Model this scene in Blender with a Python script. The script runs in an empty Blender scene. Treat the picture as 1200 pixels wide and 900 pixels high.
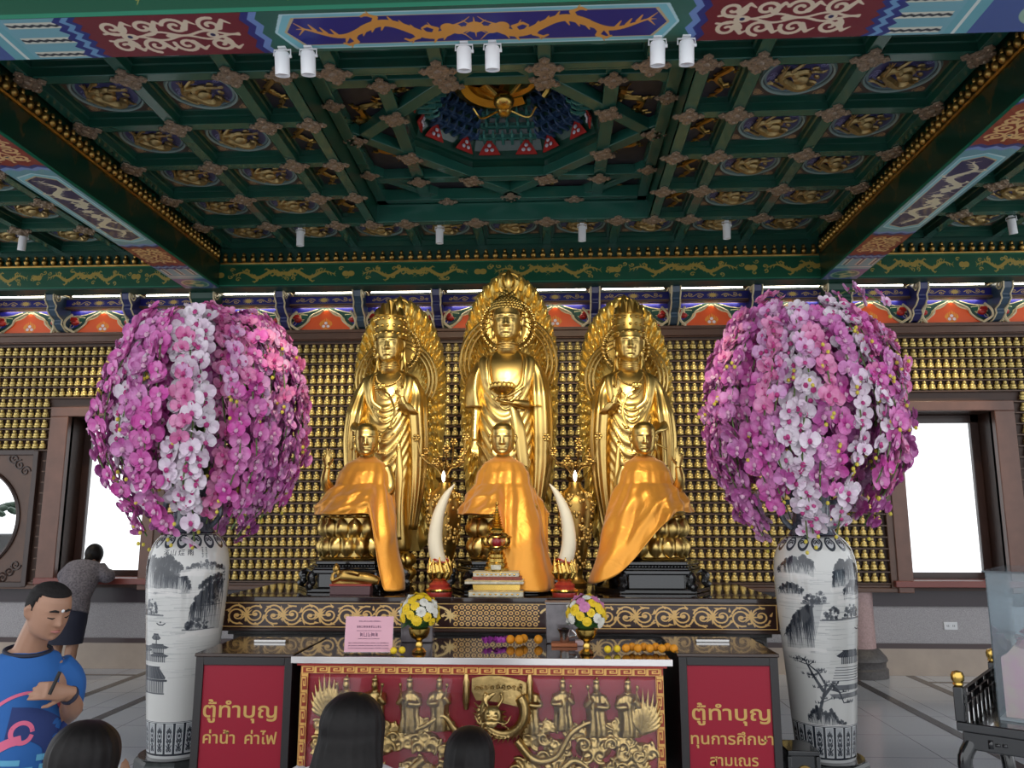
import bpy, math, random
import numpy as np
from mathutils import Vector, Matrix, Euler
R = math.radians
rng = random.Random(7)
nr = np.random.RandomState(11)
S = bpy.context.scene
COL = S.collection
# ------------------------------------------------------------------ camera, sky, exposure
cam = bpy.data.cameras.new('camera'); camo = bpy.data.objects.new('camera', cam); COL.objects.link(camo)
cam.sensor_fit = 'HORIZONTAL'; cam.sensor_width = 36.0; cam.lens = 36.0 * 940 / 1200
cam.clip_start = 0.05; cam.clip_end = 200
camo.location = (0, 0, 1.57); camo.rotation_euler = (R(90 + 9.778), 0, R(2.761))
S.camera = camo
w = bpy.data.worlds.new('sky'); S.world = w; w.use_nodes = True
bg = w.node_tree.nodes['Background']; bg.inputs[0].default_value = (0.93, 0.965, 1.0, 1); bg.inputs[1].default_value = 1.6
S.view_settings.view_transform = 'Standard'; S.view_settings.look = 'None'
S.view_settings.gamma = 1.0; S.view_settings.use_curve_mapping = False
S.view_settings.exposure = 0.12
S.cycles.max_bounces = 8; S.cycles.diffuse_bounces = 3; S.cycles.glossy_bounces = 4
S.cycles.transparent_max_bounces = 12
S.cycles.sample_clamp_indirect = 4.0
S.cycles.use_denoising = True
CX = -0.37
SPOT_W = 125
SPOT_W2 = 100

# ------------------------------------------------------------------ materials
MATS = {}
def mat(name, col, rough=0.5, metal=0.0, spec=0.5, noise=None, bump=None, coat=0.0, emit=None, col2=None, sheen=0.0, alpha=None):
    if name in MATS: return MATS[name]
    m = bpy.data.materials.new(name); m.use_nodes = True; MATS[name] = m
    nt = m.node_tree; b = nt.nodes['Principled BSDF']
    b.inputs['Base Color'].default_value = (*col, 1); b.inputs['Roughness'].default_value = rough
    b.inputs['Metallic'].default_value = metal; b.inputs['Specular IOR Level'].default_value = spec
    b.inputs['Coat Weight'].default_value = coat; b.inputs['Sheen Weight'].default_value = sheen
    if emit:
        b.inputs['Emission Color'].default_value = (*emit[0], 1); b.inputs['Emission Strength'].default_value = emit[1]
    tc = None
    if noise or bump:
        tc = nt.nodes.new('ShaderNodeTexCoord')
    if noise:
        n = nt.nodes.new('ShaderNodeTexNoise'); n.inputs['Scale'].default_value = noise[0]; n.inputs['Detail'].default_value = 6
        nt.links.new(tc.outputs['Object'], n.inputs['Vector'])
        r = nt.nodes.new('ShaderNodeValToRGB'); r.color_ramp.elements[0].position = 0.3; r.color_ramp.elements[1].position = 0.7
        c2 = col2 if col2 else tuple(c * (1 - noise[1]) for c in col)
        r.color_ramp.elements[0].color = (*c2, 1); r.color_ramp.elements[1].color = (*col, 1)
        nt.links.new(n.outputs[0], r.inputs[0]); nt.links.new(r.outputs[0], b.inputs['Base Color'])
    if bump:
        n2 = nt.nodes.new('ShaderNodeTexNoise'); n2.inputs['Scale'].default_value = bump[0]; n2.inputs['Detail'].default_value = 4
        nt.links.new(tc.outputs['Object'], n2.inputs['Vector'])
        bn = nt.nodes.new('ShaderNodeBump'); bn.inputs['Strength'].default_value = bump[1]; bn.inputs['Distance'].default_value = bump[2]
        nt.links.new(n2.outputs[0], bn.inputs['Height']); nt.links.new(bn.outputs[0], b.inputs['Normal'])
    return m

def image_mat(name, arr, rough=0.5, spec=0.5, coat=0.0, metal=0.0, uv='UVMap'):
    """a surface painted with a picture computed in this script (arr: h x w x 3, sRGB 0..1)"""
    h, w_ = arr.shape[:2]
    im = bpy.data.images.new(name, w_, h)
    px = np.ones((h, w_, 4), np.float32); px[:, :, :3] = np.clip(arr, 0, 1)
    im.pixels.foreach_set(px.ravel()); im.pack()
    m = bpy.data.materials.new(name); m.use_nodes = True; MATS[name] = m
    nt = m.node_tree; b = nt.nodes['Principled BSDF']
    t = nt.nodes.new('ShaderNodeTexImage'); t.image = im
    nt.links.new(t.outputs[0], b.inputs['Base Color'])
    b.inputs['Roughness'].default_value = rough; b.inputs['Specular IOR Level'].default_value = spec
    b.inputs['Coat Weight'].default_value = coat; b.inputs['Metallic'].default_value = metal
    return m

# ------------------------------------------------------------------ mesh builder
class MB:
    def __init__(s): s.v = []; s.f = []; s.mi = []; s.n = 0; s.cur = 0; s.uv = None
    def add(s, V, F, M=None):
        V = np.asarray(V, float).reshape(-1, 3)
        if M is not None:
            A = np.array(M); V = V @ A[:3, :3].T + A[:3, 3]
        s.v.append(V); o = s.n; s.n += len(V)
        for f in F: s.f.append([i + o for i in f]); s.mi.append(s.cur)
        return s
    def mat(s, i): s.cur = i; return s
    def box(s, x0, x1, y0, y1, z0, z1, M=None, taper=None):
        V = [(x, y, z) for z in (z0, z1) for y in (y0, y1) for x in (x0, x1)]
        if taper:
            cx, cy = (x0 + x1) / 2, (y0 + y1) / 2
            V = V[:4] + [(cx + (x - cx) * taper, cy + (y - cy) * taper, z) for x, y, z in V[4:]]
        return s.add(V, [(0, 2, 3, 1), (4, 5, 7, 6), (0, 1, 5, 4), (2, 6, 7, 3), (0, 4, 6, 2), (1, 3, 7, 5)], M)
    def grid(s, P, wrapu=False, wrapv=False, M=None):
        P = np.asarray(P, float); nu, nv = P.shape[:2]; F = []
        for i in range(nu if wrapu else nu - 1):
            for j in range(nv if wrapv else nv - 1):
                a, b = i, (i + 1) % nu; c, d = j, (j + 1) % nv
                F.append((a * nv + c, b * nv + c, b * nv + d, a * nv + d))
        return s.add(P.reshape(-1, 3), F, M)
    def loft(s, rings, cap=True, M=None):
        P = np.asarray(rings, float); nu, nv = P.shape[:2]; F = []
        for i in range(nu - 1):
            for j in range(nv):
                k = (j + 1) % nv; F.append((i * nv + j, i * nv + k, (i + 1) * nv + k, (i + 1) * nv + j))
        if cap:
            F.append(tuple(range(nv))[::-1]); F.append(tuple((nu - 1) * nv + j for j in range(nv)))
        return s.add(P.reshape(-1, 3), F, M)
    def lathe(s, prof, c=(0, 0, 0), n=24, cap=True, sy=1.0, M=None, ph=0.0):
        a = np.linspace(0, 2 * math.pi, n, endpoint=False) + ph
        rings = [np.stack([c[0] + r * np.cos(a), c[1] + sy * r * np.sin(a), np.full(n, c[2] + z)], 1) for r, z in prof]
        return s.loft(rings, cap, M)
    def ell(s, c, r, nu=10, nv=14, M=None, rot=None):
        if np.isscalar(r): r = (r, r, r)
        t = np.linspace(0, math.pi, nu + 1)[1:-1]; p = np.linspace(0, 2 * math.pi, nv, endpoint=False)
        V = [(0, 0, 1)] + [(math.sin(a) * math.cos(b), math.sin(a) * math.sin(b), math.cos(a)) for a in t for b in p] + [(0, 0, -1)]
        V = np.array(V) * np.array(r)
        if rot is not None: V = V @ np.array(Euler(rot).to_matrix()).T
        V = V + np.array(c); k = len(t); F = []
        for j in range(nv): F.append((0, 1 + j, 1 + (j + 1) % nv))
        for i in range(k - 1):
            for j in range(nv):
                a = 1 + i * nv + j; b = 1 + i * nv + (j + 1) % nv; F.append((a, a + nv, b + nv, b))
        e = len(V) - 1
        for j in range(nv): F.append((e, 1 + (k - 1) * nv + (j + 1) % nv, 1 + (k - 1) * nv + j))
        return s.add(V, F, M)
    def tube(s, pts, rad, n=8, cap=True, closed=False, flat=None, M=None):
        """tube along pts; rad a number or list; flat=(axis vector, factor) squashes it along an axis"""
        P = np.asarray(pts, float); k = len(P); r = np.broadcast_to(np.asarray(rad, float), (k,))
        if closed: T = np.roll(P, -1, 0) - np.roll(P, 1, 0)
        else: T = np.gradient(P, axis=0)
        T /= (np.linalg.norm(T, axis=1)[:, None] + 1e-12)
        u = np.cross(T[0], (0, 0, 1.0)); 
        if np.linalg.norm(u) < 1e-3: u = np.cross(T[0], (0, 1.0, 0))
        rings = []; a = np.linspace(0, 2 * math.pi, n, endpoint=False)
        for i in range(k):
            u = u - T[i] * (u @ T[i]); u /= np.linalg.norm(u) + 1e-12; v = np.cross(T[i], u)
            O = np.outer(np.cos(a), u) * r[i] + np.outer(np.sin(a), v) * r[i]
            if flat is not None:
                ax = np.array(flat[0], float); O = O - np.outer(O @ ax, ax) * (1 - flat[1])
            rings.append(P[i] + O)
        if closed:
            rings.append(rings[0]); return s.loft(rings, False, M)
        return s.loft(rings, cap, M)
    def prism(s, poly, o, ux, uy, t, M=None):
        """extrude a flat outline (u, v) placed at o with axes ux, uy by thickness vector t"""
        o, ux, uy, t = map(lambda q: np.array(q, float), (o, ux, uy, t)); n = len(poly)
        A = np.array([o + ux * a + uy * b for a, b in poly]); V = np.vstack([A, A + t])
        F = [tuple(range(n)), tuple(range(2 * n - 1, n - 1, -1))] + [(i, i + n, (i + 1) % n + n, (i + 1) % n) for i in range(n)]
        return s.add(V, F, M)
    def build(s, name, m, parent=None, smooth=True, bevel=0, sub=0, angle=40):
        me = bpy.data.meshes.new(name); V = np.vstack(s.v) if s.v else np.zeros((0, 3))
        me.from_pydata(V.tolist(), [], s.f)
        ms = m if isinstance(m, (list, tuple)) else [m]
        for q in ms: me.materials.append(q)
        if len(ms) > 1: me.polygons.foreach_set('material_index', s.mi)
        if s.uv is not None:
            l = me.uv_layers.new(name='UVMap'); li = np.zeros(len(me.loops), np.int32); me.loops.foreach_get('vertex_index', li)
            l.data.foreach_set('uv', np.asarray(s.uv, np.float32)[li].ravel())
        o = bpy.data.objects.new(name, me); COL.objects.link(o)
        if smooth:
            me.polygons.foreach_set('use_smooth', [True] * len(me.polygons))
            if angle: me.set_sharp_from_angle(angle=R(angle))
        if bevel:
            b = o.modifiers.new('bevel', 'BEVEL'); b.width = bevel; b.segments = 2; b.limit_method = 'ANGLE'; b.angle_limit = R(50)
        if sub:
            q = o.modifiers.new('sub', 'SUBSURF'); q.levels = sub; q.render_levels = sub
        if parent is not None: o.parent = parent
        me.update()
        return o

def uv_quad(name, P, m, parent=None, uv=((0, 0), (1, 0), (1, 1), (0, 1))):
    b = MB(); b.add(P, [(0, 1, 2, 3)]); b.uv = list(uv)
    return b.build(name, m, parent, smooth=False)

def solid_panel(name, P, t, m, parent=None, back=None):
    """a painted board: P are its 4 front corners, t the thickness vector; the picture covers the front"""
    P = np.array(P, float); t = np.array(t, float)
    b = MB(); b.add(P, [(0, 1, 2, 3)]); b.mat(1)
    V = np.vstack([P, P + t]); b.add(V, [(7, 6, 5, 4), (0, 4, 5, 1), (1, 5, 6, 2), (2, 6, 7, 3), (3, 7, 4, 0)])
    b.uv = [(0, 0), (1, 0), (1, 1), (0, 1)] + [(0, 0)] * 8
    return b.build(name, [m, back or m], parent, smooth=False)

def tag(o, label=None, cat=None, group=None, kind=None):
    if label: o['label'] = label
    if cat: o['category'] = cat
    if group: o['group'] = group
    if kind: o['kind'] = kind
    return o
def empty(name, loc=(0, 0, 0), rz=0.0):
    o = bpy.data.objects.new(name, None); COL.objects.link(o); o.location = loc; o.rotation_euler = (0, 0, rz); o.empty_display_size = .1
    return o
def dup(o, parent=None):
    c = o.copy(); COL.objects.link(c)
    if parent is not None: c.parent = parent
    for ch in list(o.children): dup(ch, c)
    return c
def bake(o, voxel=None, smooth=0, adapt=0.0):
    """weld overlapping pieces of one body into one continuous skin"""
    if voxel:
        m = o.modifiers.new('r', 'REMESH'); m.mode = 'VOXEL'; m.voxel_size = voxel; m.adaptivity = adapt
    if smooth:
        q = o.modifiers.new('s', 'SMOOTH'); q.iterations = smooth; q.factor = .5
    dg = bpy.context.evaluated_depsgraph_get(); dg.update()
    me = bpy.data.meshes.new_from_object(o.evaluated_get(dg)); old = o.data; mats = list(old.materials)
    o.modifiers.clear(); o.data = me
    if not len(me.materials):
        for q in mats: me.materials.append(q)
    me.polygons.foreach_set('use_smooth', [True] * len(me.polygons)); me.update()
    return o
def curve_pts(keys, n=24):
    """smooth Catmull-Rom path through key points (any dimension)"""
    K = np.asarray(keys, float); K = np.vstack([2 * K[0] - K[1], K, 2 * K[-1] - K[-2]]); out = []
    m = len(K) - 3; per = max(2, n // m)
    for i in range(1, m + 1):
        p0, p1, p2, p3 = K[i - 1], K[i], K[i + 1], K[i + 2]
        for t in np.linspace(0, 1, per, endpoint=False):
            out.append(.5 * (2 * p1 + (p2 - p0) * t + (2 * p0 - 5 * p1 + 4 * p2 - p3) * t * t + (3 * p1 - p0 - 3 * p2 + p3) * t ** 3))
    out.append(K[-2]); return np.array(out)
def interp(keys, z):
    K = np.asarray(keys, float); return np.array([np.interp(z, K[:, 0], K[:, i]) for i in range(1, K.shape[1])]).T
def sinterp(keys, z):
    K = np.asarray(keys, float); C = curve_pts(K, 12 * len(K)); o = np.argsort(C[:, 0]); C = C[o]
    return np.array([np.interp(z, C[:, 0], C[:, i]) for i in range(1, C.shape[1])]).T

# ------------------------------------------------------------------ painting (pictures computed here for painted woodwork and porcelain)
class Canvas:
    def __init__(s, w, h, bg, ss=2):
        s.ss = ss; s.w = w * ss; s.h = h * ss; s.a = np.ones((s.h, s.w, 3), np.float32) * np.array(bg, np.float32)
    def _blend(s, y0, y1, x0, x1, m, c, al=1.0):
        m = (m * al)[..., None].astype(np.float32); s.a[y0:y1, x0:x1] = s.a[y0:y1, x0:x1] * (1 - m) + np.array(c, np.float32) * m
    def _win(s, P, pad):
        x0 = max(0, int(P[:, 0].min() - pad)); x1 = min(s.w, int(P[:, 0].max() + pad) + 2)
        y0 = max(0, int(P[:, 1].min() - pad)); y1 = min(s.h, int(P[:, 1].max() + pad) + 2)
        return x0, x1, y0, y1
    def poly(s, P, c, al=1.0):
        P = np.asarray(P, float) * s.ss; x0, x1, y0, y1 = s._win(P, 0)
        if x1 <= x0 or y1 <= y0: return
        X, Y = np.meshgrid(np.arange(x0, x1) + .5, np.arange(y0, y1) + .5); m = np.zeros(X.shape, bool)
        for i in range(len(P)):
            ax, ay = P[i]; bx, by = P[(i + 1) % len(P)]
            if ay == by: continue
            k = ((ay <= Y) != (by <= Y)) & (X < (bx - ax) * (Y - ay) / (by - ay) + ax); m ^= k
        s._blend(y0, y1, x0, x1, m, c, al)
    def rect(s, x0, y0, x1, y1, c, al=1.0):
        k = s.ss; x0, x1 = max(0, int(x0 * k)), min(s.w, int(x1 * k)); y0, y1 = max(0, int(y0 * k)), min(s.h, int(y1 * k))
        if x1 > x0 and y1 > y0: s._blend(y0, y1, x0, x1, np.ones((y1 - y0, x1 - x0)), c, al)
    def line(s, P, wd, c, al=1.0, w2=None, closed=False):
        P = np.asarray(P, float) * s.ss
        if closed: P = np.vstack([P, P[:1]])
        n = len(P); W = np.linspace(wd, wd if w2 is None else w2, n) * s.ss / 2
        for i in range(n - 1):
            q = P[i:i + 2]; r = max(W[i], W[i + 1], .5); x0, x1, y0, y1 = s._win(q, r + 1)
            if x1 <= x0 or y1 <= y0: continue
            X, Y = np.meshgrid(np.arange(x0, x1) + .5, np.arange(y0, y1) + .5); d = q[1] - q[0]; L = d @ d + 1e-9
            t = np.clip(((X - q[0, 0]) * d[0] + (Y - q[0, 1]) * d[1]) / L, 0, 1)
            D = np.hypot(X - q[0, 0] - t * d[0], Y - q[0, 1] - t * d[1]); s._blend(y0, y1, x0, x1, np.clip(W[i] + (W[i + 1] - W[i]) * t - D + .5, 0, 1), c, al)
    def circ(s, x, y, r, c, al=1.0, ry=None):
        k = s.ss; ry = ry or r; P = np.array([[x - r, y - ry], [x + r, y + ry]]) * k; x0, x1, y0, y1 = s._win(P, 1)
        if x1 <= x0 or y1 <= y0: return
        X, Y = np.meshgrid(np.arange(x0, x1) + .5, np.arange(y0, y1) + .5)
        D = np.hypot((X - x * k) / (r * k), (Y - y * k) / (ry * k)); s._blend(y0, y1, x0, x1, np.clip((1 - D) * min(r, ry) * k + .5, 0, 1), c, al)
    def out(s):
        k = s.ss; return s.a.reshape(s.h // k, k, s.w // k, k, 3).mean((1, 3))
def spiral(cx, cy, r, turns=1.4, a0=0.0, sgn=1, n=26, r1=.12):
    t = np.linspace(0, 1, n); a = a0 + sgn * t * turns * 2 * math.pi; q = r * (1 - t * (1 - r1)); return np.stack([cx + q * np.cos(a), cy + q * np.sin(a)], 1)
def dragon(x0, y0, L, h, fl=1, waves=1.5, n=46, fat=1.0):
    """strokes (points, w0, w1) of a running dragon: body, head, legs, whiskers, flames; L long, h high"""
    t = np.linspace(0, 1, n); x = t * L; y = h * .27 * np.sin(t * waves * 2 * math.pi) * (.6 + .4 * (1 - t))
    f = lambda a: np.stack([x0 + fl * np.asarray(a)[:, 0], y0 + np.asarray(a)[:, 1]], 1)
    B = np.stack([x, y], 1); w0 = h * .26 * fat; k_ = int(n * .62); st = [(f(B[:k_]), w0, w0 * .85), (f(B[k_ - 1:]), w0 * .85, h * .05)]
    hx, hy = B[0]; st.append((f([(hx + .05 * L, hy), (hx - .02 * L, hy + .10 * h), (hx - .06 * L, hy + .05 * h)]), h * .34 * fat, h * .18))
    for a in (.25, .05, -.2): st.append((f([(hx, hy + a * h * .5), (hx - .06 * L, hy + a * h), (hx - .1 * L, hy + a * h * 1.7)]), h * .05, h * .02))
    for q, up in ((.16, -1), (.3, 1), (.55, -1), (.72, 1)):
        i = int(q * (n - 1)); bx, by = B[i]; st.append((f([(bx, by), (bx - .03 * L, by + up * h * .24), (bx + .03 * L, by + up * h * .34), (bx + .06 * L, by + up * h * .28)]), h * .14 * fat, h * .06))
        st.append((f([(bx - .0 * L, by + up * h * .28), (bx + .02 * L, by + up * h * .44)]), h * .05, h * .02))
    for q in np.linspace(.08, .95, 14):
        i = int(q * (n - 1)); bx, by = B[i]; sg = 1 if math.cos(q * waves * 6.28) > 0 else -1
        st.append((f([(bx, by + .05 * h * sg), (bx + .025 * L, by + sg * h * .24)]), h * .10, h * .03))
    e = B[-1]; st += [(f([e, (e[0] + .05 * L, e[1] + s_ * h * .2)]), h * .06, h * .02) for s_ in (-1, 0, 1)]
    return st
# ------------------------------------------------------------------ palette
GREEN = mat('green_lacquer', (0.008, 0.062, 0.040), .28, noise=(3, .25), coat=.3)
GREEN2 = mat('green_lacquer_pale', (0.016, 0.095, 0.068), .26, coat=.3)
DGREEN = mat('deep_green_paint', (0.006, 0.045, 0.03), .4)
GOLD = mat('gilt', (0.80, 0.52, 0.13), .26, 1.0, noise=(9, .22))
GOLDD = mat('old_gilt', (0.50, 0.31, 0.09), .38, 1.0, noise=(14, .45))
BRONZE = mat('bronze_carving', (0.40, 0.30, 0.21), .5, .35, noise=(70, .55))
WOOD = mat('brown_wood', (0.12, 0.052, 0.028), .42, noise=(6, .3), coat=.15)
WOODD = mat('dark_wood', (0.045, 0.018, 0.012), .35, noise=(5, .3), coat=.2)
WOODL = mat('window_wood', (0.17, 0.075, 0.05), .4, noise=(6, .25), coat=.15)
WHITE = mat('white_enamel', (0.75, 0.75, 0.76), .35)
BLACK = mat('black_lacquer', (0.008, 0.008, 0.009), .16, coat=.6)
DARK = mat('near_black', (0.012, 0.010, 0.010), .7)  # near-black for the pen, and for slots and socket holes drawn dark
srgb = lambda *c: tuple(x / 255 for x in c)

# ------------------------------------------------------------------ floor
m = bpy.data.materials.new('polished_granite_floor'); m.use_nodes = True; nt = m.node_tree; b = nt.nodes['Principled BSDF']
tc = nt.nodes.new('ShaderNodeTexCoord'); br = nt.nodes.new('ShaderNodeTexBrick'); br.offset = 0; br.squash = 1
mp = nt.nodes.new('ShaderNodeMapping'); mp.inputs['Location'].default_value = (.37, .1, 0); nt.links.new(tc.outputs['Object'], mp.inputs[0]); nt.links.new(mp.outputs[0], br.inputs['Vector'])
br.inputs['Color1'].default_value = (.74, .77, .84, 1); br.inputs['Color2'].default_value = (.68, .71, .78, 1); br.inputs['Mortar'].default_value = (.28, .28, .3, 1)
br.inputs['Scale'].default_value = 1.0; br.inputs['Brick Width'].default_value = .6; br.inputs['Row Height'].default_value = .6; br.inputs['Mortar Size'].default_value = .004
nz = nt.nodes.new('ShaderNodeTexNoise'); nz.inputs['Scale'].default_value = 160; nt.links.new(tc.outputs['Object'], nz.inputs['Vector'])
mx = nt.nodes.new('ShaderNodeMixRGB'); mx.blend_type = 'MULTIPLY'; mx.inputs[0].default_value = .5; nt.links.new(br.outputs[0], mx.inputs[1]); nt.links.new(nz.outputs[0], mx.inputs[2])
nt.links.new(mx.outputs[0], b.inputs['Base Color']); b.inputs['Roughness'].default_value = .11; b.inputs['Specular IOR Level'].default_value = .6
fl = MB().box(-10.5, 9.8, -7, 9.3, -.2, 0).build('floor', m, smooth=False); tag(fl, 'polished grey granite temple floor', 'floor', kind='structure')
band = mat('dark_granite_band', (.07, .06, .06), .15, noise=(90, .4))
bb = MB()
for x in (CX - 3.93, CX - 3.32, CX + 3.41, CX + 4.07): bb.box(x - .045, x + .045, -6, 8.9, 0.0, .002)
for y in (8.55,): bb.box(-10, CX - 3.98, y - .03, y + .03, 0.0, .0021); bb.box(CX + 4.12, 9.5, y - .03, y + .03, 0.0, .0021)
tag(bb.build('floor_inlay', band, fl, smooth=False))

# ------------------------------------------------------------------ back wall (openings for two windows and one moon gate)
YW, YB = 8.75, 8.95      # panelled face, granite dado face
WIN = [(-5.40, -4.47), (CX + 4.10, CX + 5.08)]   # glazed openings, x range
WZ0, WZ1 = 0.97, 2.74
MX, MZ, MR = -6.46, 1.60, .56
wall = MB()
def slab(x0, x1, z0, z1, y0=YW, y1=YW + .42): wall.box(x0, x1, y0, y1, z0, z1)
L_, R_ = -10.5, 9.8
slab(L_, R_, WZ1, 5.3); slab(L_, R_, .87, WZ0, YW, YW + .42)
xs = [L_, -7.2, MX + .74, WIN[0][0], WIN[0][1], WIN[1][0], WIN[1][1], R_]
slab(L_, MX - .74, WZ0, WZ1); slab(MX + .74, WIN[0][0], WZ0, WZ1); slab(WIN[0][1], WIN[1][0], WZ0, WZ1); slab(WIN[1][1], R_, WZ0, WZ1)
slab(MX - .74, MX + .74, 2.36, WZ1)
BACKW = mat('niche_backboard', (0.055, 0.022, 0.012), .5, noise=(5, .3))
wl = wall.build('wall_back', BACKW, smooth=False); tag(wl, 'dark brown back wall panelled for rows of gilt figures', 'wall', kind='structure')
# moon gate panel: square board with a round hole
mg = MB(); n = 64; ang = np.linspace(0, 2 * math.pi, n, endpoint=False) + math.pi / 4
sq = []
for a in ang:
    c, s_ = math.cos(a), math.sin(a); k = .74 / max(abs(c), abs(s_)); sq.append((MX + c * k, MZ + .02 + s_ * k))
ci = [(MX + MR * math.cos(a), MZ + MR * math.sin(a)) for a in ang]
P = np.array([[(x, YW - .03, z) for x, z in sq], [(x, YW - .03, z) for x, z in ci], [(x, YW + .3, z) for x, z in ci], [(x, YW + .3, z) for x, z in sq]])
mg.grid(P, wrapv=True)
o = mg.build('window_3', WOOD, smooth=False); tag(o, 'round moon window in a brown carved panel', 'window', kind='structure')
r_ = MB(); r_.tube([(MX + (MR + .015) * math.cos(a), YW - .035, MZ + (MR + .015) * math.sin(a)) for a in ang], .022, 6, closed=True)
r_.tube([(MX + (MR - .02) * math.cos(a), YW + .28, MZ + (MR - .02) * math.sin(a)) for a in ang], .035, 6, closed=True)
r_.build('round_frame', WOODD, o)
f_ = MB()
for x in (MX - .72, MX + .72): f_.box(x - .03, x + .03, YW - .06, YW, MZ - .72, MZ + .76)
for z in (MZ - .70, MZ + .74): f_.box(MX - .74, MX + .74, YW - .055, YW, z - .03, z + .03)
f_.build('square_frame', WOODD, o, bevel=.006)
for sx in (-1, 1):
    for sz in (-1, 1):
        q = MB(); cx, cz = MX + sx * .6, MZ + .02 + sz * .6
        for k in range(3):
            sp = spiral(cx - sx * .07 * k, cz - sz * .07 * (2 - k) + sz * .05, .06, 1.5, k * 1.3, sx * sz, 20)
            q.tube([(a, YW - .035, c) for a, c in sp], .009, 5)
        q.build('corner_carving', WOODD, o)
# lower wall: band, granite dado, stripe, skirting
GRAN = mat('grey_granite', (.50, .47, .48), .55, noise=(140, .5)); BEIGE = mat('beige_marble', (.46, .37, .30), .3, noise=(5, .15)); STRIPE = mat('brown_stripe', (.06, .035, .035), .3)
lw = MB(); lw.mat(0).box(L_, R_, YB - .02, YB + .3, .32, .70); lw.mat(1).box(L_, R_, YB - .04, YB + .3, 0, .27); lw.mat(2).box(L_, R_, YB - .045, YB + .3, .27, .32); lw.mat(3).box(L_, R_, YB - .06, YB + .3, .70, .875)
o = lw.build('wall_dado', [GRAN, BEIGE, STRIPE, mat('plum_band', (.035, .022, .028), .35)], smooth=False); tag(o, 'grey granite dado with beige skirting under the panelled wall', 'wall', kind='structure')
tr = MB()
tr.box(L_, R_, YW - .05, YW, 3.60, 3.70); tr.box(L_, R_, YW - .085, YW, 3.67, 3.705); tr.box(L_, R_, YW - .035, YW, 3.585, 3.60)
tag(tr.build('trim_1', WOOD, bevel=.006), 'brown wooden cornice above the rows of gilt figures', 'trim', kind='structure')
def run(x0, x1):
    t = MB(); t.box(x0, x1, YW - .05, YW + .2, .855, .90); t.box(x0, x1, YW - .03, YW, .90, .93); return t
t2 = run(WIN[0][1] + .0, WIN[1][0]); t3 = None
tag(t2.build('trim_2', WOOD, bevel=.005), 'brown wooden rail along the foot of the gilt wall', 'trim', kind='structure')
for i, (x0, x1) in enumerate([(L_, WIN[0][0] - .2), (WIN[1][1] + .2, R_)]): tag(run(x0, x1).build('trim_%d' % (3 + i), WOOD, bevel=.005), 'brown wooden rail beside the window', 'trim', kind='structure')
# pilaster strips that edge the niche fields
for i, x in enumerate((CX - 3.93, CX + 3.93)):
    tag(MB().box(x - .055, x + .055, YW - .055, YW, .9, 1.95).build('trim_%d' % (5 + i), WOOD, bevel=.005), 'brown wooden post in the gilt wall beside the vase', 'trim', kind='structure')
# windows
GLASS = bpy.data.materials.new('window_glass'); GLASS.use_nodes = True; nt = GLASS.node_tree; nt.nodes.remove(nt.nodes['Principled BSDF'])
tb = nt.nodes.new('ShaderNodeBsdfTransparent'); gb = nt.nodes.new('ShaderNodeBsdfGlossy'); gb.inputs['Roughness'].default_value = .02; mx = nt.nodes.new('ShaderNodeMixShader')
fr = nt.nodes.new('ShaderNodeFresnel'); fr.inputs[0].default_value = 1.45
nt.links.new(fr.outputs[0], mx.inputs[0]); nt.links.new(tb.outputs[0], mx.inputs[1]); nt.links.new(gb.outputs[0], mx.inputs[2]); nt.links.new(mx.outputs[0], nt.nodes['Material Output'].inputs[0])
for i, (x0, x1) in enumerate(WIN):
    e = MB()
    for a, b_ in ((x0 - .21, x0), (x1, x1 + .14)) if i == 0 else ((x0 - .16, x0), (x1, x1 + .21)): e.box(a, b_, YW - .07, YW + .05, WZ0 - .12, WZ1)
    e.box(x0 - (.21, .16)[i], x1 + (.14, .21)[i], YW - .07, YW + .05, WZ1, WZ1 + .11)
    o = e.build('window_%d' % (i + 1), WOODL, bevel=.008); tag(o, 'tall bright window with a brown wooden frame, %s' % ('behind the pink orchids and leaning woman' if i == 0 else 'beside the clear donation box'), 'window', kind='structure')
    s_ = MB(); y0, y1 = YW + .27, YW + .33
    for a, b_ in ((x0, x0 + .09), (x1 - .09, x1)): s_.box(a, b_, y0, y1, WZ0, WZ1)
    s_.box(x0, x1, y0, y1, WZ1 - .09, WZ1); s_.box(x0, x1, y0, y1, WZ0, WZ0 + .07); s_.build('sash', WOODD, o, bevel=.006)
    MB().box(x0 - .2, x1 + .2, YW - .11, YW + .27, WZ0 - .06, WZ0 + .005).build('sill', mat('red_brown_sill', (.20, .05, .04), .3), o, bevel=.006)
    MB().box(x0 + .08, x1 - .08, YW + .295, YW + .301, WZ0 + .06, WZ1 - .08).build('pane', GLASS, o, smooth=False)
# engaged pink stone column behind the right vase
cl = MB().lathe([(.17, .28), (.165, .5), (.165, .86)], (3.2, YB - .06, 0), 32)
o = cl.build('column', mat('pink_stone', (.45, .30, .29), .45, noise=(60, .3))); tag(o, 'pink stone column on a dark round base under the wall panelling', 'column', kind='structure')
MB().lathe([(.27, 0.003), (.27, .08), (.25, .10), (.25, .14), (.27, .17), (.26, .2), (.20, .27), (.17, .285)], (3.2, YB - .06, 0), 32).build('column_base', mat('dark_stone', (.10, .09, .09), .5, noise=(40, .4)), o)
# socket on the dado
o = tag(MB().box(4.10, 4.24, YB - .032, YB - .02, .46, .54).build('wall_socket', WHITE, bevel=.004), 'white double power socket on the granite dado', 'socket')
for dx in (-.03, .03):
    q = MB()
    for d2 in (-.008, .008): q.box(4.17 + dx + d2 - .002, 4.17 + dx + d2 + .002, YB - .034, YB - .03, .49, .51)
    q.build('socket_hole', DARK, o, smooth=False)
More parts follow.
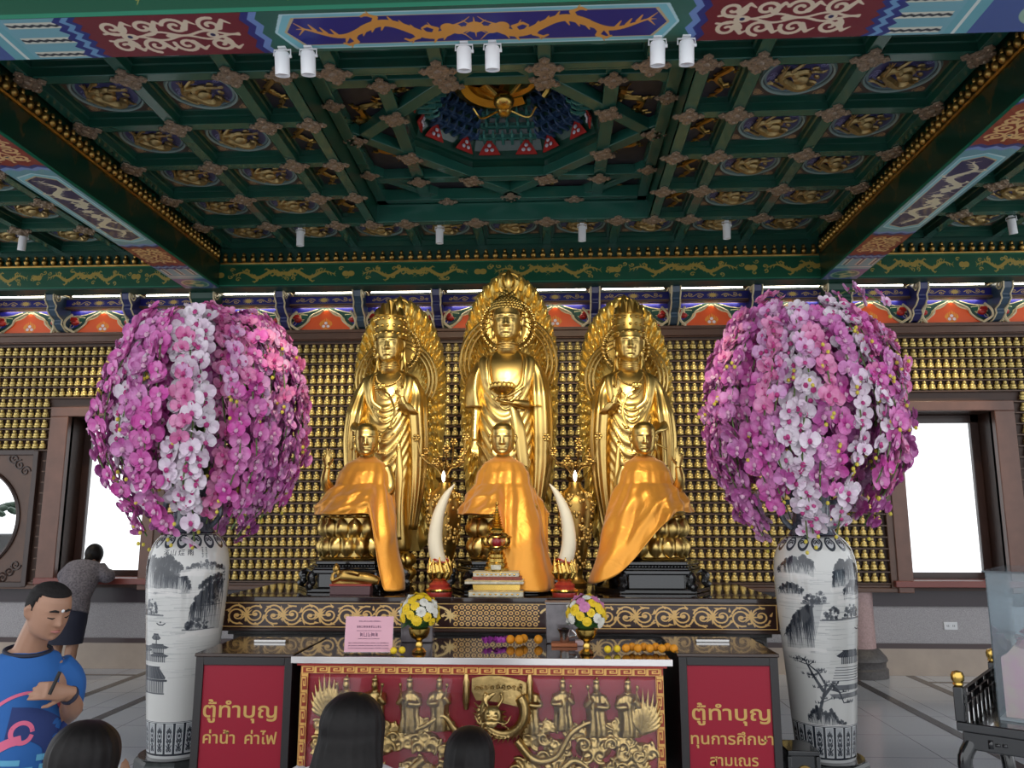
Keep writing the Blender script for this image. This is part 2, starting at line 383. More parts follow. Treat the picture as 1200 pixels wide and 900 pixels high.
# what shows outside through the moon window: a low grey wall and a branch
tag(MB().box(-9.6, -6.75, 10.4, 10.7, -.2, 1.42).build('wall_garden', mat('garden_wall', (.30, .32, .33), .8, noise=(5, .2)), bevel=.02), 'low grey garden wall outside the moon window', 'wall', kind='structure')
tr_ = tag(empty('garden_tree', (-8.4, 11.3, 0)), 'dark garden tree seen through the moon window', 'tree')
tk = MB().tube(curve_pts([(0, 0, 0), (.05, 0, .8), (-.03, 0, 1.6), (.1, 0, 1.9)], 12), [.09] * 4 + [.07] * 9 if False else .08, 8).build('trunk', WOODD, tr_)
lf = MB()
for i in range(60):
    a = nr.uniform(0, 6.28); q = nr.uniform(0, 1) ** .5
    lf.ell((q * 1.15 * math.cos(a) + .25, q * .4 * math.sin(a), 1.74 + nr.uniform(-.1, .1) * (1.2 - q)), (nr.uniform(.08, .16), .08, .045), 4, 6, rot=(nr.uniform(-.5, .5), nr.uniform(-.5, .5), nr.uniform(0, 3)))
lf.build('foliage', mat('dark_leaves', (.03, .07, .04), .6), tr_)
tag(MB().box(-14, 14, 9.36, 16, -.3, -.2).build('ground_outside', mat('pale_paving', (.45, .45, .44), .8)), 'pale paving outside the windows', 'ground', kind='structure')

# ------------------------------------------------------------------ rows of little gilt figures
GFIG = mat('gilt_figure', (0.74, 0.55, 0.19), .32, .6, noise=(12, .2))
def figure_mesh():
    b_ = MB(); b_.ell((0, -.016, .020), (.040, .028, .021), 6, 12); b_.ell((0, -.014, .044), (.0345, .026, .030), 6, 10); b_.ell((0, -.018, .083), (.0215, .020, .0215), 6, 10)
    b_.ell((0, -.016, .105), (.009, .009, .008), 4, 6); return b_
fm = figure_mesh(); FV = np.vstack(fm.v); FF = fm.f
DXN, DZN, ZN0 = .0845, .1185, .955
def niche_ok(x, z):
    for i, (x0, x1) in enumerate(WIN):
        if x0 - .26 < x < x1 + (.19 if i == 0 else .26) and z < WZ1 + .12: return False
    if x < MX + .80 and z < 2.36: return False
    for s_ in (-1, 1):
        if abs(x - CX - s_ * 3.93) < .095 and z < 1.93: return False
    return True
near, far = [], []
for k in range(22):
    z = ZN0 + k * DZN
    for i in range(-74, 75):
        x = CX + i * DXN
        if not niche_ok(x, z) or x < -6.9 or x > 5.95: continue
        open_ = (-2.86 < x < -2.22) or (1.30 < x < 1.80) or (z > 2.0 and (-1.22 < x < -.93 or .02 < x < .29))
        (near if open_ else far).append((x, z))
near.sort(key=lambda p: p[0] ** 2 + (p[1] - 1.6) ** 2); far += near[300:]; near = near[:300]
proto = None
for x, z in near:
    if proto is None:
        proto = o = fm.build('niche_figure', GFIG); 
    else:
        o = proto.copy(); COL.objects.link(o)
    o.location = (x, YW - .012, z)
    tag(o, 'tiny gilt seated figure in the rows covering the back wall between statues and vases', 'figurine', 'tiny gilt figures in rows on the back wall')
nv = len(FV); V = np.concatenate([FV + np.array((x, YW - .012, z)) for x, z in far]); F = [[i + k * nv for i in f] for k in range(len(far)) for f in FF]
me = bpy.data.meshes.new('niche_figures'); me.from_pydata(V.tolist(), [], F); me.materials.append(GFIG); me.polygons.foreach_set('use_smooth', [True] * len(F))
o = bpy.data.objects.new('niche_figures', me); COL.objects.link(o); tag(o, 'hundreds more tiny gilt seated figures lining the back wall', 'figurines', kind='stuff')
sh = MB()
for k in range(23):
    z = ZN0 - .007 + k * DZN
    segs = [(-7.0, 6.0)] if z > WZ1 + .12 else [(MX + .80 if z < 2.36 else -7.0, WIN[0][0] - .22), (WIN[0][1] + .16, WIN[1][0] - .17), (WIN[1][1] + .22, 6.0)]
    for a, b_ in segs: sh.box(a, b_, YW - .05, YW, z - .012, z)
tag(sh.build('trim_8', mat('shelf_wood', (.10, .045, .02), .4, noise=(7, .3)), smooth=False), 'thin brown shelves carrying the rows of gilt figures', 'shelves', kind='structure')

# ------------------------------------------------------------------ painted frieze: blue board, cloud panels with flames, scroll brackets
NB = 11; PX = .865
def scroll_band(cv, x0, x1, y, h, col, wd):
    c = (x0 + x1) / 2; d = (x1 - x0) / 2
    for k in range(14):
        a = k * math.pi / 7; cv.line([(c, y), (c + math.cos(a) * h * .55, y + math.sin(a) * h * .42)], wd * 1.2, col, w2=wd * .3)
    cv.circ(c, y, h * .28, col)
    for s_ in (-1, 1):
        cv.line([(c + s_ * d * (.25 + .5 * t), y + h * .22 * math.sin(t * 7)) for t in np.linspace(0, 1, 20)], wd, col, w2=wd * .5)
        cv.line(spiral(c + s_ * d * .36, y - h * .12, h * .24, 1.2, 0, s_), wd * .8, col); cv.line(spiral(c + s_ * d * .60, y + h * .1, h * .24, 1.2, 2, -s_), wd * .8, col); cv.line(spiral(c + s_ * d * .76, y - h * .1, h * .18, 1.1, 1, s_), wd * .7, col)
cv = Canvas(512, 84, srgb(22, 22, 110)); scroll_band(cv, 20, 492, 42, 70, srgb(206, 170, 92), 7)
cv.rect(0, 0, 512, 5, srgb(190, 160, 110)); cv.rect(0, 79, 512, 84, srgb(120, 100, 60))
M_BLUE = image_mat('blue_scroll_board', cv.out(), .4)
def cloud_canvas():
    W, H = 512, 168; cv = Canvas(W, H, srgb(14, 52, 44)); cr = srgb(222, 206, 160); c = W / 2
    half = [(0, 150), (22, 138), (40, 118), (64, 104), (92, 96), (112, 80), (118, 62), (132, 44), (156, 26), (186, 12), (186, 0), (0, 0)]
    def sym(f, col, grow=0.0):
        P = [(c + x + (grow if x else 0), y + (grow if y > 1 else 0)) for x, y in f]; Q = [(2 * c - x, y) for x, y in P][::-1]; cv.poly(P + Q, col)
    for s_ in (-1, 1):
        X = lambda x: c + s_ * x
        cv.poly([(X(x), y) for x, y in ((40, 168), (256, 168), (256, 132), (150, 134), (100, 150))], srgb(38, 38, 140))
        cv.line([(X(x), y) for x, y in ((60, 160), (120, 140), (165, 132), (256, 130))], 6, cr)
        cv.poly([(X(x), y) for x, y in ((185, 122), (230, 126), (236, 92), (200, 86), (176, 100))], srgb(190, 40, 30))
        cv.line([(X(x), y) for x, y in ((185, 122), (230, 126), (236, 92), (200, 86), (176, 100))], 5, cr, closed=True)
        cv.poly([(X(x), y) for x, y in ((128, 118), (176, 122), (168, 84), (134, 82))], srgb(16, 76, 60)); cv.line([(X(x), y) for x, y in ((128, 118), (176, 122), (168, 84), (134, 82))], 5, cr, closed=True)
        cv.poly([(X(x), y) for x, y in ((150, 74), (214, 76), (236, 40), (196, 20), (160, 44))], srgb(40, 44, 160)); cv.line([(X(x), y) for x, y in ((150, 74), (214, 76), (236, 40), (196, 20), (160, 44))], 6, cr, closed=True)
        cv.line([(X(x), y) for x, y in ((236, 0), (250, 50), (244, 110), (256, 150))], 7, cr); cv.line(spiral(X(224), 60, 26, 1, 1, s_), 5, cr)
    sym(half, srgb(12, 60, 50), 26); sym(half, srgb(224, 208, 160), 12); sym(half, srgb(238, 92, 30), 3)
    for k in range(9):
        a = (k - 4) * .24; n_ = 70 - abs(k - 4) * 7
        cv.line([(c + math.sin(a) * 18, 22), (c + math.sin(a * 1.3) * 42 + 4 * math.sin(k * 2), 22 + n_ * .6), (c + math.sin(a * .8) * 52, 24 + n_)], 17, srgb(240, 156, 48), w2=3)
    cv.circ(c, 34, 34, srgb(236, 140, 40), ry=26)
    for x, y in ((0, 56), (-15, 33), (15, 33)): cv.circ(c + x, y, 13.5, srgb(210, 90, 50)); cv.circ(c + x, y, 11, srgb(240, 222, 225))
    return cv.out()
M_CLOUD = image_mat('cloud_flame_panel', cloud_canvas(), .4)
CREAM = mat('cream_edge', (.62, .52, .33), .5); NAVY = mat('navy_paint', (.012, .016, .10), .35, coat=.2); TEAL = mat('teal_paint', (.008, .05, .055), .35, coat=.2); TEALB = mat('blue_grey_paint', (.028, .06, .10), .35, coat=.2)
RED = mat('red_lacquer', (.42, .02, .015), .35); TUBE = mat('cove_light', (1, .97, .85), .4, emit=((1.0, .93, .74), 14.0))
HOLD = mat('lamp_metal', (.5, .5, .48), .4, .5)
fz = MB().box(L_, R_, YW + .005, YW + .05, 3.70, 4.3).build('trim_7', DGREEN, smooth=False); tag(fz, 'deep green painted band under the ceiling beam', 'frieze', kind='structure')
def arm_profile():
    return [(0, 0), (-.10, .02), (-.17, .07), (-.16, .12), (-.24, .15), (-.30, .20), (-.29, .25), (-.35, .30), (-.36, .36), (-.32, .42), (-.25, .435), (-.19, .40), (-.14, .41), (0, .41)]
for k in range(-NB, NB):
    xc = CX + (k + .5) * PX
    if xc < -8.4 or xc > 7.6: continue
    o = solid_panel('frieze_panel', [(xc - PX / 2, YW - .02, 3.705), (xc + PX / 2, YW - .02, 3.705), (xc + PX / 2, YW - .02, 3.97), (xc - PX / 2, YW - .02, 3.97)], (0, .02, 0), M_CLOUD, fz, DGREEN)
    q = MB()
    for s_ in (-1, 1):   # raised cloud lobes either side of the flame
        q.tube(curve_pts([(xc + s_ * .03, YW - .03, 3.95), (xc + s_ * .17, YW - .035, 3.875), (xc + s_ * .2, YW - .035, 3.81), (xc + s_ * .31, YW - .03, 3.72)], 16), .011, 6)
    q.build('cloud_moulding', CREAM, fz)
    o = solid_panel('blue_board', [(xc - PX / 2, YW - .13, 3.985), (xc + PX / 2, YW - .13, 3.985), (xc + PX / 2, YW - .13, 4.08), (xc - PX / 2, YW - .13, 4.08)], (0, .05, 0), M_BLUE, fz, NAVY)
    MB().box(xc - PX / 2, xc + PX / 2, YW - .15, YW - .07, 3.963, 3.983).build('board_rail', WOOD, fz, smooth=False)
    lt = tag(empty('cove_light', (xc, YW - .09, 4.125)), 'slim glowing tube light above the blue frieze boards', 'light', 'tube lights along the frieze')
    MB().tube([(-.34, 0, 0), (.34, 0, 0)], .010, 8).build('glowing_tube', TUBE, lt)
    MB().box(-.36, .36, -.02, .03, -.036, -.012).build('holder', HOLD, lt, smooth=False)
    lt = tag(empty('cove_light', (xc, YW - .05, 3.985)), 'slim tube light hidden behind the frieze boards', 'light', 'lower tube lights behind the frieze')
    MB().tube([(-.30, 0, 0), (.30, 0, 0)], .010, 6).build('glowing_tube', TUBE, lt)
for k in range(-NB, NB + 1):
    xc = CX + k * PX
    if xc < -8.4 or xc > 7.6: continue
    big = k in (-4, 4)
    t = .13 if big else .046; pr_ = arm_profile()
    o = tag(empty('scroll_bracket', (xc, YW - .02, 3.705)), 'dark blue scroll bracket with cream outline carved under the ceiling beam', 'bracket', 'scroll brackets along the frieze')
    MB().prism(pr_, (-t, 0, 0), (0, 1, 0), (0, 0, 1), (2 * t, 0, 0)).build('bracket_body', TEALB if k % 2 == 0 and not big else (DGREEN if big else NAVY), o, smooth=False, bevel=.012)
    for s_ in (-1, 1):
        MB().tube([(s_ * (t + .002), a, b_) for a, b_ in pr_], .009, 5).build('cream_outline', CREAM, o)
        MB().tube([(s_ * (t + .004), a, b_) for a, b_ in spiral(-.27, .355, .062, 1.6, 2.2, 1, 26)], .008, 5).build('scroll_line', CREAM, o)
        MB().tube(curve_pts([(s_ * (t + .09), -.05, .0), (s_ * (t + .02), -.12, .05), (s_ * (t + .03), -.14, .12), (s_ * (t + .08), -.10, .2)], 10), .014, 5).build('cloud_hook', CREAM, o)
        MB().ell((s_ * (t + .075), -.03, .12), (.045, .04, .032), 6, 8).build('cloud_boss', RED, o)

# ------------------------------------------------------------------ painted beams
def scroll_field(cv, x0, x1, H, col, wd, dark=None):
    L = x1 - x0
    for s_ in (-1, 1):
        yc = H / 2 + s_ * H * .21
        cv.line([(x0 + L * t, H / 2 + s_ * H * .05 * (1 + math.sin(t * math.pi * 6))) for t in np.linspace(.04, .96, 40)], wd * .8, col)
        for k, q in enumerate((.12, .34, .56, .80)):
            cv.line(spiral(x0 + L * q, yc + s_ * H * .01, H * .185, 1.35, k * 1.7, s_ * (1 if k % 2 else -1), 30, .2), wd * 1.1, col, w2=wd * .9)
            cv.line([(x0 + L * (q + .05), H / 2 + s_ * H * .16), (x0 + L * (q + .10), H / 2 + s_ * H * .34), (x0 + L * (q + .145), H / 2 + s_ * H * .26)], wd * 1.7, col, w2=3)
    cv.circ(x0 + L * .2, H / 2, H * .12, col, ry=H * .08); cv.circ(x0 + L * .5, H / 2, H * .10, col, ry=H * .06); cv.circ(x0 + L * .78, H / 2, H * .09, col, ry=H * .07)
    if dark is not None:
        for q in (.2, .78): cv.circ(x0 + L * q, H / 2, H * .035, dark)
def zigzag(x, H, a, s_=1, n=5):
    return [(x + s_ * (a if i % 2 else 0), H * i / (2 * n)) for i in range(2 * n + 1)]
def beam_canvas(L, cart, redz, strip, H=112, red=(110, 34, 44), field=(22, 34, 122), fig=(214, 150, 72), scr=(216, 202, 176), edge=(120, 188, 200), rim=(34, 96, 84), dr=True):
    """underside of a beam: half-lengths (m) of centre cartouche, red scroll fields and striped ends"""
    W = 2048; cv = Canvas(W, H, srgb(70, 92, 150), 1); u = W / L; c = W / 2
    for s_ in (-1, 1):
        X = lambda m_: c + s_ * m_ * u
        x0, x1 = sorted((X(redz), X(strip))); cv.rect(x0, 0, x1, H, srgb(116, 168, 180))
        for k in range(3):
            y = H * (.14 + .36 * k); cv.rect(x0 + 8, y - 5, x1 - 8, y + 11, srgb(206, 206, 190)); cv.line([(q, y + 2 + 3 * (i % 2)) for i, q in enumerate(np.linspace(x0 + 10, x1 - 10, 16))], 5, srgb(40, 50, 60))
        cv.rect(min(X(strip), X(strip + .12)), 0, max(X(strip), X(strip + .12)), H, srgb(104, 166, 176)); cv.rect(min(X(strip + .04), X(strip + .06)), 0, max(X(strip + .04), X(strip + .06)), H, srgb(210, 220, 214))
        cm = X((strip + .12 + L / 2) / 2); cv.circ(cm, H / 2, H * .55, srgb(150, 180, 160), ry=H * .40); cv.circ(cm, H / 2, H * .48, srgb(60, 120, 104), ry=H * .34)
        for p_, w0, w1 in dragon(cm + H * .38, H / 2, H * .8, H * .5, -1): cv.line(p_, w0, srgb(196, 190, 140), w2=w1)
        for off, col in ((.11, (34, 48, 120)), (.07, (104, 150, 190)), (.035, (34, 48, 120)), (0, red)):
            z = zigzag(X(redz + off - .02), H, s_ * .035 * u); cv.poly(z + [(X(cart), H), (X(cart), 0)], srgb(*col))
        x0, x1 = sorted((X(cart + .14), X(redz - .06))); scroll_field(cv, x0, x1, H, srgb(*scr), H * .062, srgb(30, 36, 80))
        for off, col in ((.125, (34, 48, 120)), (.085, (108, 140, 196)), (.045, rim), (.0, rim)):
            z = zigzag(X(cart + off - .03), H, s_ * .03 * u, n=3); cv.poly(z + [(c, H), (c, 0)], srgb(*col))
    def hexa(e, g):
        x = (cart - g) * u; k = .07 * u; t = H * (.5 - e)
        return [(c - x, H / 2), (c - x + k, H - t), (c + x - k, H - t), (c + x, H / 2), (c + x - k, t), (c - x + k, t)]
    cv.rect(c - (cart - .06) * u, 0, c + (cart - .06) * u, H, srgb(*rim))
    for e, g, col in ((.43, .02, (180, 214, 220)), (.40, .035, edge), (.34, .07, (190, 170, 130)), (.32, .085, field)): cv.poly(hexa(e, g), srgb(*col))
    for s_ in (-1, 1):
        if dr:
            for p_, w0, w1 in dragon(c + s_ * .10 * u, H / 2, (cart - .28) * u, H * .72, s_, 1.6): cv.line(p_, w0 * .9, srgb(*fig), w2=w1)
        else: pass
    if dr:
        cv.circ(c, H / 2, H * .13, srgb(*fig))
        for k in range(8): cv.line([(c, H / 2), (c + H * .24 * math.cos(k * .785), H / 2 + H * .24 * math.sin(k * .785))], 6, srgb(*fig), w2=1)
    return cv.out()
M_FB = image_mat('front_beam_painting', beam_canvas(6.6, 1.06, 2.02, 2.42), .45)
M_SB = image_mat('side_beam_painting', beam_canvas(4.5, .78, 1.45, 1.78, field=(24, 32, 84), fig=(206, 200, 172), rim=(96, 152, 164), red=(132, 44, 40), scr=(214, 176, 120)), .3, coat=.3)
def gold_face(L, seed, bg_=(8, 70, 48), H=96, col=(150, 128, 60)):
    cv = Canvas(2048, H, srgb(*bg_), 1); q = np.random.RandomState(seed); n_ = int(L / .75); W = 2048 / n_
    for i in range(n_):
        for p_, w0, w1 in dragon(i * W + (10 if i % 2 else W - 10), H * .5, W * .72, H * .62, 1 if i % 2 else -1): cv.line(p_, w0 * .9, srgb(*col), w2=w1)
        cv.circ(i * W + (W * .95 if i % 2 else W * .03), H * .5, H * .13, srgb(*col))
        for k in range(6): cv.line(spiral(i * W + q.uniform(0, W), H * q.uniform(.2, .8), H * .1, 1, q.uniform(0, 6)), 4, srgb(*col), .8)
    cv.rect(0, 0, 2048, 4, srgb(30, 110, 84)); cv.rect(0, H - 5, 2048, H, srgb(30, 110, 84)); return cv.out()
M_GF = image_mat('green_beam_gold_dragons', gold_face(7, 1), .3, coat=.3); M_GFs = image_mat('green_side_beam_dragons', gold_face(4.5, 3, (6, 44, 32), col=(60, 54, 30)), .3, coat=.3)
ZB, ZR = 4.07, 4.50
XI, XO = 3.21, 3.57
def beam(name, x0, x1, y0, y1, z0, z1, faces, label):
    """a timber beam whose named faces carry painted boards"""
    o = MB().box(x0, x1, y0, y1, z0 + .004, z1).build(name, DGREEN, smooth=False); tag(o, label, 'beam', kind='structure')
    e = .003
    for f, m_ in faces.items():
        P = {'under_y': [(x0, y1, z0), (x0, y0, z0), (x1, y0, z0), (x1, y1, z0)][1:] + [(x0, y1, z0)],
             'under_x': [(x0, y0, z0), (x1, y0, z0), (x1, y1, z0), (x0, y1, z0)], 'front': [(x0, y0 - e, z0), (x1, y0 - e, z0), (x1, y0 - e, z1 - .09), (x0, y0 - e, z1 - .09)],
             'right': [(x1 + e, y0, z0), (x1 + e, y1, z0), (x1 + e, y1, z1 - .09), (x1 + e, y0, z1 - .09)], 'left': [(x0 - e, y1, z0), (x0 - e, y0, z0), (x0 - e, y0, z1 - .09), (x0 - e, y1, z1 - .09)]}[f]
        if f == 'under_y': P = [(x0, y0, z0), (x0, y1, z0), (x1, y1, z0), (x1, y0, z0)]
        t = {'u': (0, 0, .004), 'f': (0, e, 0), 'r': (-e, 0, 0), 'l': (e, 0, 0)}[f[0]]
        solid_panel('painted_' + {'u': 'soffit', 'f': 'face', 'r': 'face', 'l': 'face'}[f[0]], P, t, m_, o, DGREEN)
    return o
def beads(name, p0, p1, inward, parent, sp=.083):
    p0, p1 = np.array(p0, float), np.array(p1, float); L = np.linalg.norm(p1 - p0); n_ = int(L / sp); q = MB(); a = np.array(inward, float)
    for i in range(n_):
        c = p0 + (p1 - p0) * (i + .5) / n_; c = c + a * .02
        q.ell(c, (.032, .032, .036), 5, 8); q.ell(c + np.array((0, 0, .048)), (.02, .02, .022), 4, 6)
    o = q.build(name, GOLDD, parent)
    MB().tube([p0 + a * .012 - np.array((0, 0, .045)), p1 + a * .012 - np.array((0, 0, .045))], .014, 6).build('gilt_moulding', GOLDD, parent)
    return o
fb = beam('beam_front', CX - 3.9, CX + 3.9, 3.55, 3.9, ZB, 4.75, {'front': M_GF}, 'green painted front ceiling beam with gold dragons and a blue cartouche')
solid_panel('painted_soffit', [(CX - 3.3, 3.55, ZB), (CX + 3.3, 3.55, ZB), (CX + 3.3, 3.9, ZB), (CX - 3.3, 3.9, ZB)], (0, 0, .004), M_FB, fb, DGREEN)
for i, s_ in enumerate((-1, 1)):
    x0, x1 = sorted((CX + s_ * XI, CX + s_ * XO))
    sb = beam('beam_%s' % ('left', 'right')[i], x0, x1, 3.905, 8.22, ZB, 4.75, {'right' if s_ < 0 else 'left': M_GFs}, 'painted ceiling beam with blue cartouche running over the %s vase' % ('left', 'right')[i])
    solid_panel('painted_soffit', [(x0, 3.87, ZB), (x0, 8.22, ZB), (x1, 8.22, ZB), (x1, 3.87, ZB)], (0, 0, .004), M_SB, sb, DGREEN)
    beads('bead_moulding', (CX + s_ * XI, 3.9, 4.40), (CX + s_ * XI, 8.15, 4.40), (-s_, 0, 0), sb)
bb_ = beam('beam_back', L_, R_, 8.22, 8.44, ZB, 4.75, {}, 'green back ceiling beam with gold dragons above the frieze')
for a, b_ in ((CX - XI, CX + XI), (CX - XO - 5, CX - XO), (CX + XO, CX + XO + 5)):
    solid_panel('painted_face', [(a, 8.215, ZB + .02), (b_, 8.215, ZB + .02), (b_, 8.215, 4.33), (a, 8.215, 4.33)], (0, .004, 0), M_GF, bb_, DGREEN)
    beads('bead_moulding', (a + .02, 8.21, 4.38), (b_ - .02, 8.21, 4.38), (0, -1, 0), bb_, sp=.1)

# ------------------------------------------------------------------ coffered ceiling
ce = MB(); ce.box(L_, R_, .5, 9.2, 5.75, 5.85); ce.box(CX - 6.75, CX + 6.75, 3.56, 3.62, 4.75, 5.75); ce.box(CX - 6.75, CX + 6.75, 8.9, 8.96, 5.3, 5.75)  # top slab cut short near the camera to let open sky brighten the floor
for s_ in (-1, 1): ce.box(CX + s_ * 6.72 - .03, CX + s_ * 6.72 + .03, 3.56, 8.74, 4.5, 5.75)  # upright closures, added unseen around the coffers to block leaking sky light
ce = ce.build('ceiling', DGREEN, smooth=False); tag(ce, 'green coffered ceiling with gilt dragon medallions', 'ceiling', kind='structure')
G = .695; YR = [4.12, 4.82, 5.50, 6.18, 6.86, 7.54, 8.22]; XR = [.35, 1.045, 1.74, 2.435, 3.13]
CP = Canvas(192, 192, srgb(84, 66, 56)); 
CP.circ(96, 96, 92, srgb(140, 172, 164)); CP.circ(96, 96, 84, srgb(40, 44, 58)); CP.circ(96, 96, 80, srgb(112, 140, 144)); CP.circ(96, 96, 74, srgb(66, 66, 112))
q = np.random.RandomState(5)
for i in range(26):
    a = q.uniform(0, 6.28); r0 = q.uniform(20, 66); CP.line(spiral(96 + r0 * math.cos(a), 96 + r0 * math.sin(a), 9, 1.2, a), 3, srgb(130, 130, 176))
for sx in (14, 178):
    for sy in (14, 178):
        for k in range(4): CP.line(spiral(sx + q.uniform(-9, 9), sy + q.uniform(-9, 9), 10, 1.3, q.uniform(0, 6)), 3.5, srgb(176, 138, 100))
M_CP = image_mat('coffer_painting', CP.out(), .4)
MEDAL = mat('medallion_gilt', (.46, .33, .14), .45, .8, noise=(30, .35))
def coffer_proto(lx, ly, narrow=False):
    """stepped green tray with painted board, ring and gilt dragon in relief; origin at its centre, z = 0 at rib soffit"""
    b_ = MB(); hx, hy = lx / 2, ly / 2
    def ring(h0x, h0y, z0, h1x, h1y, z1):
        b_.grid(np.array([[(sx * h0x, sy * h0y, z0) for sx, sy in ((-1, -1), (1, -1), (1, 1), (-1, 1))], [(sx * h1x, sy * h1y, z1) for sx, sy in ((-1, -1), (1, -1), (1, 1), (-1, 1))]]), wrapv=True)
    steps = [(hx, hy, 0), (hx - .004, hy - .004, .055), (hx - .018, hy - .018, .06), (hx - .022, hy - .022, .095), (hx - .035, hy - .035, .10)]
    for a, c in zip(steps, steps[1:]): ring(*a, *c)
    o = b_.build('coffer_panel', GREEN, smooth=False)
    px, py = hx - .035, hy - .035
    s_ = solid_panel('painted_board', [(-px, -py, .10), (-px, py, .10), (px, py, .10), (px, -py, .10)][::-1], (0, 0, .01), M_CP if not narrow else mat('coffer_navy', (.04, .035, .05), .5, noise=(20, .5)), o, DGREEN)
    d = MB()
    if not narrow:
        t = np.linspace(0, 1, 48); rr = px * (.43 + .08 * np.sin(t * 19) - .30 * t ** 1.5); aa = .6 + t * 6.6
        d.tube(np.stack([rr * np.cos(aa), rr * np.sin(aa), .08 + 0 * t], 1), .026 * (1.25 - .8 * t) * px / .24, 6)
        d.ell((.02, .0, .06), (.055, .045, .03), 6, 8); d.ell((-.03, -.04, .065), (.03, .03, .02), 5, 6)
        for a, L1 in ((.4, .60), (1.5, .52), (2.3, .62), (3.5, .52), (4.3, .60), (5.5, .56)):
            e = np.array((L1 * px * math.cos(a + .35), L1 * px * math.sin(a + .35))); d.tube(curve_pts([(.36 * px * math.cos(a), .36 * px * math.sin(a), .075), (.48 * px * math.cos(a - .15), .48 * px * math.sin(a - .15), .06), (*e, .08)], 8), .012, 5)
            for da in (-.5, 0, .5): d.tube([(*e, .08), (e[0] + .045 * math.cos(a + 1.1 + da), e[1] + .045 * math.sin(a + 1.1 + da), .088)], [.008, .003], 4)
        for k in range(7):
            a = k * .9 + .1; d.ell((.50 * px * math.cos(a) , .50 * px * math.sin(a), .088), (.028, .02, .012), 4, 6, rot=(0, 0, a + .8))
        d.build('gilt_dragon', MEDAL, o)
        r_ = MB(); r_.tube([(px * .90 * math.cos(a), py * .90 * math.sin(a), .095) for a in np.linspace(0, 6.283, 36, endpoint=False)], .013, 5, closed=True)
        r_.build('ring_moulding', mat('pale_ring', (.22, .30, .28), .4), o)
    else:
        for p_, w0, w1 in dragon(-py * .85, 0, 2 * py * .85, px * 1.9, 1, 1.6, 20):
            d.tube([(y, x, .085) for x, y in p_], np.linspace(w0, w1, len(p_)) / 2.4 + .002, 5)
        d.build('gilt_dragon', GOLDD, o)
    return o
RW = .046
def place(src, x, y, z, first):
    o = src if first else dup(src); o.parent = ce; o.location = (x, y, z); return o
full = coffer_proto(G - 2 * RW, .68 - 2 * RW); nar = coffer_proto(.345 - 2 * RW, .68 - 2 * RW, True); nfull = nnar = 0
WH = 1.36
allx = [-x for x in XR[::-1]] + XR
side = [XO + .06 + G * i for i in range(5)]
for j in range(len(YR) - 1):
    yc = (YR[j] + YR[j + 1]) / 2
    for i in range(len(allx) - 1):
        xc = (allx[i] + allx[i + 1]) / 2
        if 4.8 < yc < 7.5 and abs(xc) < 1.4: continue
        place(full, CX + xc, yc, ZR, nfull == 0); nfull += 1
    if 4.8 < yc < 7.5:
        for s_ in (-1, 1): place(nar, CX + s_ * (1.395 + 1.74) / 2, yc, ZR, nnar == 0); nnar += 1
    for s_ in (-1, 1):
        for i in range(4): place(full, CX + s_ * (side[i] + side[i + 1]) / 2, yc, ZR, False)
def rib(x0, x1, y0, y1, z0=ZR, h=.19):
    b_ = MB(); b_.box(x0, x1, y0, y1, z0, z0 + h)
    return b_.build('rib', GREEN2, ce, bevel=.006)
def rosette_proto():
    b_ = MB()
    for k in range(8):
        a = k * math.pi / 4; L_k = .13 if k % 2 == 0 else .088
        p = np.array([(0, 0), (L_k * .3, .016), (L_k * .5, .040), (L_k * .62, .026), (L_k * .78, .036), (L_k, 0), (L_k * .78, -.036), (L_k * .62, -.026), (L_k * .5, -.040), (L_k * .3, -.016)]); c, s_ = math.cos(a), math.sin(a); p = p @ np.array([[c, s_], [-s_, c]])
        b_.prism(p.tolist(), (0, 0, -.004 - .004 * (k % 2)), (1, 0, 0), (0, 1, 0), (0, 0, -.012)); b_.ell((c * L_k * .72, s_ * L_k * .72, -.018), (.014, .014, .01), 4, 6)
    b_.ell((0, 0, -.012), (.034, .034, .02), 6, 10)
    return b_.build('rosette', BRONZE, ce)
ro = rosette_proto(); nro = [0]
def rosette(x, y, z=ZR, sc=1.0, rz=0):
    o = ro if nro[0] == 0 else dup(ro); nro[0] += 1; o.location = (x, y, z); o.scale = (sc, sc, 1); o.rotation_euler = (0, 0, rz); return o
Y0, Y1 = 3.87, 8.22
for x in allx:
    if abs(x) > 1.4: rib(CX + x - RW, CX + x + RW, Y0, Y1)
    else:
        rib(CX + x - RW, CX + x + RW, Y0, YR[1] - .05); rib(CX + x - RW, CX + x + RW, YR[5] + .05, Y1)
for s_ in (-1, 1): rib(CX + s_ * 1.395 - RW, CX + s_ * 1.395 + RW, YR[1] - RW, YR[5] + RW)
for y in YR[:-1]:
    if YR[1] < y < YR[5]:
        for s_ in (-1, 1):
            a, b_ = sorted((CX + s_ * 1.395, CX + s_ * XI)); rib(a, b_, y - RW, y + RW, h=.185)
    else: rib(CX - XI, CX + XI, y - RW, y + RW, h=.185)
    for s_ in (-1, 1):
        a, b_ = sorted((CX + s_ * XO, CX + s_ * (XO + 3.2))); rib(a, b_, y - RW, y + RW, h=.185)
for s_ in (-1, 1):
    for x in side: rib(CX + s_ * x - RW, CX + s_ * x + RW, Y0, Y1)
for y in YR[:-1]:
    for x in allx:
        if abs(x) > 1.4 or not (YR[1] < y < YR[5]): rosette(CX + x, y)
    for s_ in (-1, 1):
        if YR[1] <= y <= YR[5]: rosette(CX + s_ * 1.395, y, sc=.9)
        for x in side[1:4]: rosette(CX + s_ * x, y)
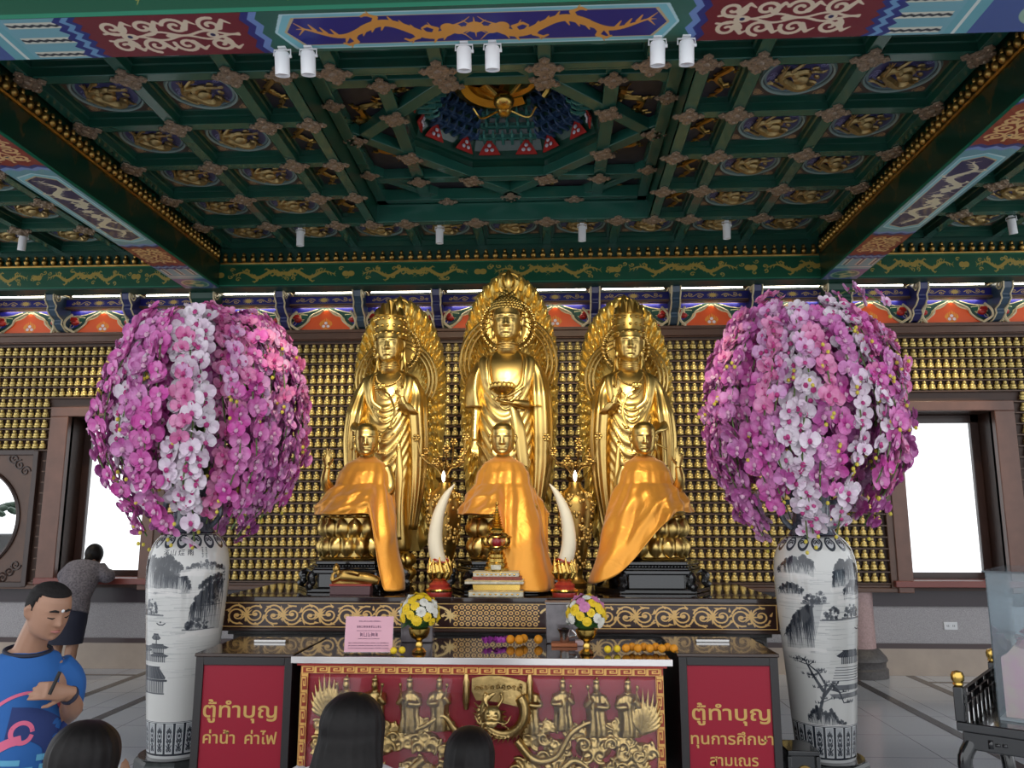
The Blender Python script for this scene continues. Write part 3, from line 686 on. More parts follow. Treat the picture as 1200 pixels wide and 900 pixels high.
# ---- central well: square pit, star of crossing ribs, octagonal drum with bracket tiers and a coiled dragon
WY = 6.18; WX = CX; ZS = 4.72
pit = MB(); hw = 1.337
pit.grid(np.array([[(WX + sx * hw, WY + sy * hw, ZR - .002) for sx, sy in ((-1, -1), (1, -1), (1, 1), (-1, 1))], [(WX + sx * hw, WY + sy * hw, ZS + .1) for sx, sy in ((-1, -1), (1, -1), (1, 1), (-1, 1))]]), wrapv=True)
pit.build('well_side', GREEN, ce, smooth=False)
A = .84
def oct_pts(ap, z): 
    r0 = ap / math.cos(math.pi / 8); return [(WX + r0 * math.cos(math.pi / 8 + k * math.pi / 4), WY + r0 * math.sin(math.pi / 8 + k * math.pi / 4), z) for k in range(8)]
# star soffit board with octagonal hole
n8 = oct_pts(A + .05, ZS + .1); sqp = []
for k in range(8):
    x, y, _ = n8[k]; d = max(abs(x - WX), abs(y - WY)); sqp.append((WX + (x - WX) / d * hw, WY + (y - WY) / d * hw, ZS + .1))
bd = MB(); bd.grid(np.array([n8, sqp]), wrapv=True)
for sx in (-1, 1):
    for sy in (-1, 1): bd.add([(WX + sx * hw, WY + sy * hw, ZS + .1), (WX + sx * hw, WY + sy * hw * .41, ZS + .1), (WX + sx * hw * .41, WY + sy * hw, ZS + .1)], [(0, 1, 2)])
bd.build('star_board', mat('coffer_navy', (.04, .035, .05), .5), ce, smooth=False)
def bar(p, q_, wd=.055, z0=ZS, h=.1, m_=GREEN2):
    p, q_ = np.array(p[:2]), np.array(q_[:2]); d = q_ - p; L = np.linalg.norm(d); d /= L; nrm = np.array((-d[1], d[0])) * wd; b_ = MB()
    V = [(*(p + nrm), z0), (*(p - nrm), z0), (*(q_ - nrm), z0), (*(q_ + nrm), z0)]
    b_.prism([(0, 0)], (0, 0, 0), (1, 0, 0), (0, 1, 0), (0, 0, 1)) if False else b_.add(V + [(x, y, z0 + h) for x, y, _ in V], [(0, 1, 2, 3), (7, 6, 5, 4), (0, 4, 5, 1), (1, 5, 6, 2), (2, 6, 7, 3), (3, 7, 4, 0)])
    return b_.build('rib', m_, ce, bevel=.006)
rot = lambda x, y, a: (WX + x * math.cos(a) - y * math.sin(a), WY + x * math.sin(a) + y * math.cos(a))
for k in range(4):
    a = k * math.pi / 2
    bar(rot(-1.3, A, a), rot(1.3, A, a)); bar(rot(-A - .35, A, a + math.pi / 4), rot(A + .35, A, a + math.pi / 4), z0=ZS - .004)
    bar(rot(-hw, hw - .06, a), rot(hw, hw - .06, a), .05, ZS - .03, .12)
    bar(rot(-.62, 1.42, a + math.pi / 4), rot(.62, 1.42, a + math.pi / 4), .045, ZS + .01)
for x, y, _ in oct_pts(A, 0): rosette(x, y, ZS - .01, .95, .39)
for k in range(4):
    rosette(*rot(A, A, k * math.pi / 2), ZS - .01, .85); rosette(*rot(A * 1.414 + .05, 0, k * math.pi / 2), ZS - .01, .85)
    for s_ in (-1, 1): rosette(*rot(1.26, s_ * .62, k * math.pi / 2), ZS - .035, .75)
def squiggle(x, y, L, h, rz, z=ZS + .085):
    d = MB(); M_ = Matrix.Translation((x, y, z)) @ Matrix.Rotation(rz, 4, 'Z')
    for p_, w0, w1 in dragon(-L / 2, 0, L * .9, h, 1, 1.4, 22): d.tube([(u, v, 0) for u, v in p_], np.linspace(w0, w1, len(p_)) / 2.2 + .002, 5, M=M_)
    return d.build('gilt_dragon', GOLDD, ce)
for k in range(4):
    a = k * math.pi / 2
    for s_ in (-1, 1): squiggle(*rot(1.07, s_ * .34, a), .46, .22, a + math.pi / 2 + s_ * .55); squiggle(*rot(1.13, s_ * .98, a), .30, .14, a + s_ * .78)
    squiggle(*rot(.68, .68, a), .26, .1, a + math.pi / 4 * 3)
# drum
ZD = [(A - .02, ZS + .0), (A - .03, ZS + .16), (A - .06, ZS + .17), (A - .08, ZS + .24), (A - .28, ZS + .66), (A - .28, ZS + .72), (A - .34, ZS + .72), (A - .36, ZS + .80)]
dr = MB(); dr.grid(np.array([oct_pts(a, z) for a, z in ZD]), wrapv=True)
dr.build('well_drum', GREEN, ce, smooth=False)
tp = MB(); tp.add(oct_pts(A - .36, ZS + .80), [tuple(range(8))]); tp.build('well_crown', mat('dark_oxblood', (.06, .008, .01), .5), ce, smooth=False)
rd = MB(); rd.grid(np.array([oct_pts(A - .265, ZS + .665), oct_pts(A - .27, ZS + .715)]), wrapv=True); rd.build('red_ring', RED, ce, smooth=False)
TEALG = mat('teal_bracket', (.06, .24, .21), .4); NAVG = mat('navy_bracket', (.04, .09, .19), .4)
def tier_proto(m_, nm):
    """one bracket cluster: hooked tongue, cross arm and three little cups"""
    b_ = MB(); b_.box(-.012, .012, -.10, .03, 0, .028); b_.tube([(0, -.10, .014), (0, -.135, .03), (0, -.145, .06)], [.014, .012, .006], 5); b_.box(-.05, .05, -.07, -.045, .01, .03)
    for x in (-.045, 0, .045): b_.box(x - .016, x + .016, -.078, -.038, .03, .052, taper=1.3)
    return b_.build(nm, m_, ce, smooth=False)
tp_ = [tier_proto(TEALG, 'bracket_cluster'), tier_proto(NAVG, 'bracket_cluster')]; used = [0, 0]; cnt = 0; rest = MB()
for k in range(8):
    a = k * math.pi / 4 + math.pi / 2
    for lv in range(5):
        t = lv / 4; ap = A - .13 - .15 * t; z = ZS + .285 + .37 * t; wid = 2 * ap * math.tan(math.pi / 8) - .08; n_ = 6 - (lv + 1) // 2
        for i in range(n_):
            u = ((i + .5) / n_ - .5) * wid; c = k % 2
            if k in (1, 2, 3, 5, 6, 7) and False: pass
            x, y = rot(ap, u, a - math.pi / 2 + math.pi / 2 * 0)
            far = math.sin(a - math.pi / 2) > -.2
            if far and cnt < 98:
                o = tp_[c] if not used[c] else dup(tp_[c]); used[c] = 1; cnt += 1
                o.location = (x, y, z); o.rotation_euler = (0, 0, a - math.pi); o.scale = (1, 1, 1)
            else:
                M_ = Matrix.Translation((x, y, z)) @ Matrix.Rotation(a - math.pi, 4, 'Z')
                rest.box(-.012, .012, -.13, .03, 0, .03, M=M_); rest.box(-.055, .055, -.075, -.04, .01, .05, M=M_)
o = rest.build('bracket_tiers', TEALG, ce, smooth=False); tag(o, kind='stuff')
PEARL = mat('pearl_paint', (.6, .58, .66), .3)
for k in range(8):
    a = k * math.pi / 4
    for s_ in (-1, 1):
        u = s_ * .17; b_ = MB(); x, y = rot(A - .105, u, a); M_ = Matrix.Translation((x, y, ZS + .185)) @ Matrix.Rotation(a - math.pi / 2, 4, 'Z') @ Matrix.Rotation(-.0, 4, 'X')
        b_.prism([(-.10, 0), (.10, 0), (.06, .07), (0, .15), (-.06, .07)], (0, 0, 0), (1, 0, 0), (0, -.25, .97), (0, -.012, 0), M=M_)
        o = b_.build('red_flame_board', RED, ce, smooth=False)
        q = MB()
        for px, pz in ((-.026, .035), (.026, .035), (0, .075)): q.ell((px, -.025 - pz * .25, pz), (.019, .012, .019), 5, 8, M=M_)
        q.build('pearl', PEARL, o)
dg_ = MB(); t = np.linspace(0, 1, 60); rr = .42 * (1 - .38 * t); aa = 1.2 + t * 7.5
dg_.tube(np.stack([WX + rr * np.cos(aa), WY + rr * np.sin(aa), ZS + .60 - .06 * np.sin(t * 9)], 1), .095 * (1.1 - .7 * t), 8)
hx, hy = WX - .02, WY - .02
dg_.tube([(WX + .1, WY + .28, ZS + .66), (WX + .16, WY + .1, ZS + .56), (WX + .02, WY + .02, ZS + .46), (WX, WY + .04, ZS + .36)], [.07, .075, .07, .06], 8)
dg_.ell((WX, WY + .05, ZS + .34), (.09, .11, .08), 8, 10); dg_.ell((WX, WY + .12, ZS + .28), (.06, .08, .04), 6, 8)
for s_ in (-1, 1):
    dg_.tube([(WX + s_ * .05, WY, ZS + .36), (WX + s_ * .14, WY - .08, ZS + .42), (WX + s_ * .18, WY - .05, ZS + .5)], [.02, .014, .005], 6); dg_.tube(curve_pts([(WX + s_ * .06, WY + .15, ZS + .3), (WX + s_ * .2, WY + .22, ZS + .28), (WX + s_ * .27, WY + .16, ZS + .34)], 10), .009, 5)
    dg_.tube(curve_pts([(WX + s_ * .25, WY + .1, ZS + .65), (WX + s_ * .38, WY + .2, ZS + .56), (WX + s_ * .34, WY + .3, ZS + .52)], 10), .03, 6)
dg_.build('coiled_dragon', GOLD, ce)
# ------------------------------------------------------------------ bodies: head, hands, drapery
G2 = lambda x, z, cx, cz, sx, sz: np.exp(-((x - cx) / sx) ** 2 - ((z - cz) / sz) ** 2)
HEADK = [(.50, .0, .0, .0), (.485, .10, .11, .12), (.45, .18, .21, .22), (.38, .26, .30, .32), (.27, .315, .365, .40), (.12, .335, .395, .43), (0, .33, .395, .41), (-.12, .325, .385, .34), (-.24, .31, .375, .24), (-.35, .272, .36, .14), (-.43, .205, .33, .06), (-.48, .10, .28, .0), (-.5, .0, .2, -.1)]
def head_pts(h=1.0, wide=1.0, nose=1.0, soft=1.0, nu=60, nv=72, statue=True):
    """face looks to -y, chin at z = 0, crown at z = h"""
    z = -.5 + 1.0 * (1 - np.cos(np.linspace(0, math.pi, nu))) / 2; z = z[::-1]; K = interp(HEADK[::-1], z)
    a = np.linspace(-math.pi, math.pi, nv, endpoint=False); a = a - .35 * np.sin(a)
    P = np.zeros((nu, nv, 3))
    for i in range(nu):
        hw, f, b_ = K[i]; c, s_ = np.cos(a), np.sin(a); e = .88
        x = hw * np.sign(s_) * np.abs(s_) ** e; y = np.where(c > 0, -f * np.abs(c) ** e, b_ * np.abs(c) ** e) if True else 0
        P[i, :, 0] = x; P[i, :, 1] = y; P[i, :, 2] = z[i]
    X, Z = P[..., 0], P[..., 2]; fr = np.clip(-P[..., 1] / .3, 0, 1) ** .7; ax = np.abs(X)
    d = 0 * X
    nz = np.clip((.10 - Z) / .24, 0, 1) * (Z > -.15) + np.clip((Z + .19) / .04, 0, 1) * (Z <= -.15)
    d += nose * .115 * np.exp(-(X / .048) ** 2) * nz; d += nose * .035 * G2(ax, Z, .055, -.125, .03, .03)
    d += .028 * G2(ax, Z, .13, .095, .10, .03) - .034 * G2(ax, Z, .135, .035, .075, .045) + .028 * G2(ax, Z, .137, .018, .058, .028) - (.008 if statue else .006) * G2(ax, Z, .137, -.004, .06, .010)
    d += .034 * G2(X, Z, 0, -.238, .085, .018) + .036 * G2(X, Z, 0, -.285, .07, .022) - .026 * G2(X, Z, 0, -.262, .09, .009) - .014 * G2(ax, Z, .1, -.262, .02, .02)
    d += .034 * G2(X, Z, 0, -.42, .08, .05) - .015 * G2(X, Z, 0, -.345, .09, .03) + .018 * G2(ax, Z, .17, -.10, .08, .09) - .018 * G2(X, Z, 0, .2, .2, .05) * 0
    P[..., 1] -= d * fr; P[..., 0] *= wide; P[..., 2] += .5
    return P * h
def add_head(mb, M, h, wide=1.0, nose=1.0, ear=1.0, lobe=1.0, statue=True, nu=60, nv=72):
    P = head_pts(h, wide, nose, nu=nu, nv=nv, statue=statue); mb.loft(P, True, M)
    for s_ in (-1, 1):
        ex = s_ * .335 * wide * h
        mb.tube([(ex, .03 * h, .36 * h), (ex + s_ * .03 * h, .06 * h, .44 * h), (ex + s_ * .045 * h, .06 * h, .54 * h), (ex + s_ * .03 * h, .02 * h, .60 * h), (ex + s_ * .005 * h, -.03 * h, .56 * h)], np.array([.03, .045, .05, .04, .02]) * h * ear, 8, M=M)
        mb.ell((ex + s_ * .006 * h, .03 * h, .47 * h), (.03 * h * ear, .07 * h, .12 * h), 6, 8, M=M)
        if lobe > 1: mb.tube([(ex, .03 * h, .4 * h), (ex - s_ * .01 * h, .02 * h, .2 * h), (ex - s_ * .02 * h, .02 * h, .1 * h)], np.array([.04, .045, .03]) * h, 8, M=M)
def add_hand(mb, M, L=.18, curl=(.3, .35, .4, .45), thumb=.5, side=1, spread=.09, n=7):
    """wrist at the origin, fingers along +z, palm facing -y, thumb towards side*x"""
    s = L / .18; mb.loft([[(s * (cx + w * math.cos(a)), s * (.004 + t * math.sin(a)), s * z) for a in np.linspace(0, 6.283, 10, endpoint=False)] for z, cx, w, t in ((-.03, 0, .022, .017), (.0, 0, .025, .017), (.03, .002 * side, .036, .016), (.07, 0, .04, .014), (.095, 0, .037, .011))], True, M)
    for k, (fx, fl) in enumerate(((.028, .072), (.010, .080), (-.009, .074), (-.027, .058))):
        a = 0; p = np.array((side * fx, .002, .085)); pts = [p - np.array((0, 0, .02)), p]; sp = (1.5 - k) * spread * side
        for q, seg in enumerate((.45, .32, .25)):
            a += curl[k] * (1, 1.25, .9)[q]; d = np.array((math.sin(sp) * math.cos(a), -math.sin(a), math.cos(a) * math.cos(sp))); p = p + d * fl * seg; pts.append(p)
        mb.tube(np.array(pts) * s, np.array([.0095, .0095, .0088, .0078, .0058]) * s, n, M=M)
    b0 = np.array((side * .022, -.004, .02)); d1 = np.array((side * math.sin(.75), -.35 - .3 * thumb, math.cos(.75))); d2 = np.array((side * math.sin(.75 - thumb), -.4 - .5 * thumb, math.cos(.75 - thumb)))
    d1 /= np.linalg.norm(d1); d2 /= np.linalg.norm(d2)
    mb.tube(np.array([b0, b0 + d1 * .032, b0 + d1 * .05 + d2 * .005, b0 + d1 * .05 + d2 * .032]) * s, np.array([.014, .0115, .0098, .0065]) * s, n, M=M)
def aim(p, d, up=(0, -1, 0)):
    """matrix at p whose +z runs along d and whose -y looks towards up"""
    z = Vector(d).normalized(); y = -(Vector(up) - z * Vector(up).dot(z)).normalized(); x = y.cross(z)
    M_ = Matrix((x, y, z)).transposed().to_4x4(); M_.translation = Vector(p); return M_
ridge = lambda u, p=1.6: (0.5 + 0.5 * np.cos(2 * math.pi * u)) ** p
def drape(path, wx, wy, folds=5, amp=.02, n=40, k=40, ph=0.0, axis=(1, 0, 0)):
    """a hanging gathered cloth: loft along path, widths wx (across) and wy (depth) with lengthwise pleats"""
    P = curve_pts(path, k); m = len(P); WX_ = np.interp(np.linspace(0, 1, m), np.linspace(0, 1, len(wx)), wx); WY_ = np.interp(np.linspace(0, 1, m), np.linspace(0, 1, len(wy)), wy)
    a = np.linspace(0, 2 * math.pi, n, endpoint=False); rings = []; ax = np.array(axis, float)
    ay = np.array((-ax[1], ax[0], 0))
    for i in range(m):
        g = 1 + amp / max(WX_[i], .02) * (ridge(a * folds / (2 * math.pi) + ph + .25 * math.sin(3 * i / m)) - .4) * min(1, 3 * i / m)
        rings.append(P[i] + np.outer(np.cos(a) * WX_[i] * g, ax) + np.outer(np.sin(a) * WY_[i] * g, ay))
    return rings

# ------------------------------------------------------------------ standing gilt statues
GST = mat('statue_gold', (0.70, 0.49, 0.165), .33, 1.0, noise=(3, .12)); GHALO = mat('halo_gold', (0.76, 0.55, 0.16), .38, .85, noise=(7, .2)); GSTD = mat('statue_gold_dark', (0.62, 0.42, 0.12), .33, 1.0, noise=(9, .3))
def robe_rings(chest):
    keys = [(0, .25, .17, .0), (.04, .27, .19, .0), (.3, .265, .19, -.005), (.7, .265, .2, -.01), (1.05, .275, .205, -.02), (1.3, .275, .205, -.025), (1.5, .265, .19, -.02), (1.68, .285, .19, -.01), (1.78, .30, .18, .0), (1.85, .295, .155, .005), (1.90, .24, .125, .01), (1.94, .15, .10, .01), (1.97, .095, .085, .005), (2.03, .082, .08, -.005), (2.10, .08, .08, -.01)]
    z = np.concatenate([np.linspace(0, 1.8, 120), np.linspace(1.81, 2.10, 26)]); K = sinterp(keys, z)
    a = np.linspace(-math.pi, math.pi, 128, endpoint=False); rings = []
    for i, q in enumerate(z):
        rx, ry, cy = K[i]; s_, c = np.sin(a), np.cos(a); x = rx * s_; y = cy - ry * c; xi = s_; front = np.clip(c, 0, 1)
        low = np.clip((1.25 - q) / .5, 0, 1) * np.clip(q / .1, .3, 1)
        d = .017 * low * (ridge(a * 13 / 6.283 + .35 * math.sin(q * 3.1) + .12 * np.sin(5 * a), 1.3) - .45) * (.35 + .65 * np.abs(xi) ** .7)
        mid_ = np.exp(-((q - 1.15) / .42) ** 4)
        u = (q - .42 * xi ** 2 - .06 * xi) / .125
        d += .017 * mid_ * front ** .6 * (ridge(u, 1.4) - .4)
        up = np.clip((q - 1.45) / .2, 0, 1) * np.clip((1.93 - q) / .06, 0, 1)
        bare = np.clip((.62 - np.abs(xi)) / .06, 0, 1) * (front > 0) * np.clip((q - chest) / .05, 0, 1)
        d += .013 * up * (1 - bare) * (ridge(np.abs(xi) * 4.2 - q * .8, 1.3) - .2) + .016 * up * (1 - bare)
        d -= .012 * bare * up
        n_ = np.stack([s_ / rx, -c / ry], 1); n_ /= np.linalg.norm(n_, axis=1)[:, None]
        rings.append(np.stack([x + n_[:, 0] * d, y + n_[:, 1] * d, np.full_like(x, q)], 1))
    return rings
def leaf_r(t, wide, peak):  # outline of the flame halo in (x, z), t over 0..2pi from the bottom
    pass
def mandorla(parent, zb, zt, wmax, zc, ycen=.0, xo=0.0):
    """pointed halo of flames behind a statue; relief of swirling tongues"""
    H = zt - zb; nu, nv = 44, 420
    keys = [(0, .26), (.06, .36), (.2, .43), (.45, .485), (.60, .5), (.72, .49), (.80, .45), (.87, .385), (.93, .285), (.965, .18), (.985, .10), (1.0, .0)]
    s = np.linspace(0, 1, nv // 2); s = 1 - (1 - s) ** 1.35
    hw = sinterp(keys, s)[:, 0] * wmax; right = np.stack([hw, zb + H * s], 1); left = right[::-1] * np.array((-1, 1)); O = np.vstack([right, left[1:]])
    L = np.arange(len(O)); fl = .024 * (np.mod(L * .11, 1.0) ** 1.2); cen = np.array((0, zb + .58 * H)); dirn = O - cen; dn = dirn / (np.linalg.norm(dirn, axis=1)[:, None] + 1e-9)
    O = O + dn * fl[:, None]
    P = []
    for i, t in enumerate(np.linspace(0, 1, nu)):
        Q = cen + (O - cen) * (1 - t) ** 1.0 * np.array((1, 1)) if i else O
        band = min(1, t / .06) * min(1, max(0, (.52 - t) / .08)); ro = np.floor(t * 7.0); fo = t * 7.0 - ro
        sg_ = np.where(L < len(O) / 2, 1.0, -1.0); cell = L * .11 + sg_ * .9 * t * 3 + .5 * (ro % 2) + sg_ * .30 * np.sin(t * 22)
        dep = -.05 * (1 - abs(2 * t - .5)) - .060 * band * (1 - np.abs(2 * np.mod(cell, 1.0) - 1) ** 1.6) * (.55 + .45 * math.sin(math.pi * min(1, fo * .9 + .1)))
        lean = -.10 * np.clip((Q[:, 1] - (zb + .6 * H)) / (.4 * H), 0, 1) ** 2
        P.append(np.stack([Q[:, 0] + xo, ycen + dep * (1 if i else .3) + lean, Q[:, 1]], 1))
    b_ = MB(); P = np.array(P); b_.grid(P)
    bk = P[0].copy(); bk[:, 1] += .05; b_.grid(np.array([P[0], bk])); b_.add(bk, [tuple(range(len(bk)))[::-1]])
    o = b_.build('flame_halo', GHALO, parent, angle=28)
    q = MB()   # jewel at the point
    q.lathe([(0, -.10), (.035, -.06), (.055, 0), (.04, .06), (.012, .11), (0, .13)], (xo, ycen - .15, zt - .12), 12, False, .6); q.tube([(xo + .1 * math.cos(a), ycen - .13, zt - .14 + .12 * math.sin(a) + .02 * math.cos(2 * a)) for a in np.linspace(0, 6.283, 24, endpoint=False)], .018, 6, closed=True)
    q.build('halo_jewel', GSTD, parent)
    return o
def halo_rings(parent, zc, r, y, xo=0.0, disc=True):
    if disc: MB().lathe([(0, 0), (r * .78, 0), (r * .8, .02), (0, .02)], (0, 0, 0), 40, M=Matrix.Translation((xo, y, zc)) @ Matrix.Rotation(R(90), 4, 'X')).build('halo_disc', GSTD, parent)
    for rr, n_, br in ((r, 34, .020), (r * .82, 28, .015)):
        b_ = MB(); 
        for k in range(n_): a = k * 2 * math.pi / n_; b_.ell((xo + rr * math.cos(a), y - .02, zc + rr * math.sin(a)), (br, br * .8, br), 5, 8)
        b_.tube([(xo + rr * math.cos(a), y, zc + rr * math.sin(a)) for a in np.linspace(0, 6.283, 40, endpoint=False)], br * .55, 6, closed=True)
        b_.build('bead_ring', GST, parent)
    for rr in (r * 1.45, r * 1.62, r * 1.78):
        MB().tube([(xo + rr * math.cos(a), y - .01, zc - r * 1.35 + rr * math.sin(a)) for a in np.linspace(-.5, math.pi + .5, 40)], .015, 6).build('halo_arc', GST, parent)
def necklace(parent, pts, r=.011, n_=26):
    b_ = MB(); C = curve_pts(pts, n_)
    for p in C: b_.ell(p, r, 5, 7)
    b_.tube(C, r * .5, 5); return b_.build('necklace', GST, parent)
def arm_part(parent, pts, rad, hand_dir, palm, side, curl, thumb=.4, L=.19, nm='arm', m_=None):
    b_ = MB(); b_.tube(curve_pts(pts, 18), np.interp(np.linspace(0, 1, len(curve_pts(pts, 18))), np.linspace(0, 1, len(rad)), rad), 12)
    add_hand(b_, aim(pts[-1], hand_dir, palm), L, curl, thumb, side, .05)
    o = b_.build(nm, m_ or GST, parent); bake(o, .005, 2); return o
def big(o, k=1.16, zc=2.0):
    o.scale = (k, k, k); o.location = (0, -.01, zc * (1 - k)); return o
def standing(x, y, z, s, kind, label):
    root = tag(empty('standing_statue', (x, y, z)), label, 'statue'); root.scale = (s, s, s); mir = -1 if kind == 'right' else 1
    b_ = MB(); b_.loft(robe_rings(1.52 if kind == 'mid' else 1.5)); b_.build('robe', GST, root, angle=0)
    hd = MB(); M_ = Matrix.Translation((0, -.045, 2.02)) @ Matrix.Rotation(R(4), 4, 'X'); add_head(hd, M_, .36, .98, .85, 1.0, 2.0); hd.tube([(0, -.005, 1.92), (0, -.01, 2.0), (0, -.01, 2.1)], [.10, .085, .09], 20)
    for k in range(3): hd.tube([(.088 * math.cos(a), -.012 + .088 * math.sin(a), 1.965 + .022 * k) for a in np.linspace(0, 6.283, 30, endpoint=False)], .009, 6, closed=True)
    big(hd.build('head', GST, root, angle=0))
    # collar edges of the open robe
    for s_ in (-1, 1):
        MB().tube(curve_pts([(s_ * .12, .0, 1.925), (s_ * .165, -.115, 1.86), (s_ * .165, -.175, 1.72), (s_ * .14, -.205, 1.58), (s_ * .05, -.215, 1.5)], 24), .016, 8).build('collar', GST, root)
    q = MB(); 
    for k in range(3): q.tube(curve_pts([(-.16 + .02 * k, -.195, 1.56 - .05 * k), (0, -.225, 1.47 - .065 * k), (.17 - .02 * k, -.195, 1.57 - .05 * k)], 14), .017, 7)
    bake(q.build('waist_folds', GST, root), .008, 2)
    if kind == 'mid':
        hb = MB(); q = np.random.RandomState(2)
        for k in range(11):
            t = (k + .5) / 11 * 1.72; n_ = max(1, int(2 * math.pi * math.sin(t) / .2)); 
            for i in range(n_):
                a = i * 2 * math.pi / n_ + k * .5; px, py, pz = .138 * math.sin(t) * math.sin(a), -.155 * math.sin(t) * math.cos(a), .165 * math.cos(t)
                if py < -.04 and pz < .02 + 0 * px: continue
                hb.ell((px, py - .03, pz + 2.255), (.020, .020, .020), 5, 7)
        hb.ell((0, -.03, 2.25), (.125, .14, .152), 10, 16); hb.ell((0, -.02, 2.415), (.062, .066, .05), 8, 12)
        for k in range(5):
            n_ = (10, 9, 7, 4, 1)[k]
            for i in range(n_): a = i * 6.283 / n_ + k; t = k / 5 * 1.5; hb.ell((.066 * math.cos(t) * math.cos(a), -.02 + .068 * math.cos(t) * math.sin(a), 2.40 + .07 * math.sin(t)), .018, 5, 7)
        big(hb.build('curled_hair', GSTD, root))
        big(MB().ell((0, -.185, 2.285), (.016, .012, .016), 6, 8).build('brow_jewel', GST, root))
        # viewer's left arm hangs, palm outwards; sleeve to the elbow
        sl = MB(); sl.loft(drape([(-.23, -.01, 1.86), (-.285, -.01, 1.72), (-.305, -.015, 1.55), (-.30, -.03, 1.38)], (.06, .085, .10, .115), (.09, .11, .12, .11), 5, .014, 40, 24)); sl.build('sleeve', GST, root, angle=0)
        arm_part(root, [(-.30, -.02, 1.5), (-.295, -.045, 1.36), (-.30, -.09, 1.18), (-.30, -.12, 1.06)], (.055, .05, .042, .032), (0, -.15, -1), (0, -1, -.1), -1, (.12, .15, .2, .25), .3)
        # other arm bent across the waist with a long hanging sleeve, hand under the bowl
        sl = MB(); sl.loft(drape([(.23, -.01, 1.86), (.285, -.01, 1.70), (.31, -.03, 1.5), (.325, -.04, 1.2), (.315, -.03, .85), (.275, -.03, .48)], (.06, .085, .11, .115, .11, .07), (.09, .11, .14, .13, .11, .08), 7, .024, 48, 44)); sl.build('sleeve', GST, root, angle=0)
        sl = MB(); sl.loft(drape([(.30, -.06, 1.40), (.22, -.19, 1.37), (.12, -.255, 1.385)], (.085, .085, .075), (.085, .075, .06), 5, .012, 32, 16, axis=(.6, .8, 0))); sl.build('cuff', GST, root, angle=0)
        arm_part(root, [(.2, -.2, 1.39), (.12, -.25, 1.395), (.07, -.275, 1.40)], (.045, .04, .03), (-1, -.12, .1), (0, 0, 1), 1, (.1, .12, .15, .2), .2)
        sl = MB(); sl.loft(drape([(.05, -.19, 1.40), (.11, -.2, 1.15), (.15, -.19, .85), (.17, -.17, .5)], (.05, .07, .06, .03), (.045, .05, .045, .03), 4, .016, 32, 28)); sl.build('hanging_fold', GST, root, angle=0)
        bw = MB(); bw.lathe([(.0, 0), (.05, .0), (.052, .012), (.028, .03), (.03, .045), (.075, .07), (.105, .12), (.112, .155), (.105, .158), (.09, .12), (.0, .08)], (-.03, -.30, 1.42), 28)
        for k in range(14): a = k * 6.283 / 14; bw.ell((-.03 + .098 * math.cos(a), -.30 + .098 * math.sin(a), 1.55), (.024, .024, .034), 5, 7)
        bw.build('lotus_bowl', GSTD, root)
        halo_rings(root, 2.25, .27, .17); mandorla(root, .0, 2.85, .98, 2.1, .36)
    else:
        # crown, hair, jewellery
        cr = MB(); n_ = 64; a = np.linspace(0, 6.283, n_, endpoint=False); rings = []
        for zz, r0 in ((2.25, .150), (2.28, .157), (2.30, .15), (2.38, .158), (2.46, .15)):
            rings.append(np.stack([r0 * np.cos(a) * .95, -.03 + r0 * np.sin(a), zz + .0 * a], 1))
        rings.append(np.stack([.14 * np.cos(a) * .95, -.03 + .14 * np.sin(a), 2.50 + .045 * np.abs(np.sin(a * 4 + .4)) + .08 * np.exp(-((a - 4.71) / .35) ** 2)], 1)); rings.append(np.stack([.10 * np.cos(a), -.03 + .10 * np.sin(a), 2.48 + 0 * a], 1)); cr.loft(rings)
        for k in range(16):
            q = k * 6.283 / 16
            for zz in (2.29, 2.36, 2.43): cr.ell((.155 * .95 * math.cos(q + zz), -.03 + .157 * math.sin(q + zz), zz), .017, 5, 7)
        for k in (-2, -1, 0, 1, 2): q = -1.571 + k * .42; cr.tube([(.15 * math.cos(q), -.03 + .155 * math.sin(q), 2.46), (.145 * math.cos(q), -.03 + .15 * math.sin(q), 2.56 - .02 * abs(k)), (.13 * math.cos(q), -.03 + .13 * math.sin(q), 2.62 - .035 * abs(k))], [.03, .02, .004], 6)
        cr.ell((0, -.0, 2.47), (.10, .10, .09), 8, 14); big(cr.build('crown', GSTD, root))
        hb = MB(); hb.ell((0, -.02, 2.2), (.142, .148, .17), 10, 16)
        big(hb.build('hair', GSTD, root))
        for s_ in (-1, 1): MB().tube(curve_pts([(s_ * .135, .02, 2.2), (s_ * .15, .03, 2.05), (s_ * .17, .0, 1.93), (s_ * .21, -.03, 1.82)], 14), .022, 7).build('hair_lock', GSTD, root)
        for s_ in (-1, 1): MB().tube([(s_ * .125, -.02, 2.1), (s_ * .13, -.03, 2.0), (s_ * .12, -.03, 1.95)], [.014, .02, .01], 6).build('earring', GSTD, root)
        necklace(root, [(-.15, -.07, 1.90), (-.1, -.165, 1.80), (0, -.20, 1.755), (.1, -.165, 1.80), (.15, -.07, 1.90)])
        necklace(root, [(-.16, -.13, 1.82), (-.1, -.205, 1.68), (0, -.215, 1.60), (.1, -.205, 1.68), (.16, -.13, 1.82)], .009)
        for k in range(3): necklace(root, [(-.2, -.19, 1.40 - .1 * k), (-.1, -.245, 1.20 - .12 * k), (0, -.255, 1.16 - .14 * k), (.1, -.245, 1.20 - .12 * k), (.2, -.19, 1.40 - .1 * k)], .007, 30)
        m_ = mir
        # raised hand on one side
        sl = MB(); sl.loft(drape([(m_ * .24, -.01, 1.86), (m_ * .30, -.01, 1.68), (m_ * .31, -.05, 1.48), (m_ * .33, -.04, 1.15), (m_ * .32, -.03, .7), (m_ * .27, -.02, .22)], (.06, .09, .115, .11, .085, .05), (.09, .11, .14, .12, .09, .05), 7, .024, 48, 44)); sl.build('sleeve', GST, root, angle=0)
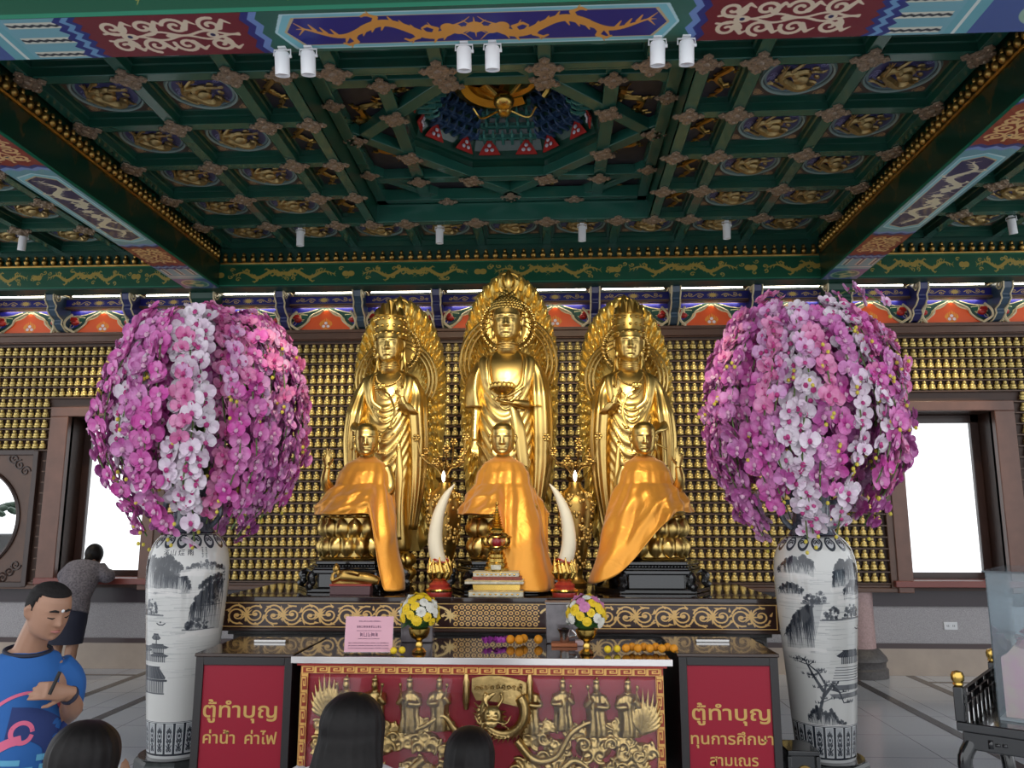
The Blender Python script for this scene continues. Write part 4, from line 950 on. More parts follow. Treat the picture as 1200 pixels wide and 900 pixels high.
        sl = MB(); sl.loft(drape([(m_ * .30, -.06, 1.42), (m_ * .26, -.18, 1.46), (m_ * .20, -.24, 1.55)], (.08, .08, .065), (.08, .07, .06), 5, .012, 32, 14)); sl.build('cuff', GST, root, angle=0)
        arm_part(root, [(m_ * .26, -.17, 1.46), (m_ * .20, -.24, 1.55), (m_ * .18, -.255, 1.62)], (.045, .038, .03), (-.12 * m_, -.1, 1), (0, -1, 0), m_ * -1, (.1, .1, .9, .5), .6)
        # lowered forearm with a lotus stem
        sl = MB(); sl.loft(drape([(-m_ * .24, -.01, 1.86), (-m_ * .30, -.01, 1.68), (-m_ * .33, -.05, 1.45), (-m_ * .36, -.06, 1.15), (-m_ * .35, -.04, .7), (-m_ * .27, -.02, .25)], (.06, .09, .12, .11, .08, .05), (.09, .11, .15, .13, .09, .05), 7, .024, 48, 44)); sl.build('sleeve', GST, root, angle=0)
        sl = MB(); sl.loft(drape([(-m_ * .34, -.08, 1.38), (-m_ * .27, -.20, 1.27), (-m_ * .20, -.27, 1.23)], (.09, .09, .07), (.09, .08, .06), 5, .012, 32, 14)); sl.build('cuff', GST, root, angle=0)
        arm_part(root, [(-m_ * .27, -.2, 1.27), (-m_ * .19, -.275, 1.22), (-m_ * .14, -.295, 1.20)], (.045, .04, .03), (m_ * 1, -.1, -.25), (0, -.3, 1), -m_, (.5, .6, .6, .6), .6)
        st = MB(); st.tube(curve_pts([(-m_ * .33, -.33, 1.05), (-m_ * .10, -.325, 1.18), (m_ * .05, -.31, 1.27), (m_ * .11, -.29, 1.45), (m_ * .06, -.28, 1.62), (-m_ * .03, -.275, 1.70)], 26), .011, 7); st.ell((-m_ * .05, -.275, 1.715), (.045, .035, .03), 6, 10); st.ell((m_ * .07, -.31, 1.28), (.035, .02, .02), 5, 8)
        for k in range(6): a = k * 1.05; st.ell((-m_ * .05 + .035 * math.cos(a), -.275 + .02 * math.sin(a), 1.735), (.02, .015, .03), 5, 7)
        st.build('lotus_stem', GSTD, root)
        for s_ in (-1, 1):
            q = MB(); q.loft(drape([(s_ * .14, -.17, 1.15), (s_ * .16, -.195, .8), (s_ * .15, -.2, .4), (s_ * .17, -.19, .12)], (.03, .04, .04, .025), (.03, .03, .03, .02), 3, .01, 24, 26)); q.build('scarf', GST, root, angle=0)
        halo_rings(root, 2.27, .26, .36, 0.0); mandorla(root, -.02, 2.92, 1.07, 2.1, .56)
    return root
ST = 1.30
standing(CX - .01, 7.0, ST, .91, 'mid', 'tallest golden standing statue, in the middle, with tight curls and a bowl in hand')
standing(-1.41, 6.92, ST + .03, .80, 'left', 'golden crowned standing statue on the left, lotus stem in hand, flame halo behind')
standing(.69, 6.92, ST + .03, .795, 'right', 'golden crowned standing statue on the right, lotus stem in hand, flame halo behind')
def lotus(parent, r, z0, h, tiers, n_, m_, nm='petal_ring'):
    for t in range(tiers):
        b_ = MB(); up = t % 2 == 1 if tiers > 1 else True
        for k in range(n_):
            a = (k + .5 * (t % 2)) * 2 * math.pi / n_; hh = h / tiers; zc = z0 + hh * (t + .5); pw = r * math.sin(math.pi / n_) * 1.06
            P = []
            for u in np.linspace(0, 1, 9):
                v = u if up else 1 - u; wv = pw * (math.sin(math.pi * (.18 + .82 * min(1, (1 - u) * 1.25))) if False else (1 - max(0, u - .6) ** 2 * 5.2) * (.72 + .28 * min(1, u * 3)))
                wv = max(.004, wv); bul = .055 * math.sin(math.pi * min(1, u * .9 + .08)) + (.02 * max(0, u - .75) / .25)
                P.append([(wv * s2, -(r + bul * (1 - .75 * s2 * s2)), zc - hh / 2 + hh * v) for s2 in np.linspace(-1, 1, 9)])
            b_.grid(P, M=Matrix.Rotation(a, 4, 'Z'))
        b_.lathe([(r - .01, z0 + h / tiers * t), (r - .005, z0 + h / tiers * (t + 1))], (0, 0, 0), 40, True)
        b_.build(nm, m_, parent)
def pedestal(x, y, z, r, h, label):
    o = tag(empty('lotus_pedestal', (x, y, z)), label, 'pedestal'); lotus(o, r, .03, h - .05, 2, 18, GSTD)
    MB().lathe([(r + .02, 0.0), (r + .03, .015), (r + .01, .03), (r - .01, .04)], n=48).build('foot', GSTD, o); MB().lathe([(r - .01, h - .025), (r - .02, h - .002)], n=48).build('seat_disc', GSTD, o)
    return o
# ------------------------------------------------------------------ altar: long table with carved apron on a stone base
AX0, AX1, AY0, AY1, AZ = -2.32, 1.535, 5.70, 7.62, 1.06
ORN = Canvas(2048, 112, srgb(44, 16, 14), 1); g_ = srgb(226, 182, 110)
def vine(cv, x0, x1, H, col, wd, n_):
    L = (x1 - x0) / n_
    for k in range(n_):
        c = x0 + (k + .5) * L; s_ = 1 if k % 2 else -1
        cv.line(spiral(c, H / 2 + s_ * 2, H * .33, 1.55, s_ * 1.2, s_), wd, col, w2=wd * .8); cv.circ(c, H / 2 + s_ * 2, H * .07, col)
        cv.line([(c + L * .5 * math.sin(t) , H / 2 - s_ * H * .36 * math.cos(t)) for t in np.linspace(-1.2, 1.2, 12)], wd, col)
        for q in range(5): a = q * 1.25 + k; cv.line([(c + H * .33 * math.cos(a), H / 2 + H * .33 * math.sin(a)), (c + H * .42 * math.cos(a + .25), H / 2 + H * .42 * math.sin(a + .25))], wd * 1.4, col, w2=2)
        if k % 2 == 0:
            for q in range(8): a = q * .785; cv.line([(c + L * .5, H / 2), (c + L * .5 + H * .26 * math.cos(a), H / 2 + H * .26 * math.sin(a))], wd * 1.5, col, w2=2)
vine(ORN, 30, 720, 112, g_, 7, 10); vine(ORN, 1328, 2018, 112, g_, 7, 10); vine(ORN, 730, 860, 112, srgb(236, 204, 140), 9, 1); vine(ORN, 1188, 1318, 112, srgb(236, 204, 140), 9, 1)
for i in range(14):
    for j in range(4): x, y = 880 + i * 22.5, 22 + j * 23; ORN.circ(x, y, 9, g_); ORN.circ(x, y, 4, srgb(90, 40, 24)); ORN.circ(x + 11, y + 11, 4, g_)
for a, b_ in ((4, 8), (104, 108)): ORN.rect(6, a, 2042, b_, g_)
ORN.rect(6, 4, 10, 108, g_); ORN.rect(2038, 4, 2042, 108, g_)
M_ORN = image_mat('carved_vine_apron', ORN.out(), .3, coat=.3)
STONE = mat('carved_grey_stone', (.10, .095, .092), .45, noise=(30, .35)); TOPB = mat('polished_black_brown_top', (.030, .017, .014), .06, coat=.5)
al = tag(empty('altar_table', ((AX0 + AX1) / 2, AY0, 0)), 'long dark altar table with gilt vine apron carrying the statues', 'altar'); hw = (AX1 - AX0) / 2
MB().box(-hw - .01, hw + .01, -.02, AY1 - AY0, AZ - .035, AZ).build('table_top', TOPB, al, bevel=.006)
solid_panel('carved_apron', [(-hw, 0, AZ - .215), (hw, 0, AZ - .215), (hw, 0, AZ - .037), (-hw, 0, AZ - .037)], (0, .05, 0), M_ORN, al, WOODD)
MB().box(-hw, hw, .06, AY1 - AY0 - .02, AZ - .215, AZ - .036).build('table_frame', WOODD, al, smooth=False)
MB().box(-hw - .015, hw + .015, -.012, .05, AZ - .235, AZ - .215).build('apron_rail', WOODD, al, bevel=.004)
sb = MB(); sb.box(-hw + .06, hw - .06, .10, AY1 - AY0 - .1, 0, AZ - .216); sb.box(-hw + .03, hw - .03, .075, AY1 - AY0 - .1, AZ - .27, AZ - .236); sb.box(-hw + .02, hw - .02, .06, AY1 - AY0 - .1, 0, .10)
sb.build('stone_base', STONE, al, bevel=.006)
sc = MB()
for i in range(24):
    x = -hw + .14 + i * (2 * hw - .28) / 23
    for r0 in (.062, .042, .022): sc.tube([(x + r0 * math.cos(a), .09, AZ - .335 + r0 * .8 * math.sin(a)) for a in np.linspace(.0, math.pi, 12)], .009, 5)
sc.build('stone_cloud_carving', STONE, al)
pedestal(CX - .01, 7.0, AZ, .24, ST - AZ, 'golden lotus pedestal under the middle standing statue')
pedestal(-1.41, 6.92, AZ, .21, ST + .03 - AZ, 'golden lotus pedestal under the left standing statue')
pedestal(.69, 6.92, AZ, .21, ST + .03 - AZ, 'golden lotus pedestal under the right standing statue')
# ------------------------------------------------------------------ seated monk statues under orange satin, on lotus thrones and black stands
SATIN = bpy.data.materials.new('orange_satin'); SATIN.use_nodes = True; b = SATIN.node_tree.nodes['Principled BSDF']
b.inputs['Base Color'].default_value = (.78, .33, .035, 1); b.inputs['Roughness'].default_value = .38; b.inputs['Metallic'].default_value = .45; b.inputs['Sheen Weight'].default_value = .3; b.inputs['Anisotropic'].default_value = .3
n_ = SATIN.node_tree.nodes.new('ShaderNodeTexNoise'); n_.inputs['Scale'].default_value = 4.5; n_.inputs['Detail'].default_value = 3; n_.inputs['Distortion'].default_value = 1.6
tc = SATIN.node_tree.nodes.new('ShaderNodeTexCoord'); bn = SATIN.node_tree.nodes.new('ShaderNodeBump'); bn.inputs['Strength'].default_value = .32; bn.inputs['Distance'].default_value = .03
SATIN.node_tree.links.new(tc.outputs['Object'], n_.inputs['Vector']); SATIN.node_tree.links.new(n_.outputs[0], bn.inputs['Height']); SATIN.node_tree.links.new(bn.outputs[0], b.inputs['Normal'])
def black_stand(x, y, label, w=.45):
    o = tag(empty('black_stand', (x, y, AZ)), label, 'stand')
    def hexa(hx, hy, c=.5): return [(-hx, 0), (-hx * c, -hy), (hx * c, -hy), (hx, 0), (hx * c, hy), (-hx * c, hy)]
    def lay(hx, hy, z0, z1, nm, bev=.006): return MB().prism(hexa(hx, hy, .62), (0, 0, z0), (1, 0, 0), (0, 1, 0), (0, 0, z1 - z0)).build(nm, BLACK, o, bevel=bev, smooth=False)
    k = w / .45
    lay(.355 * k, .30, .20, .228, 'stand_top'); lay(.335 * k, .285, .182, .20, 'stand_moulding'); lay(.365 * k, .31, .165, .182, 'stand_moulding'); lay(.385 * k, .31, .135, .165, 'stand_apron'); lay(.44 * k, .32, 0, .03, 'stand_foot'); lay(.33 * k, .27, .03, .135, 'stand_core')
    for px, py in hexa(.40 * k, .30, .62):
        q = MB(); d = np.array((px, py)) / math.hypot(px, py)
        pts = [(px * .93, py * .93, .14), (px * 1.03, py * 1.03, .115), (px * .98, py * .98, .07), (px * 1.06, py * 1.06, .045), (px * 1.0, py * 1.0, .036)]
        q.tube(curve_pts(pts, 12), .028, 8); q.ell((px * 1.0, py * 1.0, .105), .03, 6, 8)
        q.build('stand_leg', BLACK, o)
    b_ = MB()
    for i in range(22): b_.ell(((i - 10.5) * .0235 * k, -.312, .19), .008, 4, 6)
    b_.build('bead_row', BLACK, o)
    return o
def throne(x, y, label):
    o = tag(empty('lotus_throne', (x, y, AZ + .23)), label, 'throne'); lotus(o, .245, .02, .29, 2, 15, GST)
    MB().lathe([(.25, 0), (.26, .01), (.24, .025)], n=48).build('throne_foot', GST, o); MB().lathe([(.23, .30), (.24, .31), (.22, .325)], n=48).build('throne_seat', GST, o)
    return o
def monk(x, y, hx, hand, label):
    z = AZ + .23 + .332; o = tag(empty('monk_statue', (x, y, z)), label, 'statue')
    b_ = MB(); b_.loft([[(hx * t + rx * math.cos(a), ry * math.sin(a), zz) for a in np.linspace(0, 6.283, 24, endpoint=False)] for zz, rx, ry, t in ((0, .2, .17, 0), (.04, .21, .19, 0), (.1, .16, .14, .2), (.25, .135, .10, .6), (.38, .155, .09, .9), (.43, .10, .07, 1), (.46, .055, .055, 1), (.52, .05, .052, 1))])
    for s_ in (-1, 1): b_.tube(curve_pts([(hx + s_ * .15, 0, .38), (hx + s_ * .19, -.02, .2), (s_ * .12, -.15, .12)], 12), .045, 10); b_.tube(curve_pts([(s_ * .05, .0, .05), (s_ * .22, -.08, .05), (0, -.2, .05)], 12), .055, 10)
    bake(b_.build('seated_body', GST, o), .012, 3)
    hd = MB(); add_head(hd, Matrix.Translation((hx, -.03, .465)) @ Matrix.Rotation(R(5), 4, 'X') @ Matrix.Rotation(R(8 if hx > .03 else 0), 4, 'Z'), .262, 1.06, .85, 1.0, 2.0); hd.build('head', GST, o, angle=0)
    if hand:
        q = MB(); s_ = hand; q.tube(curve_pts([(s_ * .19, -.06, .18), (s_ * .215, -.15, .26), (s_ * .20, -.17, .36)], 12), np.linspace(.05, .027, 13), 10)
        add_hand(q, aim((s_ * .20, -.17, .37), (s_ * .1, -.05, 1), (-.2 * s_, -1, 0)), .16, (.1, .1, .9, 1.0), .7, -s_, .08)
        bake(q.build('raised_hand', GST, o), .005, 2)
    return o
def cloth(x, y, hx, R_fn, Z_fn, seed, label, neck=.475):
    """satin sheet draped from the neck; R_fn / Z_fn give the hem's radius and height round the figure"""
    z0 = AZ + .23 + .326; o_ = MB(); q = np.random.RandomState(seed); ns, nt = 70, 220; th = np.linspace(-math.pi, math.pi, nt, endpoint=False); s = np.linspace(0, 1, ns)
    Rb = np.array([R_fn(math.degrees(t)) for t in th]); Zb = np.array([Z_fn(math.degrees(t)) for t in th]) - .556
    ph = q.uniform(0, 6.28, 8); P = np.zeros((ns, nt, 3))
    for i, t in enumerate(s):
        r0 = np.interp(t, (0, .05, .12, .22, .34), (.062, .085, .15, .195, .215)); rx = np.where(t < .34, r0, r0 + (Rb - r0) * ((t - .34) / .66) ** .8 if t >= .34 else r0)
        ztop = np.interp(t, (0, .05, .12, .22, .34), (neck - .01, neck - .03, neck - .065, neck - .14, neck - .235)); zz = np.where(t < .34, ztop, 0)
        if t >= .34:
            u = (t - .34) / .66; zs = neck - .235; lap = .07
            # down the chest to the lap, out over the knees, then falling free below
            zz = zs + (np.minimum(Zb, lap) - zs) * u ** 1.05
        k = np.clip((t - .08) / .5, 0, 1)
        f = .022 * k * (ridge(th * 5 / 6.283 + .35 * np.sin(3.2 * t + ph[0]) + .1 * t, 1.5) - .4) + .015 * k * (ridge(th * 11 / 6.283 + .8 * t + .3 * np.sin(2 * th + ph[1]), 1.6) - .4) + .006 * k * np.sin(17 * th + 9 * t + ph[2]) + .016 * k * (ridge(t * 3.2 + th * .75 + ph[3], 2) - .35)
        squash = 1 - .28 * np.clip(1 - t * 1.6, 0, 1)
        w_ = np.clip(1 - t * 1.2, 0, 1) * hx
        P[i] = np.stack([(rx + f) * np.sin(th) + w_, -(rx + f) * np.cos(th) * squash, zz + .004 * np.sin(7 * th + ph[5]) * k], 1)
    o_.grid(P, wrapv=True); o = o_.build('satin_cloth', SATIN, angle=0); o.location = (x, y, z0)
    m_ = o.modifiers.new('t', 'SOLIDIFY'); m_.thickness = .004; m_.offset = 1
    return tag(o, label, 'cloth')
gs = lambda a, c, w_: math.exp(-((a - c) / w_) ** 2)
MY = 6.32
MONKS = [(-1.53, .075, -1, 'left'), (CX, -.005, 0, 'middle'), (.765, -.04, 1, 'right')]
for x, hx, hand, nm in MONKS:
    black_stand(x, MY, 'black lacquer stand under the %s lotus throne' % nm); throne(x, MY, 'golden lotus throne with two tiers of petals, %s of three' % nm)
    monk(x, MY, hx, hand, 'golden seated monk statue wrapped in orange satin, %s of three' % nm)
sm = lambda a, lo, hi: (lambda t: t * t * (3 - 2 * t))(max(0, min(1, (a - lo) / (hi - lo))))
cloth(-1.53, MY, .075, lambda a: .30 + .05 * gs(a, 0, 60) + .20 * gs(a, 52, 26), lambda a: .57 - .55 * (sm(a, 26, 40) * (1 - sm(a, 82, 100))), 3, 'orange satin cloth over the left seated statue, tail hanging to the right')
cloth(CX, MY, -.005, lambda a: .34 + .05 * gs(a, 0, 60) + .10 * gs(a, 40, 40), lambda a: .57 - .55 * (sm(a, -6, 8) * (1 - sm(a, 82, 100))), 8, 'orange satin cloth over the middle seated statue behind the small stupa')
cloth(.765, MY, -.04, lambda a: .31 + .05 * gs(a, 0, 60) + .20 * gs(a, -62, 34), lambda a: .585 - .52 * (sm(-a, -32, 62) * (1 - sm(-a, 92, 112))), 5, 'orange satin cloth over the right seated statue, trailing down to the left')

# ------------------------------------------------------------------ offerings on the altar
IVORY = mat('ivory', (.74, .66, .50), .3, noise=(6, .08), coat=.2); REDL = mat('red_gold_lacquer', (.35, .03, .02), .3, coat=.3)
for x, s_, nm in ((-.80, 1, 'left'), (.09, -1, 'right')):
    o = tag(empty('ivory_tusk', (x, 5.85, AZ)), 'curved ivory tusk in a red and gold holder, %s of the stupa' % nm, 'tusk')
    pts = curve_pts([(0, 0, .2), (-s_ * .035, 0, .36), (-s_ * .02, 0, .54), (s_ * .035, 0, .69), (s_ * .10, 0, .785)], 30)
    MB().tube(pts, .052 * (1 - np.linspace(0, 1, len(pts)) ** 2.2) + .003, 18).build('tusk', IVORY, o)
    MB().lathe([(.085, 0), (.092, .02), (.085, .045), (.07, .055), (.075, .075), (.06, .085), (.045, .10)], n=32).build('red_foot', REDL, o)
    q = MB(); q.lathe([(.045, .098), (.066, .12), (.078, .165), (.072, .21), (.056, .235), (.05, .225)], n=32)
    for k in range(9):
        a = k * .698
        q.tube([(.058 * math.cos(a), .058 * math.sin(a), .11), (.082 * math.cos(a + .2), .082 * math.sin(a + .2), .16), (.074 * math.cos(a), .074 * math.sin(a), .215), (.07 * math.cos(a - .1), .07 * math.sin(a - .1), .25 + .02 * (k % 2))], [.012, .016, .012, .005], 6)
    bake(q.build('gilt_holder', GOLD, o), .005, 1)
    q = MB(); q.tube([(.088 * math.cos(a), .088 * math.sin(a), .034) for a in np.linspace(0, 6.283, 40, endpoint=False)], .012, 6, closed=True); q.build('gilt_band', GOLD, o)
    MB().tube([(.056 * math.cos(a), .056 * math.sin(a), .238 + .012 * math.sin(a * 2)) for a in np.linspace(0, 6.283, 30, endpoint=False)], .009, 6, closed=True).build('red_lip', REDL, o)
# stack of boxes and the stupa on it
XS = -.388; YS = 5.80; WB = mat('white_gold_brocade', (.72, .66, .52), .45, noise=(40, .35)); RB = mat('red_brocade', (.38, .08, .05), .5, noise=(60, .5))
zz = AZ
for i, (w_, d_, h_, mt, lab) in enumerate(((.19, .085, .04, WB, 'white and gold patterned box at the bottom of the stack'), (.165, .08, .045, GOLD, 'gilt box second from the bottom of the stack'), (.205, .095, .026, WB, 'wide white board in the middle of the stack'), (.17, .085, .022, RB, 'red brocade board below the top white box'), (.16, .08, .036, WB, 'white patterned box on top of the stack under the stupa'))):
    o = tag(empty('offering_box', (XS + (.0, .004, -.012, .006, 0)[i], YS, zz)), lab, 'box')
    MB().box(-w_, w_, -d_, d_, 0, h_).build('box_body', mt, o, bevel=.004)
    MB().box(-w_ - .003, w_ + .003, -d_ - .003, d_ + .003, h_ - .007, h_ - .002).build('box_lid_edge', GOLD if i != 3 else RB, o, bevel=.001)
    if i in (0, 4):
        q = MB()
        for k in range(9): q.ell(((k - 4) * w_ / 5, -d_ - .001, h_ * .42), (.010, .003, .006), 4, 8)
        q.build('gilt_ornament', GOLD, o)
    zz += h_ + .0005
o = tag(empty('reliquary_stupa', (XS, YS, zz)), 'small gold and glass stupa with a ringed spire on the box stack', 'stupa')
MB().lathe([(.085, 0), (.088, .02), (.075, .03), (.078, .055), (.068, .062), (.07, .085), (.06, .095), (.062, .115), (.05, .13), (.045, .14)], n=32).build('gilt_base', GOLD, o)
MB().box(-.035, .035, -.088, -.08, .012, .045).build('name_plate', WB, o, bevel=.003)
MB().ell((0, 0, .20), (.034, .034, .045), 10, 14).build('red_relic', mat('relic_red', (.35, .01, .02), .3), o)
gl = MB(); gl.lathe([(.045, .14), (.085, .165), (.10, .20), (.098, .23), (.07, .26), (.05, .27)], n=32, cap=False); gl.build('glass_bowl', GLASS, o)
q = MB()
for k in range(4): a = k * math.pi / 2 + .785; q.tube(curve_pts([(.045 * math.cos(a), .045 * math.sin(a), .14), (.10 * math.cos(a), .10 * math.sin(a), .19), (.10 * math.cos(a), .10 * math.sin(a), .23), (.05 * math.cos(a), .05 * math.sin(a), .27)], 12), .011, 6)
q.tube([(.103 * math.cos(a), .103 * math.sin(a), .235) for a in np.linspace(0, 6.283, 32, endpoint=False)], .008, 6, closed=True); q.tube([(.09 * math.cos(a), .09 * math.sin(a), .165) for a in np.linspace(0, 6.283, 32, endpoint=False)], .008, 6, closed=True)
q.build('gilt_cage', GOLD, o)
pr_ = [(.055, .268), (.06, .285), (.045, .30)]; z = .30
for k in range(9): r0 = .042 * (1 - k / 10.5); pr_ += [(r0, z), (r0 * 1.12, z + .008), (r0 * .7, z + .014)]; z += .017
pr_ += [(.006, z), (.012, z + .012), (.0, z + .035)]
MB().lathe(pr_, n=24).build('spire', GOLD, o)
# reclining figure on a plinth
o = tag(empty('reclining_figure', (-1.435, 5.86, AZ)), 'small golden reclining figure on a dark red plinth, before the left stand', 'figurine')
MB().box(-.145, .145, -.05, .05, 0, .062).build('plinth', mat('plum_plinth', (.09, .04, .045), .4), o, bevel=.004); MB().box(-.15, .15, -.053, .053, .062, .074).build('plinth_top', REDL, o, bevel=.003)
q = MB(); q.tube(curve_pts([(-.10, 0, .135), (-.05, 0, .125), (.02, 0, .118), (.09, 0, .112), (.16, 0, .10), (.195, 0, .092)], 24), np.interp(np.linspace(0, 1, 26), (0, .1, .3, .5, .8, 1), (.03, .045, .04, .044, .028, .016))[:len(curve_pts([(-.10, 0, .135), (-.05, 0, .125), (.02, 0, .118), (.09, 0, .112), (.16, 0, .10), (.195, 0, .092)], 24))], 14)
q.ell((-.115, -.005, .178), (.027, .026, .032), 10, 12); q.ell((-.117, .0, .208), .013, 6, 8); q.tube([(-.10, -.01, .155), (-.09, -.01, .14)], .02, 8)
q.tube(curve_pts([(-.08, -.03, .12), (-.135, -.03, .10), (-.13, -.02, .15)], 10), .014, 8); q.tube(curve_pts([(-.06, -.02, .16), (0, -.035, .158), (.06, -.04, .145)], 10), .014, 8); q.box(-.14, .16, -.03, .03, .074, .10)
bake(q.build('golden_body', GOLDD, o), .005, 2)
# openwork gilt vases with ornament bouquets
for x, nm in ((-.895, 'left'), (.20, 'right')):
    o = tag(empty('filigree_vase', (x, 6.78, AZ)), 'gilt openwork vase holding metal flowers, %s of the middle statue' % nm, 'vase')
    b_ = MB(); b_.lathe([(.085, 0), (.095, .02), (.06, .05), (.05, .09), (.075, .18), (.115, .36), (.145, .56), (.15, .66), (.12, .75), (.06, .80), (.05, .84), (.075, .87), (.08, .88), (.05, .87)], n=36)
    q = np.random.RandomState(4)
    for k in range(150):
        z_ = q.uniform(.12, .76); r0 = float(interp([(.09, .05), (.18, .075), (.36, .115), (.56, .145), (.66, .15), (.75, .12)], z_)[0]); a = q.uniform(math.pi * .95, math.pi * 2.05)
        b_.ell((r0 * math.cos(a), r0 * math.sin(a), z_), (.016, .016, .018), 4, 6)
    b_.build('vase_body', GOLDD, o)
    for k in range(9):
        a = k * .7; L = .10 + .05 * (k % 3); t = curve_pts([(0, 0, .86), (.4 * L * math.cos(a), .4 * L * math.sin(a), .96), (L * math.cos(a), L * math.sin(a), .99 + .06 * (k % 2)), (1.25 * L * math.cos(a), 1.25 * L * math.sin(a), 1.01 + .10 * (k % 3))], 12)
        b_ = MB(); b_.tube(t, .006, 5); e = t[-1]
        for j in range(6): aa = j * 1.05; b_.ell(e + np.array((.022 * math.cos(aa), .010 * math.sin(aa * 2), .022 * math.sin(aa))), (.014, .008, .014), 4, 6)
        for j in (5, 8): b_.ell(t[j] + np.array((0, 0, .015)), (.028, .008, .014), 4, 6)
        b_.build('metal_flower', GOLDD, o)
    MB().lathe([(0, -.04), (.012, -.02), (.016, .02), (.006, .05), (0, .06)], (0, -.085, .875), 10).build('candle_bulb', mat('bulb_glow', (1, .95, .85), .4, emit=((1, .9, .7), 6)), o)
# ------------------------------------------------------------------ lettering
def glyph_mesh(text, bold=0.0):
    c = bpy.data.curves.new('lettering', 'FONT'); c.body = text; c.offset = bold; c.resolution_u = 4
    o = bpy.data.objects.new('lettering', c); COL.objects.link(o); dg = bpy.context.evaluated_depsgraph_get(); dg.update()
    me = bpy.data.meshes.new_from_object(o.evaluated_get(dg)); bpy.data.objects.remove(o)
    V = np.array([v.co[:] for v in me.vertices]); F = [list(p.vertices) for p in me.polygons]; bpy.data.meshes.remove(me); return V, F
def lettering(text, x0, x1, zb, y, m_, parent, bold=.012, h=None, name='lettering', t=.002):
    """upright letters between x0 and x1, baseline zb, standing on a face that looks to -y"""
    V, F = glyph_mesh(text, bold); w_ = V[:, 0].max() - V[:, 0].min(); k = (x1 - x0) / w_; kz = k if h is None else h
    P = np.stack([x0 + (V[:, 0] - V[:, 0].min()) * k, np.full(len(V), y), zb + V[:, 1] * kz], 1)
    b_ = MB(); b_.add(P, F); return b_.build(name, m_, parent, smooth=False)
